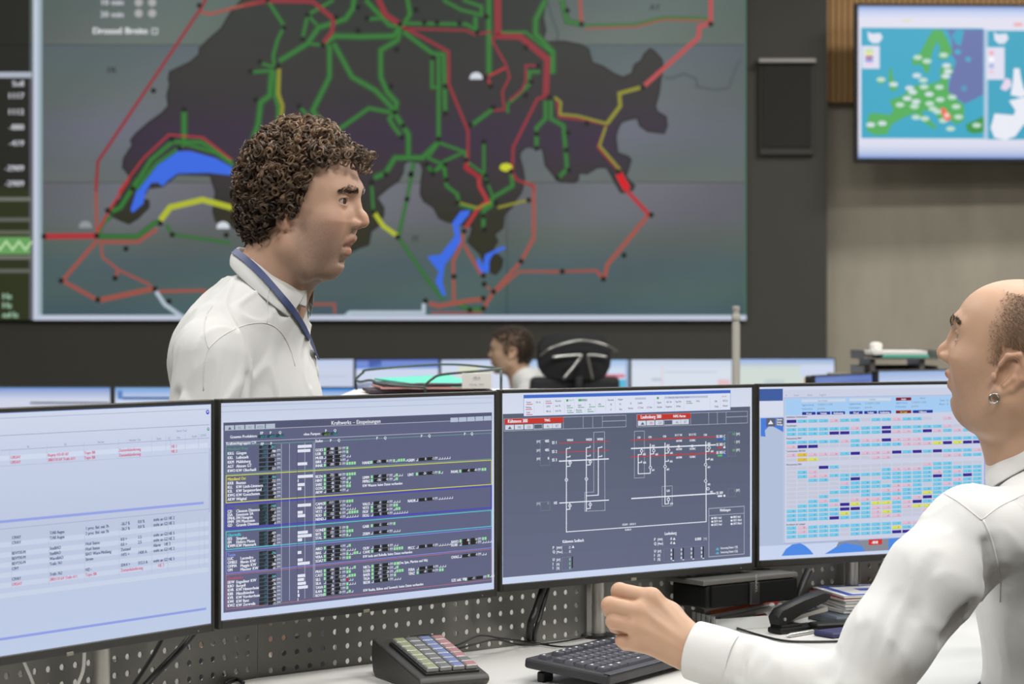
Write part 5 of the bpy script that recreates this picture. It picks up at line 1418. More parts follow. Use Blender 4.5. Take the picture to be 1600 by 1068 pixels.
def head(S, M, ears=True, brow=1.0, jaw=1.0, mouth_open=0.0, nose=1.0, fat=1.0, ear=(-0.006, 0.0), es=1.0):
    """face looks along +x, ears on the y axis"""
    S.M = M
    S.ell((-0.006, 0, 0.040), (0.097, 0.0765, 0.085), 0.01)
    S.ell((0.040, 0, 0.047), (0.060, 0.064, 0.056), 0.03)
    S.ell((0.040, 0, -0.008), (0.055, 0.064 * fat, 0.062), 0.03)
    S.ell((0.045, 0, -0.055), (0.046, 0.050 * fat, 0.040), 0.03)
    S.ell((0.073, 0, -0.045), (0.026, 0.028, 0.034), 0.02)                       # muzzle
    S.both('chain', [(-0.004, 0.056 * fat, -0.005), (0.002, 0.056 * fat, -0.050), (0.040, 0.041 * fat, -0.078), (0.076, 0.013, -0.085)], [0.012, 0.015, 0.014, 0.015], 0.022)
    S.both('ell', (0.012, 0.040 * fat, -0.060), (0.042, 0.024, 0.042), 0.03)
    S.ell((0.080, 0, -0.078), (0.017 * jaw, 0.019, 0.016), 0.014)                # chin
    S.both('ell', (0.062, 0.042, -0.012), (0.024, 0.020, 0.018), 0.022)           # cheekbone
    S.both('ell', (0.057, 0.035, -0.040), (0.026, 0.020, 0.028), 0.026)           # cheek
    S.both('chain', [(0.0945, 0.008, 0.036), (0.0915, 0.024, 0.0405), (0.079, 0.043, 0.037)], [0.0105 * brow, 0.0105 * brow, 0.008], 0.014)
    S.both('ell', (0.103, 0.031, 0.019), (0.019, 0.0175, 0.0120), 0.014, op='-') # eye socket
    S.both('ell', (0.0795, 0.032, 0.0205), (0.0150, 0.0165, 0.0140), 0.005)      # closed lids over the eyeball
    S.both('chain', [(0.0850, 0.0185, 0.0222), (0.0930, 0.0260, 0.0262), (0.0925, 0.0350, 0.0262), (0.0830, 0.0450, 0.0212)], [0.0016, 0.0020, 0.0020, 0.0016], 0.003)
    S.both('ell', (0.1000, 0.0345, 0.0205), (0.0290, 0.0165, 0.0051), 0.0015, op='-')  # opening between the lids
    S.both('ell', (0.036, 0.041 * fat, -0.028), (0.040, 0.019, 0.030), 0.025)
    # nose
    n = nose
    S.chain([(0.0925, 0, 0.033), (0.1000, 0, 0.016), (0.1105 * n, 0, -0.004), (0.1135 * n, 0, -0.0125)], [0.0060, 0.0056, 0.0066, 0.0080], 0.011)
    S.both('chain', [(0.084, 0.010, 0.012), (0.091, 0.012, -0.012)], [0.008, 0.008], 0.014)
    S.both('ell', (0.1020, 0.0118, -0.0148), (0.0115, 0.0062, 0.0072), 0.005)
    S.ell((0.1015, 0, -0.0185), (0.012, 0.0055, 0.0052), 0.006)
    S.both('ell', (0.1050, 0.0064, -0.0210), (0.0058, 0.0032, 0.0036), 0.003, op='-')
    # mouth
    o = mouth_open
    S.both('chain', [(0.1035, 0.0, -0.0385), (0.1035, 0.0045, -0.0372), (0.0965, 0.016, -0.0412), (0.0870, 0.0265, -0.0452 - o * 0.3)], [0.0050, 0.0048, 0.0042, 0.0022], 0.006)
    S.both('chain', [(0.1000, 0.0, -0.0530 - o), (0.0960, 0.014, -0.0515 - o), (0.0870, 0.0255, -0.0472 - o * 0.4)], [0.0060, 0.0054, 0.0022], 0.006)
    S.both('chain', [(0.107, 0.0, -0.0455 - o * 0.45), (0.0990, 0.016, -0.0458 - o * 0.45), (0.0875, 0.0275, -0.0468 - o * 0.3)], [0.0014 + o * 0.30, 0.0012 + o * 0.22, 0.0008], 0.0025, op='-')
    S.ell((0.100, 0, -0.0665 - o), (0.009, 0.02, 0.0045), 0.008, op='-')
    S.ell((0.1115, 0, -0.0285), (0.006, 0.0035, 0.007), 0.006, op='-')
    if ears:
        er = Rz(math.radians(24)) @ Ry(math.radians(-14))
        def E(x, y, z): return Vector((ear[0], 0.0765, ear[1])) + (er.to_3x3() @ Vector((x * es, y * es, z * es)))
        S.both('ell', tuple(E(-0.012, 0.004, 0.002)), (0.0165 * es, 0.0055, 0.029 * es), 0.006, rot=er)
        S.both('ell', tuple(E(-0.0075, 0.0105, -0.001)), (0.0115 * es, 0.0098 * es, 0.0190 * es), 0.004, op='-', rot=er)
        rim = [(0.0035, 0.006, 0.010), (0.001, 0.0095, 0.024), (-0.011, 0.0115, 0.0315), (-0.0235, 0.0120, 0.0225), (-0.0275, 0.0115, 0.006), (-0.0225, 0.0085, -0.012), (-0.0130, 0.0055, -0.0235)]
        S.both('chain', [tuple(E(*p)) for p in rim], [0.0030, 0.0036, 0.0040, 0.0042, 0.0040, 0.0038, 0.0045], 0.004)
        S.both('chain', [tuple(E(*p)) for p in [(-0.0195, 0.0085, 0.016), (-0.0190, 0.0095, 0.002), (-0.0130, 0.0085, -0.012)]], [0.003, 0.0034, 0.003], 0.004)
        S.both('ell', tuple(E(-0.0075, 0.0035, -0.0265)), (0.0085, 0.0045, 0.0095), 0.005, rot=er)      # lobe
        S.both('ell', tuple(E(0.0045, 0.006, -0.008)), (0.0045, 0.0045, 0.007), 0.004)                     # tragus
    S.M = None

def skin_colour(Vl, base, stub=0.0, red=0.5):
    """Vl: vertices in face space; natural colour differences of skin, lips, beard shadow"""
    x, y, z = Vl[:, 0], np.abs(Vl[:, 1]), Vl[:, 2]
    c = np.tile(np.array(base, dtype=float), (len(x), 1))
    def mask(cx, cy, cz, rx, ry, rz): return np.exp(-(((x - cx) / rx) ** 2 + ((y - cy) / ry) ** 2 + ((z - cz) / rz) ** 2))
    rd = mask(0.075, 0.045, -0.018, 0.03, 0.025, 0.022) + 0.8 * mask(0.118, 0, -0.012, 0.014, 0.02, 0.016) + 0.9 * mask(-0.015, 0.085, 0, 0.03, 0.018, 0.04)
    rd = np.clip(rd, 0, 1) * red
    c *= 1 - rd[:, None] * np.array([0.02, 0.20, 0.22])
    lip = np.maximum(mask(0.104, 0, -0.0405, 0.014, 0.020, 0.0048), mask(0.102, 0, -0.0545, 0.012, 0.017, 0.0068)) * (x > 0.082)
    lip = np.clip(lip * 1.5, 0, 1)[:, None]
    c = c * (1 - lip) + lip * np.array(base) * np.array([0.82, 0.60, 0.60])
    if stub:
        b = np.clip((0.012 + 0.0 - z) / 0.03, 0, 1) * np.clip((x + 0.005) / 0.03, 0, 1) * np.clip((z + 0.13) / 0.03, 0, 1)
        b *= 1 - np.clip(mask(0.075, 0.036, -0.020, 0.03, 0.018, 0.020) * 1.5, 0, 1)
        b *= (1 - lip[:, 0]) * (1 - np.clip(mask(0.118, 0, -0.01, 0.02, 0.03, 0.018) * 2, 0, 1))
        b = b * np.random.default_rng(3).uniform(0.55, 1.0, len(x))
        c = c * (1 - stub * b[:, None]) + stub * b[:, None] * np.array([0.13, 0.105, 0.09])
    c *= (1 + 0.04 * noise3(x, y, z, 160, 5))[:, None]
    return np.clip(c, 0, 1)

def eye(M, parent, iris, side):
    """eyeball with iris and pupil rings"""
    mb = MB()
    R = 0.0122
    n = 20
    prof = [(0.0, 0), (0.0024, 0), (0.0026, 1), (0.0064, 1), (0.0067, 2), (0.009, 2), (0.0118, 2), (0.0122, 2), (0.010, 2)]
    vs_, fs_, cs_ = [], [], []
    cols = [(0.004, 0.004, 0.004, 1), iris, (0.46, 0.42, 0.39, 1)]
    rings = []
    for i, (r, ci_) in enumerate(prof):
        xx = math.sqrt(max(R * R - r * r, 0)) * (1 if i < 8 else -1)
        for k in range(n):
            a = 2 * math.pi * k / n
            mb.v.append(M @ Vector((xx, r * math.cos(a), r * math.sin(a)))); mb.c.append(cols[ci_])
    for i in range(len(prof) - 1):
        for k in range(n):
            mb.f.append([i * n + k, i * n + (k + 1) % n, (i + 1) * n + (k + 1) % n, (i + 1) * n + k])
    o = mb.build('eye', attr_mat('eye_surface', rough=0.12, spec=0.6), parent, smooth=True, colors=True)
    return o

from mathutils.bvhtree import BVHTree
def tree(V, Fq): return BVHTree.FromPolygons([tuple(v) for v in V], [tuple(int(i) for i in f) for f in Fq])
def hairs(name, m, parent, roots, dirs, length, width, cols, bend=None, seg=2):
    """many short tapered hairs as one mesh"""
    n = len(roots)
    roots = np.asarray(roots); dirs = np.asarray(dirs)
    ref = np.where(np.abs(dirs[:, 2:3]) < 0.9, np.array([[0, 0, 1.0]]), np.array([[1.0, 0, 0]]))
    s = np.cross(dirs, ref); s /= np.linalg.norm(s, axis=1, keepdims=True) + 1e-9
    t = np.cross(dirs, s)
    L = np.asarray(length).reshape(-1, 1); W = np.asarray(width).reshape(-1, 1)
    bend = np.zeros_like(dirs) if bend is None else bend
    V = []
    for q in range(seg):
        f = q / seg
        c = roots + dirs * L * f + bend * L * f * f
        w = W * (1 - 0.5 * f)
        for k in range(3):
            a = 2 * math.pi * k / 3
            V.append(c + (s * math.cos(a) + t * math.sin(a)) * w)
    V.append(roots + dirs * L + bend * L)
    P = 3 * seg + 1
    V = np.stack(V, 1).reshape(-1, 3)
    Ft = []
    for q in range(seg - 1):
        for k in range(3):
            a, b = q * 3 + k, q * 3 + (k + 1) % 3
            Ft += [[a, b, b + 3], [a, b + 3, a + 3]]
    for k in range(3):
        Ft.append([(seg - 1) * 3 + k, (seg - 1) * 3 + (k + 1) % 3, 3 * seg])
    Ft = (np.array(Ft)[None] + (np.arange(n) * P)[:, None, None]).reshape(-1, 3)
    C = np.repeat(np.asarray(cols), P, axis=0)
    return np_mesh(name, V, Ft, m, parent, C)

M_skin = attr_mat('skin', rough=0.48, spec=0.35, sss=0.12, bump=0.12, bscale=1400)
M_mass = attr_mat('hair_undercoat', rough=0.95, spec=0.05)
M_hair = attr_mat('hair_strands', rough=0.38, spec=0.5)
M_shirt = mat('white_cotton', rgb(212, 212, 209), 0.85, bump=0.06, bscale=700, spec=0.2, sheen=0.1)
# ------------------------------------------------------------------ standing man with curly hair
HS = 1.08
hc = U(470.5, 337, 3.72)
man = empty('person', (hc.x, hc.y, 0.0), math.radians(-12))
tag(man, 'standing man with curly brown hair, white shirt and blue lanyard', 'person')
HM = TR(0, 0, hc.z) @ Matrix.Scale(HS, 4)
def warp(V):
    """this man's own face proportions: short front to back, receding lower face"""
    V = np.array(V, dtype=float).copy()
    x, z = V[:, 0] / HS, (V[:, 2] - hc.z) / HS
    w = np.clip((z + 0.17) / 0.07, 0, 1); w = w * w * (3 - 2 * w)
    fr = np.clip((x - 0.0) / 0.08, 0, 1); fr = fr * fr * (3 - 2 * fr)
    x2 = x * (1 - 0.10 * w) - fr * w * (0.25 * np.maximum(0, -z - 0.012) + 0.003 * np.clip((-z - 0.012) / 0.03, 0, 1))
    V[:, 0] = x2 * HS
    return V
S = Solid()
head(S, HM, mouth_open=0.0065, nose=1.02, fat=1.02, ear=(0.0, 0.009))
z0 = hc.z
# neck and body under the clothes
S.chain([(-0.030, 0, z0 - 0.02), (-0.054, 0, z0 - 0.11), (-0.068, 0, z0 - 0.22)], [0.062, 0.063, 0.068], 0.03)
S.ell((0.004, 0, z0 - 0.090), (0.035, 0.036, 0.036), 0.03)
S.both('cap', (-0.075, 0.03, z0 - 0.20), (-0.095, 0.14, z0 - 0.255), 0.042, 0.040, 0.04)
S.ell((-0.088, 0, z0 - 0.43), (0.085, 0.140, 0.17), 0.05)
S.ell((-0.075, 0, z0 - 0.62), (0.095, 0.150, 0.16), 0.06)
for sy in (-1, 1):
    S.chain([(-0.095, 0.180 * sy, z0 - 0.26), (-0.080, 0.225 * sy, z0 - 0.52), (-0.035, 0.195 * sy, z0 - 0.70), (-0.030, 0.150 * sy, z0 - 0.78)], [0.046, 0.038, 0.026, 0.03], 0.03)
    for q in range(4):       # hands in the trouser pockets
        S.chain([(-0.050 + 0.016 * q, 0.140 * sy, z0 - 0.79), (-0.050 + 0.016 * q, 0.125 * sy, z0 - 0.84), (-0.048 + 0.015 * q, 0.110 * sy, z0 - 0.87)], [0.010, 0.009, 0.008], 0.006)
    S.chain([(-0.01, 0.14 * sy, z0 - 0.77), (0.005, 0.125 * sy, z0 - 0.81)], [0.011, 0.009], 0.008)
    S.chain([(-0.075, 0.085 * sy, z0 - 0.72), (-0.065, 0.09 * sy, z0 - 1.08), (-0.085, 0.09 * sy, z0 - 1.44), ], [0.085, 0.058, 0.042], 0.04)
    S.cap((-0.095, 0.09 * sy, z0 - 1.475), (0.06, 0.10 * sy, z0 - 1.49), 0.035, 0.028, 0.03)
HR = 0.0019
V, Fq = S.mesh(axis((-0.24, -0.115, 0.009), (-0.115, 0.15, HR), (0.15, 0.19, 0.01)), axis((-0.30, -0.11, 0.009), (-0.11, 0.11, HR), (0.11, 0.30, 0.009)), axis((-0.02, z0 - 0.20, 0.012), (z0 - 0.20, z0 - 0.115, 0.005), (z0 - 0.115, z0 + 0.15, HR)))
Vl = (V - np.array([0, 0, z0])) / HS
SKIN_A = (0.55, 0.345, 0.245)
V = warp(V)
BT = tree(V, Fq)
body = np_mesh('body', V, Fq, M_skin, man, skin_colour(Vl, SKIN_A, 0.52, 0.7))
for sy in (-1, 1):
    ec = Vector(warp([(HM @ Vector((0.0792, 0.031 * sy, 0.0208)))[:]])[0])
    eye(TR(*ec) @ Matrix.Scale(HS, 4) @ Rz(math.radians(-9)) @ Ry(math.radians(4)), man, (0.05, 0.03, 0.016, 1), sy)
MB().box((0.0785, 0, -0.0425), (0.004, 0.028, 0.006), 0.0015, M=HM).build('teeth', mat('tooth_enamel', rgb(214, 208, 196), 0.3), man)

# eyebrows
def brow_hairs(HM_, parent, pts, n, col, bt, wf=None, ln=0.008, off=(0, 0, 0)):
    rts, drs, cs = [], [], []
    for sy in (-1, 1):
        rts, drs, cs = [], [], []
        for k in range(n):
            t = random.random() * (len(pts) - 1)
            i = min(int(t), len(pts) - 2); f = t - i
            p = Vector(pts[i]).lerp(Vector(pts[i + 1]), f)
            q = (Vector(pts[i + 1]) - Vector(pts[i])).normalized()
            p = p + Vector((random.uniform(-0.001, 0.0012), 0, random.gauss(0, 0.0015)))
            d = q * 0.8 + Vector((0.35, 0, 0.25 * (1 - t / (len(pts) - 1)) - 0.05)) + Vector((random.uniform(-.2, .2), random.uniform(-.2, .2), random.uniform(-.2, .2)))
            p.y *= sy; d.y *= sy
            P = HM_ @ p; D = (HM_.to_3x3() @ d).normalized()
            if wf is not None: P = Vector(wf([P[:]])[0])
            loc, nor, _, _ = bt.find_nearest(P)
            P = loc + nor * 0.0006; D = (D - nor * D.dot(nor) + nor * 0.25).normalized()
            rts.append((P - Vector(off))[:]); drs.append(D[:]); f2 = random.uniform(0.6, 1.3)
            cs.append([c * f2 for c in col])
        hairs('eyebrow', M_hair, parent, rts, drs, np.full(len(rts), ln), np.full(len(rts), 0.00042), cs)
BR = [(0.1035, 0.010, 0.0365), (0.1010, 0.021, 0.0390), (0.0935, 0.034, 0.0400), (0.0825, 0.049, 0.0360)]
brow_hairs(HM, man, BR, 300, (0.055, 0.037, 0.025), BT, warp, 0.0062)

# curly hair
def shell_pt(u, v):
    """direction -> point of the hair outline in face space"""
    d = Vector((math.cos(v) * math.cos(u), math.cos(v) * math.sin(u), math.sin(v)))
    s_ = 1.0 if d.z > 0 else min(1.3, math.sqrt(1 - d.z ** 4) / max(0.05, math.sqrt(1 - d.z ** 2)))
    return Vector((-0.001 + 0.111 * d.x * s_, 0.093 * d.y * min(s_, 1.0), 0.042 + 0.108 * d.z)), d
def hair_ok(p):
    x, y, z = p
    if z > 0.098: lim = 0.2
    elif z > 0.070: lim = 0.050 + (z - 0.070) / 0.028 * 0.06
    elif z > 0.02: lim = 0.030 + (z - 0.02) * 0.40
    elif z > -0.004: lim = 0.022
    elif z > -0.018: lim = -0.022
    elif z > -0.052: lim = -0.040 - (-0.018 - z) * 0.1
    else: return False
    return x < lim
cv, cf, cc = [], [], []
def add_strand(path, rad, col):
    n = 4
    base = sum(len(q) for q in cv)
    P = np.array([p[:] for p in path])
    T = np.gradient(P, axis=0); T /= np.linalg.norm(T, axis=1, keepdims=True) + 1e-9
    ref = np.array([0.31, 0.52, 0.79])
    a = np.cross(T, ref); a /= np.linalg.norm(a, axis=1, keepdims=True) + 1e-9
    b = np.cross(T, a)
    m = len(P)
    r = rad * np.minimum(1, np.minimum(np.arange(m) / 3.0 + 0.5, (m - 1 - np.arange(m)) / 4.0 + 0.12))
    ring = [P + (a * math.cos(2 * math.pi * k / n) + b * math.sin(2 * math.pi * k / n)) * r[:, None] for k in range(n)]
    Vv = np.stack(ring, 1).reshape(-1, 3)
    cv.append(Vv)
    i = np.arange(m - 1)[:, None]; k = np.arange(n)[None]
    q = np.stack([i * n + k, i * n + (k + 1) % n, (i + 1) * n + (k + 1) % n, (i + 1) * n + k], -1).reshape(-1, 4) + base
    cf.append(q)
    cc.append(np.tile(np.array(col), (len(Vv), 1)))
random.seed(11)
centres = []
tries = 0
while len(centres) < 2100 and tries < 90000:
    tries += 1
    u = random.uniform(-math.pi, math.pi); v = math.asin(random.uniform(-0.98, 1))
    p, d = shell_pt(u, v)
    if not hair_ok(p): continue
    if any((p - q[0]).length < 0.0040 for q in centres[-300:]): continue
    centres.append((p, d))
for sgn in (-1, 1):      # curls falling in front of the ears and over the forehead
    for (x, y, z) in [(0.030, 0.078, 0.030), (0.028, 0.080, 0.016), (0.020, 0.083, 0.004), (0.012, 0.084, 0.010), (0.004, 0.087, 0.006), (-0.006, 0.090, 0.004), (-0.016, 0.091, 0.000), (-0.024, 0.092, -0.006), (-0.030, 0.090, -0.016), (0.036, 0.076, 0.044), (0.046, 0.073, 0.060), (0.062, 0.066, 0.072), (0.076, 0.056, 0.078), (0.088, 0.046, 0.076), (0.097, 0.034, 0.072), (0.103, 0.020, 0.070), (0.106, 0.008, 0.068), (0.110, 0.012, 0.080), (0.106, 0.030, 0.084), (0.096, 0.048, 0.088), (0.113, 0.003, 0.086), (0.115, 0.018, 0.092)]:
        p = Vector((x, y * sgn, z)); centres.append((p, (p - Vector((0, 0, 0.04))).normalized()))
for (p, d) in centres:
    front = max(0.0, min(1.0, (p.x - 0.02) / 0.08)) * max(0, min(1, (p.z - 0.05) / 0.05))
    hue = random.random()
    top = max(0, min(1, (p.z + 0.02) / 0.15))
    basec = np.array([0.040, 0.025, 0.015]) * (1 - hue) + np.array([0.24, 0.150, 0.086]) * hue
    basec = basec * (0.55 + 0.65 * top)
    lay = random.uniform(-0.012, 0.006) if not (p.x > 0.05 and p.z < 0.1) else random.uniform(0.004, 0.012)
    c0 = p + d * lay
    axd = (d * random.uniform(0.2, 1.0) + Vector((random.gauss(0, .6), random.gauss(0, .6), random.gauss(0, .6) - 0.3))).normalized()
    e1 = axd.orthogonal().normalized(); e2 = axd.cross(e1)
    R = random.uniform(0.0042, 0.0092); turns = random.uniform(1.0, 2.3); pitch = random.uniform(0.003, 0.0085)
    j1, j2, jp = random.uniform(0.5, 1.0), random.uniform(0.0, 0.0016), random.uniform(0, 6)
    ph = random.uniform(0, 6.28)
    for sidx in range(5):
        off = axd * (sidx * 0.0007) + e1 * random.gauss(0, 0.0007) + e2 * random.gauss(0, 0.0005)
        dR = R * random.uniform(0.8, 1.18)
        m = int(turns * 11)
        path = []
        for k in range(m):
            a = ph + 2 * math.pi * turns * k / (m - 1) + sidx * 0.12
            rr = dR * (0.75 + 0.35 * k / m)
            path.append(HM @ (c0 + off + e1 * (rr * math.cos(a)) + e2 * (rr * j1 * math.sin(a)) + d * (j2 * math.sin(a * 0.6 + jp)) + axd * (pitch * turns * (k / (m - 1) - 0.5))))
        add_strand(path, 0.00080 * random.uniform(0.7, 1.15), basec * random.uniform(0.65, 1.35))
# fine fly-away hairs
for k in range(110):
    u = random.uniform(-math.pi, math.pi); v = math.asin(random.uniform(-0.3, 1))
    p, d = shell_pt(u, v)
    if not hair_ok(p): continue
    t = Vector((random.gauss(0, 1), random.gauss(0, 1), random.gauss(0, 1))); t = (t - d * t.dot(d)).normalized()
    w = d.cross(t)
    R = random.uniform(0.008, 0.02)
    path = [HM @ (p + d * (0.002 + 0.006 * math.sin(math.pi * q / 11)) + t * (R * math.sin(2.6 * q / 11)) + w * (R * (1 - math.cos(2.6 * q / 11)))) for q in range(12)]
    add_strand(path, 0.00022, np.array([0.07, 0.045, 0.028]))
hair = np_mesh('hair', warp(np.concatenate(cv)), np.concatenate(cf), M_hair, man, np.concatenate(cc))
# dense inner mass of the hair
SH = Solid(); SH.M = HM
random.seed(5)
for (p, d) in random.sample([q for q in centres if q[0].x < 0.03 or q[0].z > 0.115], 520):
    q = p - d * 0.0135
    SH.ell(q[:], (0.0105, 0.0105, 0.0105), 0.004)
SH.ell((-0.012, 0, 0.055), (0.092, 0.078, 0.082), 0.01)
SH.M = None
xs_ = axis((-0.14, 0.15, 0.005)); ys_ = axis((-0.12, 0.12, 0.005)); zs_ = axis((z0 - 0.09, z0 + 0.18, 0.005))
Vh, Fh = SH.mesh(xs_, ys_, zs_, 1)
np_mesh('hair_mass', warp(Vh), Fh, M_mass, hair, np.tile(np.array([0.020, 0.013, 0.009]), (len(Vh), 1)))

# --- shirt
def BZ(v): return (v[0], v[1], z0 + v[2])
S = Solid()
S.ell(BZ((-0.088, 0, -0.37)), (0.118, 0.185, 0.20), 0.03)
S.ell(BZ((-0.085, 0, -0.62)), (0.122, 0.178, 0.22), 0.06)
S.ell(BZ((-0.116, 0, -0.245)), (0.100, 0.158, 0.118), 0.04)
S.ell(BZ((-0.076, 0, -0.168)), (0.080, 0.099, 0.072), 0.04)
S.both('cap', BZ((-0.085, 0.06, -0.185)), BZ((-0.100, 0.165, -0.232)), 0.055, 0.058, 0.04)
for sy in (-1, 1):
    S.chain([BZ((-0.098, 0.178 * sy, -0.245)), BZ((-0.092, 0.222 * sy, -0.40)), BZ((-0.078, 0.235 * sy, -0.53)), BZ((-0.045, 0.205 * sy, -0.67)), BZ((-0.032, 0.155 * sy, -0.775))], [0.062, 0.062, 0.058, 0.042, 0.038], 0.014)
    # creases of the sleeve and around the armhole
    for a, b, r in [((-0.150, 0.20, -0.30), (-0.10, 0.268, -0.42), 0.006), ((-0.03, 0.19, -0.27), (-0.055, 0.275, -0.46), 0.006), ((-0.135, 0.245, -0.30), (-0.115, 0.285, -0.52), 0.005), ((-0.16, 0.16, -0.25), (-0.165, 0.19, -0.45), 0.008), ((0.01, 0.16, -0.30), (-0.005, 0.17, -0.50), 0.008), ((-0.06, 0.25, -0.33), (-0.04, 0.29, -0.52), 0.004)]:
        S.cap(BZ((a[0], a[1] * sy, a[2])), BZ((b[0], b[1] * sy, b[2])), r, r * 0.5, 0.016, op='-')
S.post = [lambda x, y, z: 0.0026 * noise3(x, y, z * 0.6, 38, 4) - 0.0045 * np.clip(1 - 5.5 * np.abs(noise3(x * 1.2, y, z * 0.45, 34, 21)), 0, 1) - 0.0030 * np.clip(1 - 6 * np.abs(noise3(x, y, z * 0.55 + 0.3 * x, 62, 33)), 0, 1)]
Vs, Fs_ = S.mesh(axis((-0.24, 0.10, 0.0048)), axis((-0.31, 0.31, 0.0048)), axis((z0 - 0.80, z0 - 0.42, 0.009), (z0 - 0.42, z0 - 0.09, 0.0048)), 1)
shirt = np_mesh('shirt', Vs, Fs_, M_shirt, man)
# --- collar
def loft(rows, closed=False):
    V, Fc = [], []
    n = len(rows[0])
    for r_ in rows: V += r_
    for i in range(len(rows) - 1):
        for k in range(n - 1):
            Fc.append([i * n + k, i * n + k + 1, (i + 1) * n + k + 1, (i + 1) * n + k])
    return V, Fc
def half_ring(pts):
    R = spline([Vector(p) for p in pts], 6)
    L = [Vector((p.x, -p.y, p.z)) for p in R]
    return L[::-1] + R[1:]
top = [(-0.112, 0, -0.052), (-0.098, 0.044, -0.060), (-0.050, 0.068, -0.086), (-0.008, 0.056, -0.112), (0.016, 0.020, -0.126)]
bot = [(-0.120, 0, -0.074), (-0.107, 0.057, -0.089), (-0.061, 0.087, -0.124), (-0.016, 0.088, -0.160), (-0.004, 0.060, -0.176)]
sh = lambda P, dx, dr, dz: [(p[0] * (1 + dr) + dx, p[1] * (1 + dr), p[2] + dz) for p in P]
midr = [tuple(Vector(a).lerp(Vector(b), 0.5) + (Vector(b) - Vector((-0.05, 0, -0.11))).normalized() * 0.006) for a, b in zip(top, bot)]
rows = [half_ring(sh(top, 0.002, -0.10, -0.034)), half_ring(sh(top, 0.001, -0.05, -0.004)), half_ring(sh(top, 0, -0.01, 0.001)), half_ring(sh(top, 0, 0.03, -0.003)), half_ring(midr), half_ring(bot)]
V_, F_ = loft(rows)
co = MB().add([(p[0], p[1], p[2] + z0) for p in V_], F_).build('collar', M_shirt, man, smooth=True)
sd = co.modifiers.new('solid', 'SOLIDIFY'); sd.thickness = 0.0016; sd.offset = 0
ss_ = co.modifiers.new('sub', 'SUBSURF'); ss_.levels = 1; ss_.render_levels = 1
# --- lanyard and seams laid on the cloth
CV = np.array([(p[0], p[1], p[2] + z0) for p in V_])
ST = BVHTree.FromPolygons([tuple(v) for v in Vs] + [tuple(v) for v in CV], [tuple(int(i) for i in f) for f in Fs_] + [tuple(len(Vs) + i for i in f) for f in F_])
def drape(tree_, path, M_obj, off):
    """points of the cloth met by sight lines through the given picture points"""
    I = M_obj.inverted()
    out = []
    o = I @ Vector((0, 0, CZ))
    for (px, py) in path:
        d = (I.to_3x3() @ (U(px, py, 1.0) - Vector((0, 0, CZ)))).normalized()
        loc, nor, _, _ = tree_.ray_cast(o, d)
        if loc is None: continue
        if nor.dot(d) > 0: nor = -nor
        out.append((loc + nor * off, nor))
    return out
def dense(path, n=6): return [(p.x, p.y) for p in spline([Vector((a, b, 0)) for a, b in path], n)]
def ribbon(name, hits, w, m, parent, th=0.0012):
    mb = MB()
    V, Fc = [], []
    P = [h[0] for h in hits]
    for i, (p, n) in enumerate(hits):
        a = P[max(0, i - 2)]; b = P[min(len(P) - 1, i + 2)]
        t = (b - a).normalized()
        s_ = n.cross(t).normalized()
        V += [p - s_ * w, p + s_ * w, p + s_ * w + n * th, p - s_ * w + n * th]
    for i in range(len(hits) - 1):
        for k in range(4):
            Fc.append([i * 4 + k, i * 4 + (k + 1) % 4, i * 4 + 4 + (k + 1) % 4, i * 4 + 4 + k])
    Fc += [[0, 1, 2, 3], [len(V) - 1, len(V) - 2, len(V) - 3, len(V) - 4]]
    return mb.add(V, Fc).build(name, m, parent)
bpy.context.view_layer.update()
M_lan = mat('navy_ribbon', rgb(62, 74, 116), 0.5, bump=0.1, bscale=900)
hits = drape(ST, dense([(367, 394), (378, 402), (395, 416), (415, 437), (434, 459), (452, 480), (470, 507), (487, 541), (500, 576), (510, 608), (516, 640)]), man.matrix_world, 0.0015)
# smooth the path a little
for _ in range(3):
    hits = [hits[0]] + [((hits[i - 1][0] + hits[i][0] * 2 + hits[i + 1][0]) / 4, (hits[i - 1][1] + hits[i][1] * 2 + hits[i + 1][1]).normalized()) for i in range(1, len(hits) - 1)] + [hits[-1]]
ribbon('lanyard', [(p + n * 0.0015, n) for p, n in hits], 0.0062, M_lan, man)
def seam(path, tree_, M_obj, parent, m, r=0.0008):
    h = drape(tree_, dense(path, 5), M_obj, 0.0004)
    if len(h) > 3:
        MB().tube([p for p, n in h], r, 6).build('seam', m, parent, smooth=True)
seam([(318, 610), (319, 575), (323, 551), (336, 534), (357, 519), (386, 507), (416, 505), (437, 517), (452, 542), (461, 572)], ST, man.matrix_world, man, M_shirt, 0.0008)
seam([(326, 545), (320, 520), (322, 495), (332, 478)], ST, man.matrix_world, man, M_shirt)
seam([(417, 505), (418, 470), (421, 448)], ST, man.matrix_world, man, M_shirt)
# --- trousers and shoes (out of sight behind the desk)
M_trs = mat('dark_trousers', rgb(44, 46, 54), 0.85)
S = Solid()
S.ell((-0.08, 0, z0 - 0.76), (0.12, 0.17, 0.12), 0.03)
for sy in (-1, 1):
    S.chain([(-0.08, 0.085 * sy, z0 - 0.80), (-0.065, 0.09 * sy, z0 - 1.08), (-0.085, 0.09 * sy, 0.07)], [0.098, 0.078, 0.066], 0.03)
Vt, Ft = S.mesh(axis((-0.23, 0.08, 0.012)), axis((-0.20, 0.20, 0.012)), axis((0.0, z0 - 0.62, 0.014)), 1)
np_mesh('trousers', Vt, Ft, M_trs, man)
for sy in (-1, 1):
    MB().box((-0.02, 0.095 * sy, 0.045), (0.29, 0.10, 0.09), 0.035, 3).build('shoe', M_black, man, smooth='auto')
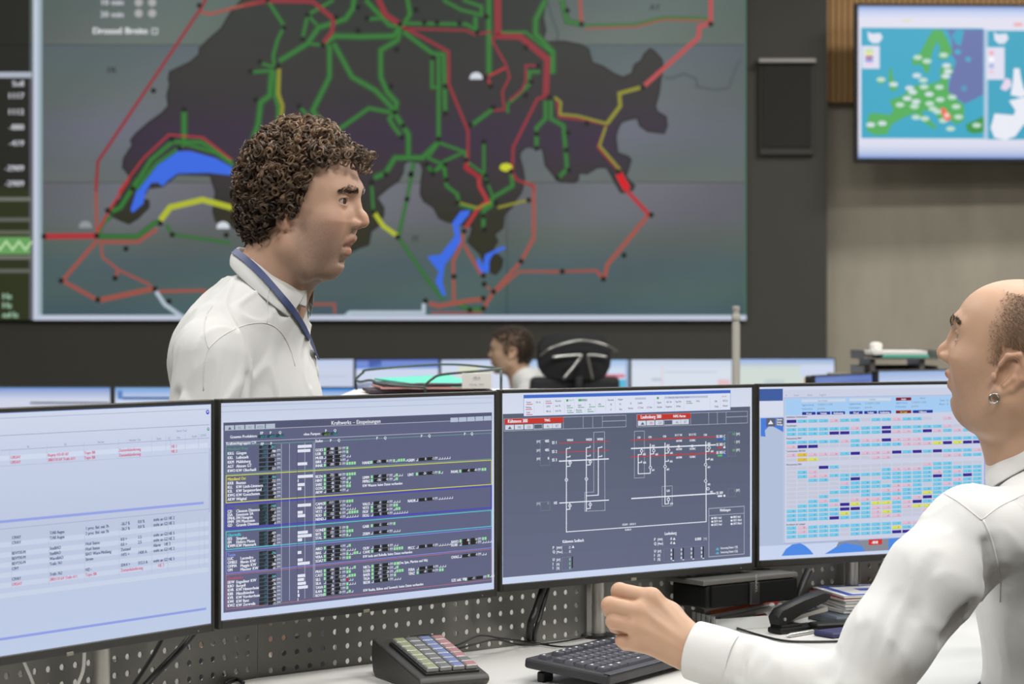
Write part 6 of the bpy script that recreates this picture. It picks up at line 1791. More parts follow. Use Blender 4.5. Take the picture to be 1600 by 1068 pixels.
# ------------------------------------------------------------------ office chairs
def office_chair(loc, rz, label, group, headrest=True, seat_z=0.48, col=(30, 31, 33), arms=True):
    o = empty('office_chair', loc, rz)
    tag(o, label, 'chair', group)
    M_f = mat('black_mesh_fabric', rgb(*col), 0.8, bump=0.2, bscale=600)
    M_ch = mat('polished_aluminium', rgb(176, 176, 172), 0.25, 0.9)
    MB().box((0, 0, seat_z - 0.04), (0.5, 0.48, 0.08), 0.03, 3).build('seat', M_f, o, smooth='auto')
    MB().box((0, -0.25, seat_z + 0.38), (0.46, 0.06, 0.46), 0.028, 3, rot=Rx(math.radians(6))).build('backrest', M_f, o, smooth='auto')
    MB().tube(spline([(0, -0.10, seat_z - 0.09), (0, -0.27, seat_z - 0.06), (0, -0.32, seat_z + 0.1), (0, -0.305, seat_z + 0.35)]), 0.025, 8).build('back_support', M_ch, o, smooth=True)
    if headrest:
        hz = seat_z + 0.71
        hr = empty('headrest', (0, -0.30, hz)); hr.parent = o
        pad = MB()
        V, Fc = [], []
        n = 14
        for i in range(n + 1):            # curved pad
            x = -0.18 + 0.36 * i / n
            e = 1 - abs(x / 0.18) ** 4
            yy = 0.045 * (x / 0.18) ** 2
            hh = 0.055 + 0.062 * e ** 0.5
            for (dy, dz) in [(-0.022, -hh), (-0.034, -hh * 0.5), (-0.034, hh * 0.5), (-0.018, hh), (0.02, hh), (0.035, hh * 0.4), (0.035, -hh * 0.4), (0.02, -hh)]:
                V.append((x, yy + dy, dz))
        for i in range(n):
            for k in range(8):
                Fc.append([i * 8 + k, i * 8 + (k + 1) % 8, i * 8 + 8 + (k + 1) % 8, i * 8 + 8 + k])
        Fc += [list(range(8))[::-1], [n * 8 + k for k in range(8)]]
        pad.add(V, Fc).build('pad', M_f, hr, smooth='auto')
        MB().tube(spline([(-0.19, -0.02, 0.0), (-0.13, -0.055, 0.045), (0, -0.07, 0.075), (0.12, -0.06, 0.055), (0.2, -0.03, 0.02)]), 0.012, 8, flat=0.6).build('headrest_bar', M_ch, hr, smooth=True)
        for sx in (-1, 1):
            MB().tube(spline([(0.14 * sx, -0.055, -0.005), (0.035 * sx + 0.02, -0.07, 0.005), (0.02 * sx + 0.02, -0.07, -0.01), (0.075 * sx - 0.01, -0.06, -0.115)]), 0.008, 8).build('headrest_strut', M_ch, hr, smooth=True)
        MB().tube([(0, -0.045, -0.10), (0, -0.02, -0.22)], 0.02, 8).build('neck_post', M_f, hr, smooth=True)
    for sx in ((-1, 1) if arms else ()):
        MB().tube([(0.25 * sx, 0.02, seat_z - 0.05), (0.29 * sx, 0.02, seat_z + 0.08), (0.29 * sx, 0.02, seat_z + 0.2)], 0.018, 8).build('arm_post', M_f, o, smooth=True)
        MB().box((0.29 * sx, 0.04, seat_z + 0.215), (0.08, 0.26, 0.03), 0.012, 2).build('armrest', M_f, o, smooth='auto')
    MB().tube([(0, 0, seat_z - 0.08), (0, 0, 0.1)], 0.028, 12).build('column', M_ch, o, smooth=True)
    for k in range(5):
        a = 2 * math.pi * k / 5 + 0.3
        MB().tube([(0, 0, 0.11), (0.3 * math.cos(a), 0.3 * math.sin(a), 0.075)], [0.028, 0.018], 8).build('leg', M_ch, o, smooth=True)
        MB().tube([(0.3 * math.cos(a) - 0.02 * math.sin(a), 0.3 * math.sin(a) + 0.02 * math.cos(a), 0.03), (0.3 * math.cos(a) + 0.02 * math.sin(a), 0.3 * math.sin(a) - 0.02 * math.cos(a), 0.03)], 0.03, 14).build('caster', M_black, o, smooth='auto')
    return o

# ------------------------------------------------------------------ seated man reaching across the desk
hb = U(1592, 570, 3.28)
YB, PB = math.radians(158), math.radians(14)
fw = Vector((math.cos(YB), math.sin(YB), 0)); lf = Vector((-fw.y, fw.x, 0))
BP = Vector((0.86, 3.29, 0))
man2 = empty('person', BP)
tag(man2, 'seated balding man in a white shirt with an earring, hand raised over the keyboard', 'person')
HB = TR(*hb) @ Rz(YB) @ Ry(-PB) @ Matrix.Scale(1.04, 4)
S = Solid()
head(S, HB, mouth_open=0.0, nose=0.99, fat=1.06, brow=0.95, ear=(0.015, -0.013), es=1.12)
def hb_(x, y, z): return (HB @ Vector((x, y, z)))[:]
nb = U(1662, 750, 3.33)
S.chain([hb_(-0.02, 0, -0.03), (Vector(hb_(-0.03, 0, -0.10)) * 0.6 + nb * 0.4)[:], nb[:]], [0.062, 0.066, 0.075], 0.035)
S.cap(hb_(0.045, 0, -0.075), (nb + fw * 0.030)[:], 0.028, 0.032, 0.05)
# trunk and limbs under the clothes
ch = Vector((BP.x, BP.y, 0.90))
RT = Rz(YB)
S.ell(ch[:], (0.11, 0.16, 0.24), 0.06, rot=RT)
S.ell((BP.x, BP.y, 0.62), (0.12, 0.16, 0.16), 0.06, rot=RT)
shl = U(1522, 832, 3.06); elb = U(1350, 1072, 3.0); wri = U(1085, 1014, 3.085)
S.cap((nb + Vector((0, 0, -0.06)))[:], (shl + Vector((0, 0.02, -0.02)))[:], 0.036, 0.040, 0.03)
S.chain([shl[:], elb[:], U(1220, 1052, 3.04)[:], wri[:]], [0.042, 0.030, 0.027, 0.026], 0.01)
shr = nb - lf * 0.19 + Vector((0, 0, -0.10)); elr = shr + fw * 0.03 + Vector((0, 0, -0.29)); wrr = elr + fw * 0.20 + lf * 0.08 + Vector((0, 0, -0.03))
S.chain([shr[:], elr[:], wrr[:]], [0.048, 0.038, 0.027], 0.02)
for q in range(4):
    b_ = wrr + fw * 0.05 + lf * (0.025 - 0.018 * q)
    S.chain([(b_ + fw * 0.03)[:], (b_ + fw * 0.065 + Vector((0, 0, -0.015)))[:], (b_ + fw * 0.08 + Vector((0, 0, -0.035)))[:]], [0.010, 0.009, 0.008], 0.006)
S.cap(wrr[:], (wrr + fw * 0.07)[:], 0.028, 0.036, 0.02)
S.chain([(wrr + fw * 0.03 + lf * 0.03)[:], (wrr + fw * 0.06 + lf * 0.05)[:], (wrr + fw * 0.085 + lf * 0.05)[:]], [0.012, 0.010, 0.009], 0.008)
for sy in (-1, 1):
    hp = Vector((BP.x, BP.y, 0.56)) + lf * (0.09 * sy)
    kn = hp + fw * 0.42 + Vector((0, 0, 0.0))
    S.chain([hp[:], kn[:], (kn + fw * 0.02 + Vector((0, 0, -0.46)))[:]], [0.085, 0.06, 0.042], 0.04)
    S.cap((kn + fw * 0.0 + Vector((0, 0, -0.51)))[:], (kn + fw * 0.17 + Vector((0, 0, -0.52)))[:], 0.036, 0.03, 0.03)
# left hand: back of the hand towards the viewer
mcp = [U(1017, 934, 3.108), U(1001, 956, 3.098), U(996, 979, 3.094), U(1000, 1003, 3.098)]
pip = [U(968, 923, 3.122), U(953, 945, 3.108), U(959, 970, 3.104), U(973, 1000, 3.110)]
dip = [U(966, 932, 3.152), U(954, 954, 3.140), U(962, 978, 3.134), U(977, 1006, 3.134)]
tip = [U(984, 944, 3.165), U(973, 966, 3.155), U(980, 987, 3.148), U(992, 1010, 3.144)]
rad = [(0.0128, 0.0120, 0.0100, 0.0082), (0.0130, 0.0122, 0.0102, 0.0084), (0.0124, 0.0114, 0.0096, 0.0080), (0.0112, 0.0102, 0.0086, 0.0072)]
cmc = [wri + (U(1075, 992, 3.09) - U(1085, 1014, 3.085)), wri + (U(1073, 1004, 3.082) - U(1085, 1014, 3.085)), wri + (U(1071, 1015, 3.08) - U(1085, 1014, 3.085)), wri + (U(1070, 1026, 3.084) - U(1085, 1014, 3.085))]
for q in range(4):
    S.cap(cmc[q][:], mcp[q][:], 0.0175, rad[q][0] * 1.02, 0.016)
    S.cap((cmc[q] + Vector((0, 0.018, 0)))[:], (mcp[q] + Vector((0.006, 0.016, -0.002)))[:], 0.0165, 0.011, 0.014)
for q in range(4):
    S.chain([mcp[q][:], pip[q][:], dip[q][:], tip[q][:]], list(rad[q]), 0.0035)
    S.ell((mcp[q] + Vector((0, -0.004, 0.001)))[:], (0.0125, 0.0115, 0.0115), 0.012)     # knuckle
    S.cap((mcp[q] + Vector((0.008, -0.0125, 0)))[:], (cmc[q] + Vector((0, -0.0165, 0)))[:], 0.0016, 0.0012, 0.008)  # tendon
S.chain([(wri + Vector((-0.012, 0.018, 0.014)))[:], U(1046, 962, 3.128)[:], U(1010, 957, 3.165)[:], U(986, 962, 3.182)[:]], [0.017, 0.0165, 0.0125, 0.0095], 0.014)
xs_ = axis((0.12, 0.135, 0.006), (0.135, 0.29, 0.0021), (0.29, hb.x - 0.128, 0.009), (hb.x - 0.128, hb.x + 0.115, 0.0021), (hb.x + 0.115, 1.15, 0.012))
ys_ = axis((2.93, 3.055, 0.008), (3.055, 3.20, 0.0021), (3.20, hb.y + 0.02, 0.0021), (hb.y + 0.02, hb.y + 0.12, 0.0028), (hb.y + 0.12, 3.62, 0.012))
zs_ = axis((0.0, 0.84, 0.016), (0.84, 1.0, 0.0021), (1.0, hb.z - 0.15, 0.010), (hb.z - 0.15, hb.z + 0.14, 0.0021))
V, Fq = S.mesh(xs_, ys_, zs_, 2)
I3 = np.array(HB.inverted())
Vl = V @ I3[:3, :3].T + I3[:3, 3]
# his own profile: the lower face recedes
fr_ = np.clip((Vl[:, 0] - 0.0) / 0.08, 0, 1) * np.clip((Vl[:, 2] + 0.16) / 0.05, 0, 1) * (V[:, 2] > 1.12)
Vw = Vl.copy(); Vw[:, 0] -= fr_ * (0.26 * np.maximum(0, -Vl[:, 2] - 0.010) + 0.003 * np.clip((-Vl[:, 2] - 0.012) / 0.03, 0, 1))
A3 = np.array(HB)
V = np.where((V[:, 2] > 1.12)[:, None], Vw @ A3[:3, :3].T + A3[:3, 3], V)
SKIN_B = (0.52, 0.325, 0.215)
cB = skin_colour(Vl, SKIN_B, 0.22, 0.45)
hm_ = (V[:, 0] < 0.34) & (V[:, 2] < 1.02)
kn_ = np.zeros(len(V))
for q in range(4):
    for P_ in (mcp[q], pip[q]):
        kn_ = np.maximum(kn_, np.exp(-((V - np.array(P_[:])) ** 2).sum(1) / 0.014 ** 2))
hc_ = np.array(SKIN_B)[None] * (1.0 + 0.05 * noise3(V[:, 0], V[:, 1], V[:, 2], 150, 2))[:, None] * (1 - kn_[:, None] * np.array([0.0, 0.10, 0.12]))
cB = np.where(hm_[:, None], hc_, cB)
# cropped hair tints the scalp where it grows
mk = (Vl[:, 2] > -0.055) & (np.abs(Vl[:, 1]) < 0.09) & (V[:, 2] > 1.1)
x, y, z = Vl[:, 0], np.abs(Vl[:, 1]), Vl[:, 2]
lim = np.where(z > 0.10, 0.022 - 0.012 * np.clip((y - 0.02) / 0.03, 0, 1), np.where(z > 0.055, 0.040, np.where(z > -0.004, 0.044 - (0.055 - z) * 0.12, -0.040))) + 0.004 * noise3(x, y, z, 260, 8)
side = (x < lim) & ~((z < 0.024) & (x > -0.040) & (x < 0.018)) & (y < 0.0815)
tint = (mk & side).astype(float) * np.clip((lim - x) / 0.035, 0, 1)
cB = cB * (1 - 0.42 * tint[:, None] * np.array([1, 1.02, 1.04]))
bo2 = np.array(BP[:])
BT2 = tree(V, Fq)
np_mesh('body', V - bo2, Fq, M_skin, man2, cB)
for sy in (-1, 1):
    eye(TR(*(-BP)) @ HB @ TR(0.0792, 0.031 * sy, 0.0208), man2, (0.08, 0.11, 0.14, 1), sy)
nrm_off = Vector(BP)
def shift_parent(o):          # geometry laid out in room coordinates, kept under the man
    o.location = -BP
    return o
BR2 = [(0.1035, 0.010, 0.0365), (0.1010, 0.021, 0.0410), (0.0935, 0.034, 0.0440), (0.0825, 0.047, 0.0400)]
brow_hairs(HB, man2, BR2, 230, (0.10, 0.070, 0.045), BT2, None, 0.006, BP)
# short cropped hair, receding from the forehead
ok = np.nonzero(mk & side & (x * x + z * z > 0.0))[0]
r2 = np.random.default_rng(3)
wgt = np.clip((lim[ok] - x[ok]) / 0.03, 0.06, 1); pick = r2.choice(ok, min(len(ok), 16000), replace=False, p=wgt / wgt.sum())
rts, drs, nn = [], [], []
back = (HB.to_3x3() @ Vector((-1, 0, -0.5))).normalized()
for i in pick:
    loc, nor, _, _ = BT2.find_nearest(Vector(V[i]))
    p = loc + Vector(r2.normal(size=3)) * 0.0008
    d_ = (back - nor * back.dot(nor))
    d_ = (d_.normalized() * 0.75 + nor * 0.55 + Vector(r2.normal(size=3)) * 0.22).normalized()
    rts.append((p - BP)[:]); drs.append(d_[:])
dens = np.clip((lim[pick] - x[pick]) / 0.02, 0.25, 1)
hcB = np.array([0.19, 0.13, 0.075])[None] * r2.uniform(0.55, 1.35, size=(len(pick), 1))
hairs('hair', M_hair, man2, rts, drs, 0.0040 + 0.0035 * dens, np.full(len(pick), 0.00024), hcB)
# earring
lobe = Vector((0.009, 0.0880, -0.0440))
eo = MB()
EM = TR(*(-BP)) @ HB @ TR(*lobe) @ Rz(math.radians(20)) @ Rx(math.radians(90))
n = 28
V_, F_ = [], []
for i in range(n):
    a = 2 * math.pi * i / n
    for j in range(8):
        b = 2 * math.pi * j / 8
        rr = 0.0068 + 0.0016 * math.cos(b)
        V_.append((rr * math.cos(a), rr * math.sin(a) - 0.0055, 0.0026 * math.sin(b)))
for i in range(n):
    for j in range(8):
        F_.append([i * 8 + j, ((i + 1) % n) * 8 + j, ((i + 1) % n) * 8 + (j + 1) % 8, i * 8 + (j + 1) % 8])
eo.add(V_, F_, EM).build('earring', mat('silver', rgb(190, 190, 186), 0.2, 1.0), man2, smooth=True)
# --- shirt of the seated man
S = Solid()
S.ell((BP.x - 0.005, BP.y, 0.93), (0.150, 0.195, 0.235), 0.05, rot=RT)
S.ell((BP.x, BP.y, 0.68), (0.155, 0.195, 0.20), 0.06, rot=RT)
S.ell((nb - fw * 0.012 + Vector((0.0, 0, -0.030)))[:], (0.112, 0.130, 0.095), 0.05, rot=RT)
sl_ = U(1520, 838, 3.07); s2 = U(1458, 908, 3.03); e1_ = U(1385, 1010, 3.005); e2_ = U(1340, 1076, 3.0)
f1_ = U(1245, 1060, 3.03); w1_ = U(1118, 1028, 3.078); w2_ = U(1086, 1016, 3.087)
S.cap((nb + Vector((0.0, -0.01, -0.07)))[:], sl_[:], 0.062, 0.066, 0.05)
S.chain([sl_[:], s2[:], e1_[:], e2_[:]], [0.068, 0.066, 0.060, 0.052], 0.02)
S.chain([e2_[:], f1_[:], w1_[:]], [0.050, 0.044, 0.039], 0.012)
S.chain([shr[:], elr[:], (elr + (wrr - elr) * 0.9)[:]], [0.07, 0.055, 0.04], 0.03)
# creases: elbow, forearm, armpit, shoulder blade
def crease(a, b, r, da=0.0, k=0.02, op='-'):
    S.cap(a[:], b[:], r, r * 0.5, k, op)
def on(px, py, d): return U(px, py, d)
for (ax, ay, ad, bx, by, bd, r) in [(1345, 985, 2.956, 1330, 1050, 2.942, 0.006), (1310, 990, 2.972, 1285, 1056, 2.966, 0.005), (1268, 1000, 2.988, 1290, 1050, 2.965, 0.004), (1395, 930, 2.962, 1362, 1040, 2.936, 0.004), (1425, 950, 2.952, 1390, 1050, 2.930, 0.003),
        (1478, 990, 2.985, 1520, 900, 3.000, 0.010), (1500, 1010, 3.02, 1560, 900, 3.02, 0.012), (1540, 850, 2.995, 1552, 950, 3.02, 0.006), (1205, 1000, 3.012, 1190, 1050, 2.998, 0.004), (1170, 1012, 3.025, 1160, 1056, 3.022, 0.003), (1460, 870, 2.962, 1430, 960, 2.950, 0.005)]:
    crease(on(ax, ay, ad), on(bx, by, bd), r)
S.post = [lambda x, y, z: 0.0030 * noise3(x, y, z, 30, 14) - 0.0022 * np.clip(1 - 3 * np.abs(noise3(x * 0.6 + z * 0.7, y * 0.4, z * 0.25 - x * 0.1, 30, 47)), 0, 1) - 0.0012 * np.clip(1 - 6 * np.abs(noise3(x, y, z * 0.6 - 0.3 * x, 55, 43)), 0, 1)]
Vs2, Fs2 = S.mesh(axis((w1_.x - 0.02, 0.50, 0.0045), (0.50, 0.86, 0.0055), (0.86, 1.10, 0.010)), axis((2.90, 3.20, 0.0048), (3.20, 3.62, 0.009)), axis((0.46, 0.72, 0.012), (0.72, nb.z + 0.10, 0.0050)), 1)
np_mesh('shirt', Vs2 - bo2, Fs2, M_shirt, man2)
# cuff
dirc = (w1_ - w2_).normalized()
def cuff_ring(c, r, ax_, n=36, sq=1.0):
    e1 = ax_.orthogonal().normalized(); e2 = ax_.cross(e1)
    return [c + (e1 * math.cos(2 * math.pi * k / n) + e2 * math.sin(2 * math.pi * k / n)) * r for k in range(n)] 
axc = (U(1140, 1030, 3.065) - U(1078, 1012, 3.09)).normalized()
c0 = U(1083, 1015, 3.088)
rings = [(0.012, 0.034), (0.001, 0.0400), (-0.001, 0.0412), (0.001, 0.0422), (0.012, 0.0428), (0.040, 0.0432), (0.058, 0.0425), (0.064, 0.0400)]
V_, F_ = [], []
n = 36
for (t, r) in rings: V_ += cuff_ring(c0 + axc * t - BP, r, axc, n)
for i in range(len(rings) - 1):
    for k in range(n):
        F_.append([i * n + k, i * n + (k + 1) % n, (i + 1) * n + (k + 1) % n, (i + 1) * n + k])
MB().add(V_, F_).build('cuff', M_shirt, man2, smooth=True)
# collar of the seated man
cl0 = nb + fw * 0.010 + Vector((0, 0, 0.052))
def CB(x, y, z): return (cl0 + fw * (x * 1.12) + lf * (y * 1.16) + Vector((0, 0, z)) - BP)[:]
topb = [(-0.082, 0, 0.078), (-0.066, 0.056, 0.072), (-0.016, 0.090, 0.050), (0.050, 0.082, 0.000), (0.086, 0.046, -0.020)]
botb = [(-0.100, 0, 0.030), (-0.086, 0.074, 0.022), (-0.024, 0.118, 0.000), (0.052, 0.116, -0.046), (0.078, 0.092, -0.066)]
midb = [tuple(Vector(a).lerp(Vector(b), 0.5) + (Vector(b) - Vector((-0.02, 0, 0))).normalized() * 0.006) for a, b in zip(topb, botb)]
rows = [half_ring(sh(topb, 0.0, -0.12, -0.034)), half_ring(sh(topb, 0, -0.05, -0.004)), half_ring(sh(topb, 0, -0.01, 0.001)), half_ring(sh(topb, 0, 0.03, -0.003)), half_ring(midb), half_ring(botb)]
V_, F_ = loft(rows)
co = MB().add([CB(*p) for p in V_], F_).build('collar', M_shirt, man2, smooth=True)
sd = co.modifiers.new('solid', 'SOLIDIFY'); sd.thickness = 0.0016; sd.offset = 0
ss_ = co.modifiers.new('sub', 'SUBSURF'); ss_.levels = 1; ss_.render_levels = 1
bpy.context.view_layer.update()
ST2 = tree(Vs2 - bo2, Fs2)
seam([(1470, 768), (1495, 782), (1516, 798), (1533, 812)], ST2, man2.matrix_world, man2, M_shirt)
seam([(1534, 812), (1560, 792), (1590, 777), (1610, 768)], ST2, man2.matrix_world, man2, M_shirt)
seam([(1536, 812), (1548, 840), (1556, 870), (1562, 905), (1563, 940)], ST2, man2.matrix_world, man2, M_shirt, 0.0014)
# trousers, shoes, chair
S = Solid()
S.ell((BP.x + 0.02, BP.y, 0.60), (0.15, 0.19, 0.12), 0.04, rot=RT)
for sy in (-1, 1):
    hp = Vector((BP.x, BP.y, 0.575)) + lf * (0.095 * sy); kn = hp + fw * 0.43
    S.chain([hp[:], kn[:], (kn + fw * 0.02 + Vector((0, 0, -0.49)))[:]], [0.095, 0.078, 0.06], 0.03)
Vt, Ft = S.mesh(axis((0.30, 1.12, 0.014)), axis((2.98, 3.72, 0.014)), axis((0.0, 0.76, 0.014)), 1)
np_mesh('trousers', Vt - bo2, Ft, M_trs, man2)
for sy in (-1, 1):
    p = Vector((BP.x, BP.y, 0.045)) + lf * (0.095 * sy) + fw * 0.51 - BP
    MB().box((0, 0, 0), (0.28, 0.10, 0.09), 0.035, 3, M=TR(*p) @ RT).build('shoe', M_black, man2, smooth='auto')
office_chair((BP.x + 0.03, BP.y - 0.01, 0), YB - math.pi / 2, 'black office chair under the seated balding man', 'office chairs', headrest=False, seat_z=0.485, arms=False)

# ------------------------------------------------------------------ man far behind, seated at the wall side
hf = U(800, 552, 11.0)
man3 = empty('person', (hf.x, hf.y, 0), math.radians(172))
tag(man3, 'distant man in profile with short brown hair and white shirt beside the chair headrest', 'person')
HF = TR(0, 0, hf.z)
S = Solid()
head(S, HF, ear=(0, 0.004))
zf = hf.z
S.chain([(-0.02, 0, zf - 0.03), (-0.05, 0, zf - 0.16)], [0.056, 0.062], 0.03)
S.ell((-0.10, 0, zf - 0.36), (0.11, 0.16, 0.2), 0.05)
S.ell((-0.10, 0, zf - 0.58), (0.12, 0.16, 0.14), 0.05)
for sy in (-1, 1):
    S.chain([(-0.10, 0.18 * sy, zf - 0.24), (-0.02, 0.22 * sy, zf - 0.48), (0.22, 0.19 * sy, zf - 0.50)], [0.045, 0.038, 0.028], 0.03)
    for q in range(4):
        S.chain([(0.25, (0.215 - 0.018 * q) * sy, zf - 0.50), (0.30, (0.215 - 0.018 * q) * sy, zf - 0.505), (0.325, (0.215 - 0.018 * q) * sy, zf - 0.52)], [0.010, 0.009, 0.008], 0.006)
    S.cap((0.22, 0.19 * sy, zf - 0.50), (0.27, 0.19 * sy, zf - 0.50), 0.026, 0.032, 0.02)
    S.chain([(0.24, 0.165 * sy, zf - 0.50), (0.29, 0.15 * sy, zf - 0.51)], [0.011, 0.009], 0.008)
    S.chain([(-0.08, 0.09 * sy, 0.56), (0.34, 0.10 * sy, 0.56), (0.35, 0.10 * sy, 0.09)], [0.085, 0.06, 0.045], 0.04)
    S.cap((0.34, 0.10 * sy, 0.05), (0.5, 0.10 * sy, 0.04), 0.04, 0.03, 0.03)
V, Fq = S.mesh(axis((-0.24, -0.12, 0.012), (-0.12, 0.14, 0.0042), (0.14, 0.55, 0.012)), axis((-0.30, -0.11, 0.010), (-0.11, 0.11, 0.0042), (0.11, 0.30, 0.010)), axis((-0.01, zf - 0.13, 0.012), (zf - 0.13, zf + 0.15, 0.0042)), 1)
Vl = V - np.array([0, 0, zf])
np_mesh('body', V, Fq, M_skin, man3, skin_colour(Vl, (0.50, 0.33, 0.22), 0.30, 0.4))
for sy in (-1, 1):
    eye(HF @ TR(0.0792, 0.031 * sy, 0.0208), man3, (0.05, 0.04, 0.03, 1), sy)
BTF = tree(V, Fq)
rts, drs = [], []
xx, yy, zz = Vl[:, 0], np.abs(Vl[:, 1]), Vl[:, 2]
lim = np.where(zz > 0.085, 0.092, np.where(zz > 0.055, 0.055 + (zz - 0.055), np.where(zz > 0.0, 0.028 + 0.3 * zz, -0.035)))
ok = np.nonzero((zz > -0.05) & (xx < lim) & (zz < 0.16) & ~((zz < 0.035) & (xx > -0.035) & (xx < 0.012)))[0]
pick = r2.choice(ok, 3400)
for i in pick:
    loc, nor, _, _ = BTF.find_nearest(Vector(V[i]))
    d_ = (nor * 0.9 + Vector((-0.35 if zz[i] < 0.09 else 0.25, 0, 0.15)) + Vector(r2.normal(size=3)) * 0.3).normalized()
    rts.append((loc + Vector(r2.normal(size=3)) * 0.002)[:]); drs.append(d_[:])
hairs('hair', M_hair, man3, rts, drs, np.full(len(pick), 0.022), np.full(len(pick), 0.0019), np.array([0.062, 0.046, 0.032])[None] * r2.uniform(0.6, 1.3, size=(len(pick), 1)))
S = Solid()
S.ell((-0.10, 0, zf - 0.34), (0.140, 0.19, 0.21), 0.05); S.ell((-0.10, 0, zf - 0.56), (0.14, 0.185, 0.16), 0.05); S.ell((-0.085, 0, zf - 0.135), (0.085, 0.105, 0.065), 0.05)
for sy in (-1, 1):
    S.cap((-0.085, 0.05 * sy, zf - 0.14), (-0.11, 0.17 * sy, zf - 0.19), 0.055, 0.06, 0.04)
    S.chain([(-0.11, 0.185 * sy, zf - 0.205), (-0.02, 0.225 * sy, zf - 0.48), (0.20, 0.195 * sy, zf - 0.50)], [0.062, 0.055, 0.038], 0.02)
V, Fq = S.mesh(axis((-0.26, 0.26, 0.010)), axis((-0.30, 0.30, 0.010)), axis((zf - 0.72, zf - 0.05, 0.010)), 1)
np_mesh('shirt', V, Fq, M_shirt, man3)
S = Solid(); S.ell((-0.08, 0, 0.58), (0.15, 0.18, 0.11), 0.03)
for sy in (-1, 1):
    S.chain([(-0.08, 0.09 * sy, 0.575), (0.34, 0.10 * sy, 0.575), (0.35, 0.10 * sy, 0.1)], [0.095, 0.075, 0.06], 0.04)
V, Fq = S.mesh(axis((-0.24, 0.46, 0.014)), axis((-0.22, 0.22, 0.014)), axis((0.02, 0.72, 0.014)), 1)
np_mesh('trousers', V, Fq, M_trs, man3)
ch_ = U(884, 556, 10.7)
office_chair((ch_.x - 0.02, ch_.y + 0.30, 0), math.radians(14), 'tall black office chair with a metal headrest bracket in front of the distant man', 'office chairs', True, seat_z=ch_.z - 0.71)
# ------------------------------------------------------------------ desks and monitors further back
def far_desk(lo, hi, z, label):
    o = empty('desk', ((lo[0] + hi[0]) / 2, (lo[1] + hi[1]) / 2, 0))
    tag(o, label, 'desk')
    sx, sy = hi[0] - lo[0], hi[1] - lo[1]
    MB().box((0, 0, z - 0.015), (sx, sy, 0.03), 0.004).build('worktop', M_desk, o)
    for a in (-1, 1):
        for b in (-1, 1):
            MB().box((a * (sx / 2 - 0.08), b * (sy / 2 - 0.08), (z - 0.03) / 2), (0.06, 0.06, z - 0.03), 0.006).build('leg', M_metal, o)
    return o
far_desk((-1.55, 11.95), (0.12, 12.9), 0.73, 'long white desk below the video wall, left of the distant man')
far_desk((0.14, 11.6), (2.05, 12.6), 0.73, 'long white desk below the video wall, right of the distant man')
far_desk((-2.5, 9.2), (-0.55, 10.0), 0.70, 'white desk in the left middle distance')
far_desk((0.9, 7.0), (2.6, 7.98), 0.80, 'white desk in the right middle distance')
def far_mon(pxa, da, pxb, db, ytop, label, group, desk_z, draw, h=MH):
    L, R = wx(pxa, da), wx(pxb, db)
    zt = CZ - (ytop - HY) / F * (da + db) / 2
    m = Mon((L, da), (R, db), label, zt=zt, h=h, group=group, stand=desk_z)
    MB().tube([(0, 0.075, 0), (0, 0.075, m.dz + 0.12)], 0.022, 10).build('stand_post', M_black, m.o, smooth=True)
    MB().box((0, 0.075, 0.008), (0.24, 0.18, 0.016), 0.006).build('stand_base', M_black, m.o)
    draw(m)
    m.done()
    return m
def plain(c1, c2, lines=()):
    def f(m):
        m.fill([(0, c1), (0.1, c2), (1, c2)])
        x0, x1, z0_, z1_ = m.act
        s, mp = m.s, m.s.map
        s.map = lambda x, y: (x, y)
        for (u0_, u1_, v0, v1, c) in lines:
            s.rect(lerp(x0, x1, u0_), lerp(z1_, z0_, v0), lerp(x0, x1, u1_), lerp(z1_, z0_, v1), rgb(*c), 2)
        s.map = mp
    return f
GA = 'pale monitors on the desks below the video wall'
pl = (206, 214, 234)
far_mon(421, 12.3, 554, 12.55, 560, 'pale far monitor beside the standing man\'s chest, left end of its desk', GA, 0.73, plain((190, 204, 234), (200, 208, 230), [(0.1, 0.9, 0.3, 0.32, (180, 190, 214)), (0.1, 0.9, 0.5, 0.52, (180, 190, 214))]))
far_mon(555, 12.3, 687, 12.55, 560, 'pale far monitor with a blue title bar above the wire file tray', GA, 0.73, plain((70, 100, 190), (204, 214, 236), [(0.0, 1.0, 0.06, 0.16, (110, 140, 214)), (0.15, 0.3, 0.02, 0.14, (60, 80, 150)), (0.0, 1.0, 0.42, 0.46, (90, 104, 140)), (0.55, 0.98, 0.5, 0.9, (206, 204, 220)), (0.1, 0.5, 0.55, 0.57, (160, 170, 196))]))
far_mon(688, 12.3, 820, 12.55, 560, 'pale far monitor partly behind the distant man\'s face', GA, 0.73, plain((190, 204, 236), (210, 218, 236), [(0.2, 0.45, 0.12, 0.3, (220, 222, 200)), (0.2, 0.42, 0.35, 0.9, (110, 150, 140)), (0.44, 0.6, 0.2, 0.9, (200, 196, 184))]))
far_mon(825, 11.85, 984, 11.85, 560, 'far monitor with cyan and red bars right of the chair headrest', GA, 0.73, plain((150, 186, 226), (204, 218, 238), [(0.6, 0.96, 0.25, 0.31, (214, 120, 140)), (0.56, 0.97, 0.34, 0.52, (90, 186, 216)), (0.5, 0.96, 0.56, 0.62, (214, 110, 130)), (0.97, 1.0, 0.0, 1.0, (150, 170, 200))]))
far_mon(985, 11.85, 1145, 11.85, 560, 'whitish far monitor left of the grey post', GA, 0.73, plain((196, 208, 230), (214, 222, 234), [(0.3, 0.31, 0.1, 0.9, (226, 196, 200)), (0.33, 0.85, 0.2, 0.22, (190, 198, 214)), (0.86, 0.98, 0.34, 0.5, (226, 190, 196)), (0.2, 0.3, 0.32, 0.36, (180, 190, 206))]))
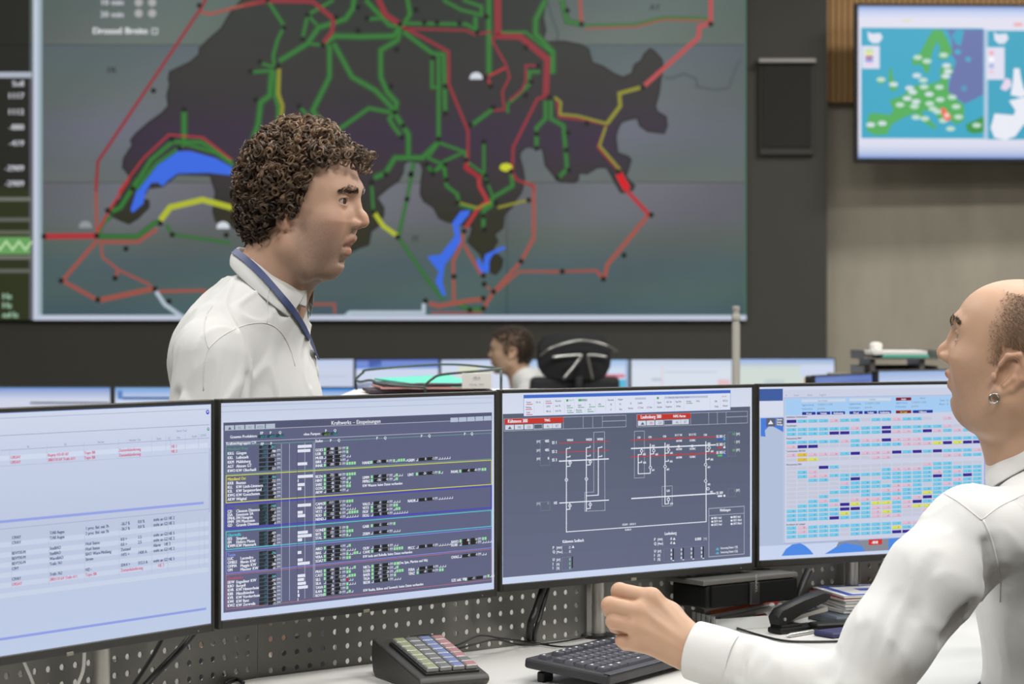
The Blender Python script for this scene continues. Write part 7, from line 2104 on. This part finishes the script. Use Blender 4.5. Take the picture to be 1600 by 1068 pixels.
far_mon(1146, 11.85, 1305, 11.85, 559, 'pale green far monitor right of the grey post', GA, 0.73, plain((150, 176, 226), (208, 218, 212), [(0.66, 1.0, 0.1, 0.3, (204, 214, 236)), (0.70, 0.72, 0.32, 0.9, (220, 130, 100)), (0.72, 0.9, 0.32, 0.9, (120, 196, 60)), (0.3, 0.5, 0.35, 0.5, (190, 206, 206))]))
GL = 'monitors in the left middle distance'
far_mon(-22, 9.5, 174, 9.5, 603, 'middle distance monitor at the far left edge, pale with a dark line', GL, 0.70, plain((120, 150, 206), (206, 212, 230), [(0.0, 1.0, 0.0, 0.03, (120, 156, 212)), (0.35, 0.99, 0.20, 0.225, (70, 72, 80))]))
far_mon(178, 9.5, 376, 9.5, 603, 'middle distance monitor with a dark blue bar behind the standing man\'s back', GL, 0.70, plain((120, 160, 220), (200, 212, 236), [(0.0, 1.0, 0.0, 0.05, (130, 170, 220)), (0.06, 1.0, 0.13, 0.165, (50, 90, 150)), (0.02, 0.06, 0.04, 0.16, (90, 130, 190))]))
far_mon(380, 9.5, 577, 9.5, 604, 'middle distance monitor below the wire file tray', GL, 0.70, plain((70, 140, 210), (212, 218, 236), [(0, 1, 0, 0.03, (60, 130, 210)), (0.82, 0.83, 0.1, 0.2, (120, 140, 170))]))
GR = 'monitors in the right middle distance'
far_mon(1272, 7.2, 1369, 7.65, 583.5, 'blue middle distance monitor turned aside, right of the pale green screen', GR, 0.80, plain((96, 120, 186), (126, 146, 206), [(0.3, 0.9, 0.06, 0.08, (90, 110, 180)), (0.1, 0.7, 0.16, 0.17, (100, 124, 186))]))
far_mon(1371, 7.55, 1592, 7.9, 576, 'white middle distance monitor with a red strip beside the seated man\'s nose', GR, 0.80, plain((150, 176, 220), (206, 216, 236), [(0.02, 0.1, 0.19, 0.26, (90, 140, 170)), (0.09, 0.42, 0.175, 0.25, (206, 120, 124)), (0.42, 0.68, 0.175, 0.25, (90, 110, 130)), (0.0, 1.0, 0.28, 0.3, (170, 184, 210))]))

# ------------------------------------------------------------------ grey post with a cap
pp = U(1150, 540, 7.0)
post = empty('signal_post', (pp.x, pp.y, 0))
tag(post, 'slim light grey post with a stepped cap before the video wall', 'post')
pt = CZ - (478 - HY) / F * 7.0
M_post = mat('light_grey_enamel', rgb(176, 174, 166), 0.45)
MB().lathe([(0.013, 0.02), (0.013, pt - 0.055)], 20).build('tube', M_post, post, smooth='auto')
MB().lathe([(0.0105, pt - 0.055), (0.0105, pt - 0.045), (0.015, pt - 0.043), (0.015, pt - 0.030), (0.011, pt - 0.028), (0.011, pt - 0.014), (0.0125, pt - 0.012), (0.0125, pt - 0.001), (0.009, pt)], 20).build('cap', M_post, post, smooth='auto')
MB().lathe([(0.11, 0), (0.11, 0.012), (0.02, 0.02)], 24).build('base', M_post, post, smooth='auto')

# ------------------------------------------------------------------ white cabinet with the wire file tray
cb = empty('cabinet', (wx(720, 5.0), 5.0, 0))
tag(cb, 'white cabinet behind the monitors carrying the wire file tray', 'cabinet')
ctop = CZ - (613 - HY) / F * 4.98
cw = wx(884, 5) - wx(545, 5)
cxo = (wx(884, 5) + wx(545, 5)) / 2 - wx(720, 5)
M_cab = mat('white_steel_cabinet', rgb(222, 220, 212), 0.5)
MB().box((cxo, 0.02, ctop / 2 - 0.006), (cw, 0.46, ctop - 0.02), 0.004).build('body', M_cab, cb)
MB().box((cxo, 0.02, ctop - 0.008), (cw + 0.01, 0.48, 0.016), 0.003).build('top', M_cab, cb)
for k in (-1, 1):
    d_ = MB().box((cxo + k * cw / 4, -0.222, ctop / 2), (cw / 2 - 0.006, 0.018, ctop - 0.08), 0.002).build('door', M_cab, cb)
    MB().tube([(cxo + k * 0.03, -0.24, ctop / 2 - 0.06), (cxo + k * 0.03, -0.24, ctop / 2 + 0.06)], 0.005, 8).build('handle', M_metal, d_, smooth=True)
tr = empty('file_tray', (wx(560, 4.95), 4.95, ctop))
tag(tr, 'curved wire file tray holding papers and a turquoise folder', 'tray')
def tl(px, py, d=4.95): 
    p = U(px, py, d); return (p.x - tr.location.x, d - 4.95, max(0.003, p.z - ctop))
M_wire = mat('dark_green_wire', rgb(70, 84, 80), 0.4, 0.3)
for k, pts in enumerate([[(555, 593, 5.08), (567, 582, 5.08), (580, 577, 5.08), (690, 569, 5.1), (760, 573, 5.0), (784, 577, 4.9)], [(663, 602, 4.78), (675, 592, 4.78), (690, 585, 4.78), (740, 580, 4.79), (784, 576, 4.82)], [(555, 593, 5.08), (563, 596, 5.0), (580, 594, 4.9), (600, 600, 4.82), (663, 605, 4.78)]]):
    MB().tube(spline([tl(*p) for p in pts]), 0.0028, 8).build('wire', M_wire, tr, smooth=True)
    MB().tube([tl(pts[0][0] + 2, 612, pts[0][2]), tl(*pts[0])], 0.0028, 8).build('wire', M_wire, tr, smooth=True)
MB().tube([tl(783, 577, 4.86), tl(783, 609, 4.86)], 0.003, 8).build('wire', M_wire, tr, smooth=True)
def sheet_obj(name, pts, th, m, label, cat, group=None, parent=None, sag=None):
    """thin stack: four or more corners (x, y, z), given thickness"""
    n = len(pts)
    V = [Vector(p) for p in pts] + [Vector(p) + Vector((0, 0, th)) for p in pts]
    o = MB().add(V, [list(range(n))[::-1], list(range(n, 2 * n))] + [[i, (i + 1) % n, (i + 1) % n + n, i + n] for i in range(n)]).build(name, m, parent)
    if label: tag(o, label, cat, group)
    return o
M_teal = mat('turquoise_card', rgb(84, 190, 164), 0.6)
M_paper = mat('white_paper', rgb(228, 226, 220), 0.8)
M_dkpap = mat('dark_printed_paper', rgb(60, 52, 62), 0.7, var=0.4, vscale=60, stretch=(1, 1, 12))
M_rose = mat('pinkish_card', rgb(206, 150, 146), 0.7)
def pile(px0, px1, py, d0, d1, th, m, name, label, cat, skew=0.0, group=None):
    a, b, c, e = U(px0, py, d0), U(px1, py, d0), U(px1 + skew, py, d1), U(px0 + skew, py, d1)
    z = CZ - (py - HY) / F * ((d0 + d1) / 2)
    return sheet_obj(name, [(a.x, d0, z), (b.x, d0, z), (c.x, d1, z), (e.x, d1, z)], th, m, label, cat, group)
pile(578, 770, 611.5, 4.82, 5.05, 0.007, M_dkpap, 'paper_stack', 'dark printed papers at the bottom of the wire file tray', 'papers', -12)
pile(596, 740, 605, 4.80, 5.05, 0.004, M_rose, 'card_folder', 'pinkish card folder between papers in the wire file tray', 'folder', -16)
fo = pile(600, 768, 601.5, 4.81, 5.06, 0.006, M_dkpap, 'document_sheaf', 'dark blue document sheaf under the turquoise folder', 'papers', -18)
# folder leaning up towards the back
a_, b_, c_, e_, g_ = U(655, 600, 4.84), U(722, 604.5, 4.80), U(736, 597, 4.95), U(700, 585, 5.10), U(585, 590.5, 5.05)
mb = MB()
mb.add([a_, b_, c_, e_, g_] + [v + Vector((0, 0, -0.004)) for v in (a_, b_, c_, e_, g_)], [[0, 1, 2, 3, 4], [9, 8, 7, 6, 5]] + [[i, i + 5, (i + 1) % 5 + 5, (i + 1) % 5] for i in range(5)])
tag(mb.build('ring_folder', M_teal), 'turquoise card folder lying on top in the wire file tray', 'folder')
ca_ = U(745, 595, 4.775)
card = empty('name_card', (ca_.x, 4.765, CZ - (607 - HY) / F * 4.765))
tag(card, 'white name card clipped to the front of the wire file tray', 'card')
MB().box((0, 0, 0.017), (46 / F * 4.77, 0.002, 0.034), 0.0006, 1, rot=Rx(math.radians(-6))).build('card', M_paper, card)
tx = Sheet(step=0, off=0.0045)
tx.text('ABLA', 0, 0.022, 0.0045, rgb(60, 60, 70), 0, 'c'); tx.text('Planung – Netz', 0, 0.008, 0.0035, rgb(130, 130, 140), 0, 'c')
MB().add([(v[0], v[1] - 0.001 + (v[2] - 0.017) * 0.1, v[2]) for v in tx.v], tx.f).build('lettering', mat('dark_print', rgb(70, 70, 78), 0.7), card)
# low white pedestal seen through the holes of the left panel
pd = empty('pedestal', (wx(215, 4.6), 4.6, 0))
tag(pd, 'low white drawer pedestal seen through the holes of the left panel', 'pedestal')
MB().box((0, 0.2, 0.53), (0.42, 0.5, 1.04), 0.004).build('body', M_cab, pd)
for k in range(3):
    dr = MB().box((0, -0.055, 0.20 + 0.34 * k), (0.40, 0.018, 0.32), 0.003).build('drawer', M_cab, pd)
    MB().box((0, -0.07, 0.30 + 0.34 * k), (0.12, 0.012, 0.012), 0.003).build('handle', M_metal, dr)

# ------------------------------------------------------------------ letter trays at the right, in front of the concrete
lt = U(1400, 580, 8.1)
fc2 = empty('filing_cabinet', (lt.x + 0.01, 8.25, 0))
tag(fc2, 'grey filing cabinet under the letter trays by the concrete wall', 'cabinet')
fz = CZ - (586 - HY) / F * 8.05
MB().box((0, 0, fz / 2), (0.42, 0.5, fz), 0.005).build('body', mat('grey_cabinet', rgb(120, 118, 112), 0.5), fc2)
for k in range(3):
    dr = MB().box((0, -0.255, fz * (0.18 + 0.32 * k)), (0.39, 0.016, fz * 0.3), 0.003).build('drawer', mat('grey_cabinet_front', rgb(132, 130, 124), 0.5), fc2)
    MB().box((0, -0.27, fz * (0.18 + 0.32 * k) + 0.08), (0.1, 0.014, 0.012), 0.003).build('handle', M_metal, dr)
lt_o = empty('letter_tray', (lt.x, 8.15, fz))
tag(lt_o, 'smoky plastic letter tray stack with papers, on the filing cabinet', 'tray')
M_smoke = mat('smoky_plastic', rgb(92, 88, 84), 0.35)
wt = 116 / F * 8.1
for k, zz_ in enumerate([0.004, 0.062]):
    MB().box((0, 0, zz_), (wt, 0.30, 0.005), 0.002).build('shelf', M_smoke, lt_o)
    for sx in (-1, 1):
        MB().box((sx * (wt / 2 - 0.003), 0, zz_ + 0.016), (0.005, 0.30, 0.03), 0.002).build('side', M_smoke, lt_o)
    MB().box((0, 0.148, zz_ + 0.016), (wt, 0.005, 0.03), 0.002).build('back', M_smoke, lt_o)
for sx in (-0.36, 0.30):
    MB().box((sx * wt, 0.0, 0.034), (0.02, 0.26, 0.055), 0.003).build('riser', M_smoke, lt_o)
for (dx, w_, zz_, th, m_, nm, lab) in [(0.02, 0.17, 0.066, 0.010, M_teal, 'folder', 'teal folder in the upper letter tray by the concrete wall'), (0.0, 0.20, 0.0765, 0.014, M_paper, 'paper_stack', 'white papers in the upper letter tray by the concrete wall'), (0.0, 0.18, 0.008, 0.008, M_paper, 'paper_sheets', 'few papers in the lower letter tray by the concrete wall')]:
    o = MB().box((0, 0, th / 2), (w_, 0.24, th), 0.001, 1).build(nm, m_)
    o.location = (lt.x + dx, 8.13, fz + zz_)
    tag(o, lab, 'folder' if nm == 'folder' else 'papers')
cup = empty('paper_cup', (lt.x - 0.075, 8.1, fz + 0.091))
tag(cup, 'small white bowl on top of the letter trays', 'bowl')
MB().lathe([(0.018, 0), (0.022, 0.001), (0.024, 0.02), (0.021, 0.028), (0.006, 0.031)], 20).build('bowl', M_paper, cup, smooth='auto')
MB().lathe([(0.0235, 0.019), (0.025, 0.0205), (0.0235, 0.022)], 20).build('rim', M_paper, cup, smooth='auto')
# ------------------------------------------------------------------ things lying on the near desk
def ddir(p, q): return math.atan2(q.y - p.y, q.x - p.x)
M_clear2 = mat('frosted_plastic', rgb(232, 234, 232), 0.25, alpha=0.8)
p0, p1 = dk(1118, 986), dk(1262, 976)
pa = ddir(p0, p1)
pt_ = empty('pen_tray', (p0.x, p0.y, DZ), pa)
tag(pt_, 'frosted pen tray with slotted end in front of the black loudspeaker', 'tray')
PL, PD, PH = (Vector((p1.x, p1.y)) - Vector((p0.x, p0.y))).length, 0.088, 0.022
MB().box((PL / 2, PD / 2, 0.002), (PL, PD, 0.004), 0.001).build('floor', M_clear2, pt_)
MB().box((PL / 2, 0.001, PH / 2), (PL, 0.003, PH), 0.001).build('front_side', M_clear2, pt_)
MB().box((PL / 2, PD - 0.001, PH / 2 + 0.004), (PL, 0.003, PH + 0.008), 0.001).build('back_side', M_clear2, pt_)
MB().box((PL, PD / 2, PH / 2), (0.003, PD, PH), 0.001).build('end_side', M_clear2, pt_)
for k in range(5):
    MB().box((0.0, 0.008 + k * 0.017, PH / 2 + 0.002), (0.003, 0.011, PH + 0.004), 0.001).build('slotted_end', M_clear2, pt_)
def pen(x0, y0, z0_, x1, y1, z1_, r, cols, label, nm='pen'):
    R_ = TR(p0.x, p0.y, DZ) @ Rz(pa)
    a, b = R_ @ Vector((x0, y0, z0_)), R_ @ Vector((x1, y1, z1_))
    o = empty(nm, a)
    tag(o, label, 'pen', 'pens in the pen tray')
    d = b - a
    M1, M2, M3 = [mat('pen_' + str(c), rgb(*c), 0.35) for c in cols]
    MB().tube([d * 0.08, d * 0.70], r, 10).build('barrel', M1, o, smooth='auto')
    MB().tube([d * 0.70, d * 0.98, d], [r * 1.08, r * 1.05, r * 0.6], 10).build('cap', M2, o, smooth='auto')
    MB().tube([d * 0.0, d * 0.02, d * 0.08], [r * 0.15, r * 0.4, r * 0.95], 10).build('tip', M3, o, smooth='auto')
W_, RD, OR, GY, TR_ = (226, 226, 224), (206, 70, 60), (214, 108, 70), (120, 120, 118), (196, 198, 198)
pen(0.02, 0.078, 0.020, 0.185, 0.085, 0.034, 0.0042, [OR, RD, GY], 'orange pen with red cap at the back of the pen tray')
pen(0.01, 0.066, 0.014, 0.165, 0.070, 0.030, 0.0042, [W_, W_, GY], 'white pen in the middle of the pen tray')
pen(0.03, 0.050, 0.012, 0.15, 0.056, 0.026, 0.0045, [TR_, W_, GY], 'translucent pen resting across the pen tray')
pen(0.025, 0.028, 0.010, 0.13, 0.040, 0.016, 0.004, [W_, RD, (40, 40, 40)], 'white pen with a red end at the front of the pen tray')
pen(0.06, 0.018, 0.009, 0.16, 0.020, 0.012, 0.004, [RD, W_, GY], 'red pen lying low in the pen tray')
# stapler
s0, s1 = dk(1209, 990), dk(1318, 977)
st = empty('stapler', (s0.x, s0.y, DZ), ddir(s0, s1))
tag(st, 'black stapler standing open beside the pen tray', 'stapler')
SL_ = 0.135
M_sb = mat('satin_black', rgb(22, 22, 21), 0.5, spec=0.3)
MB().box((SL_ / 2, 0, 0.006), (SL_, 0.034, 0.010), 0.003).build('base', M_sb, st)
MB().box((0.03, 0, 0.013), (0.05, 0.03, 0.006), 0.002).build('anvil', M_sb, st)
AR = TR(0.010, 0, 0.018) @ Ry(math.radians(-13))
V_ = []
sect = [(-0.008, 0.000, 0.018), (0.004, -0.004, 0.026), (0.06, 0.004, 0.028), (0.112, 0.006, 0.026), (0.124, 0.010, 0.020)]
mb = MB(); V_, F_ = [], []
for (x_, zl, zh) in sect:
    for (y_, z_) in [(-0.012, zl), (-0.013, zh - 0.004), (-0.008, zh), (0.008, zh), (0.013, zh - 0.004), (0.012, zl)]:
        V_.append((x_, y_, z_))
for i in range(len(sect) - 1):
    for k in range(6):
        F_.append([i * 6 + k, i * 6 + (k + 1) % 6, i * 6 + 6 + (k + 1) % 6, i * 6 + 6 + k])
F_ += [list(range(6))[::-1], [(len(sect) - 1) * 6 + k for k in range(6)]]
mb.add(V_, F_, AR).build('arm', M_sb, st, smooth='auto')
MB().box((0.065, 0, 0.004), (0.11, 0.012, 0.008), 0.001, M=TR(0.010, 0, 0.016) @ Ry(math.radians(-7))).build('staple_rail', M_metal, st)
MB().tube([(0.014, -0.0145, 0.026), (0.014, 0.0145, 0.026)], 0.003, 10).build('pin', M_metal, st, smooth='auto')
# steel pen lying before the stapler
q0, q1 = dk(1229, 993, 0.004), dk(1276, 985, 0.004)
bp_ = empty('ballpoint_pen', q0)
tag(bp_, 'silver ballpoint pen lying before the stapler', 'pen')
dq = (q1 - q0) * 1.15
MB().tube([Vector((0, 0, 0)), dq * 0.1, dq * 0.75], [0.001, 0.0042, 0.0042], 10).build('barrel', mat('silver_pen', rgb(186, 186, 182), 0.3, 0.7), bp_, smooth='auto')
MB().tube([dq * 0.75, dq], [0.0045, 0.0040], 10).build('push_end', M_sb, bp_, smooth='auto')
# dark tray, folders and magazines under the arm
def flat_box(px, py, w, d, h, z_, ang, m, nm, label, cat, group=None):
    p = dk(px, py)
    o = MB().box((w / 2, d / 2, h / 2), (w, d, h), min(0.003, h * 0.3), 1).build(nm, m)
    o.location = (p.x, p.y, DZ + z_); o.rotation_euler = (0, 0, ang)
    tag(o, label, cat, group)
    return o
an = math.radians(20)
flat_box(1276, 989, 0.10, 0.035, 0.016, 0.0, an, M_sb, 'ruler_box', 'flat black box beside the stapler under the arm', 'box')
flat_box(1306, 978, 0.20, 0.13, 0.016, 0.0, an, mat('slate_card', rgb(70, 78, 86), 0.6), 'ring_binder', 'slate grey folder under the stack of magazines', 'folder')
flat_box(1301, 998, 0.12, 0.05, 0.010, 0.0, math.radians(35), mat('navy_cover', rgb(44, 44, 84), 0.6), 'notebook', 'navy blue notebook partly under the white sleeve', 'notebook')
zz_ = 0.0165
for k, (w_, th, c_, lab) in enumerate([(0.21, 0.006, (214, 212, 206), 'white magazine at the bottom of the stack by the panel'), (0.20, 0.005, (190, 196, 206), 'bluish white magazine low in the stack by the panel'), (0.21, 0.006, (206, 204, 200), 'cream magazine in the middle of the stack by the panel'), (0.205, 0.004, (198, 190, 192), 'pinkish white magazine above the middle of the stack'), (0.20, 0.005, (168, 52, 54), 'red magazine second from the top of the stack'), (0.215, 0.005, (226, 226, 226), 'white magazine with a blue border on top of the stack')]):
    p = dk(1318, 975)
    e = empty('magazine', (p.x + random.uniform(-0.004, 0.004), p.y + 0.03, DZ + zz_), an + random.uniform(-0.12, 0.1))
    tag(e, lab, 'magazine', 'magazines stacked by the panel')
    MB().box((w_ / 2, 0.06, th / 2), (w_, 0.15, th - 0.0006), 0.0008, 1).build('pages', mat('page_edge', rgb(214, 212, 206), 0.8), e)
    MB().box((w_ / 2, 0.06, th - 0.0003), (w_ + 0.002, 0.152, 0.0006)).build('cover', mat('cover_%d' % k, rgb(*c_), 0.35), e)
    if k == 5:
        for (cx, cy, sx, sy) in [(w_ / 2, -0.005, w_ - 0.02, 0.016), (w_ / 2, 0.122, w_ - 0.02, 0.012), (0.018, 0.06, 0.014, 0.11), (w_ - 0.018, 0.06, 0.014, 0.11), (w_ * 0.5, 0.065, 0.09, 0.03)]:
            MB().box((cx, cy, th + 0.0003), (sx, sy, 0.0004)).build('border', mat('blue_print', rgb(58, 88, 176), 0.4), e)
    zz_ += th + 0.0004
cable([dk(1108, 972, 0.003), dk(1145, 979, 0.003), dk(1180, 990, 0.003), dk(1222, 1000, 0.003), dk(1262, 1002, 0.003), dk(1330, 1001, 0.003), dk(1420, 1000, 0.003)], 0.0022, 'thin black cable curving over the desk before the pen tray', group=None)
bpy.data.objects.remove(_fo)
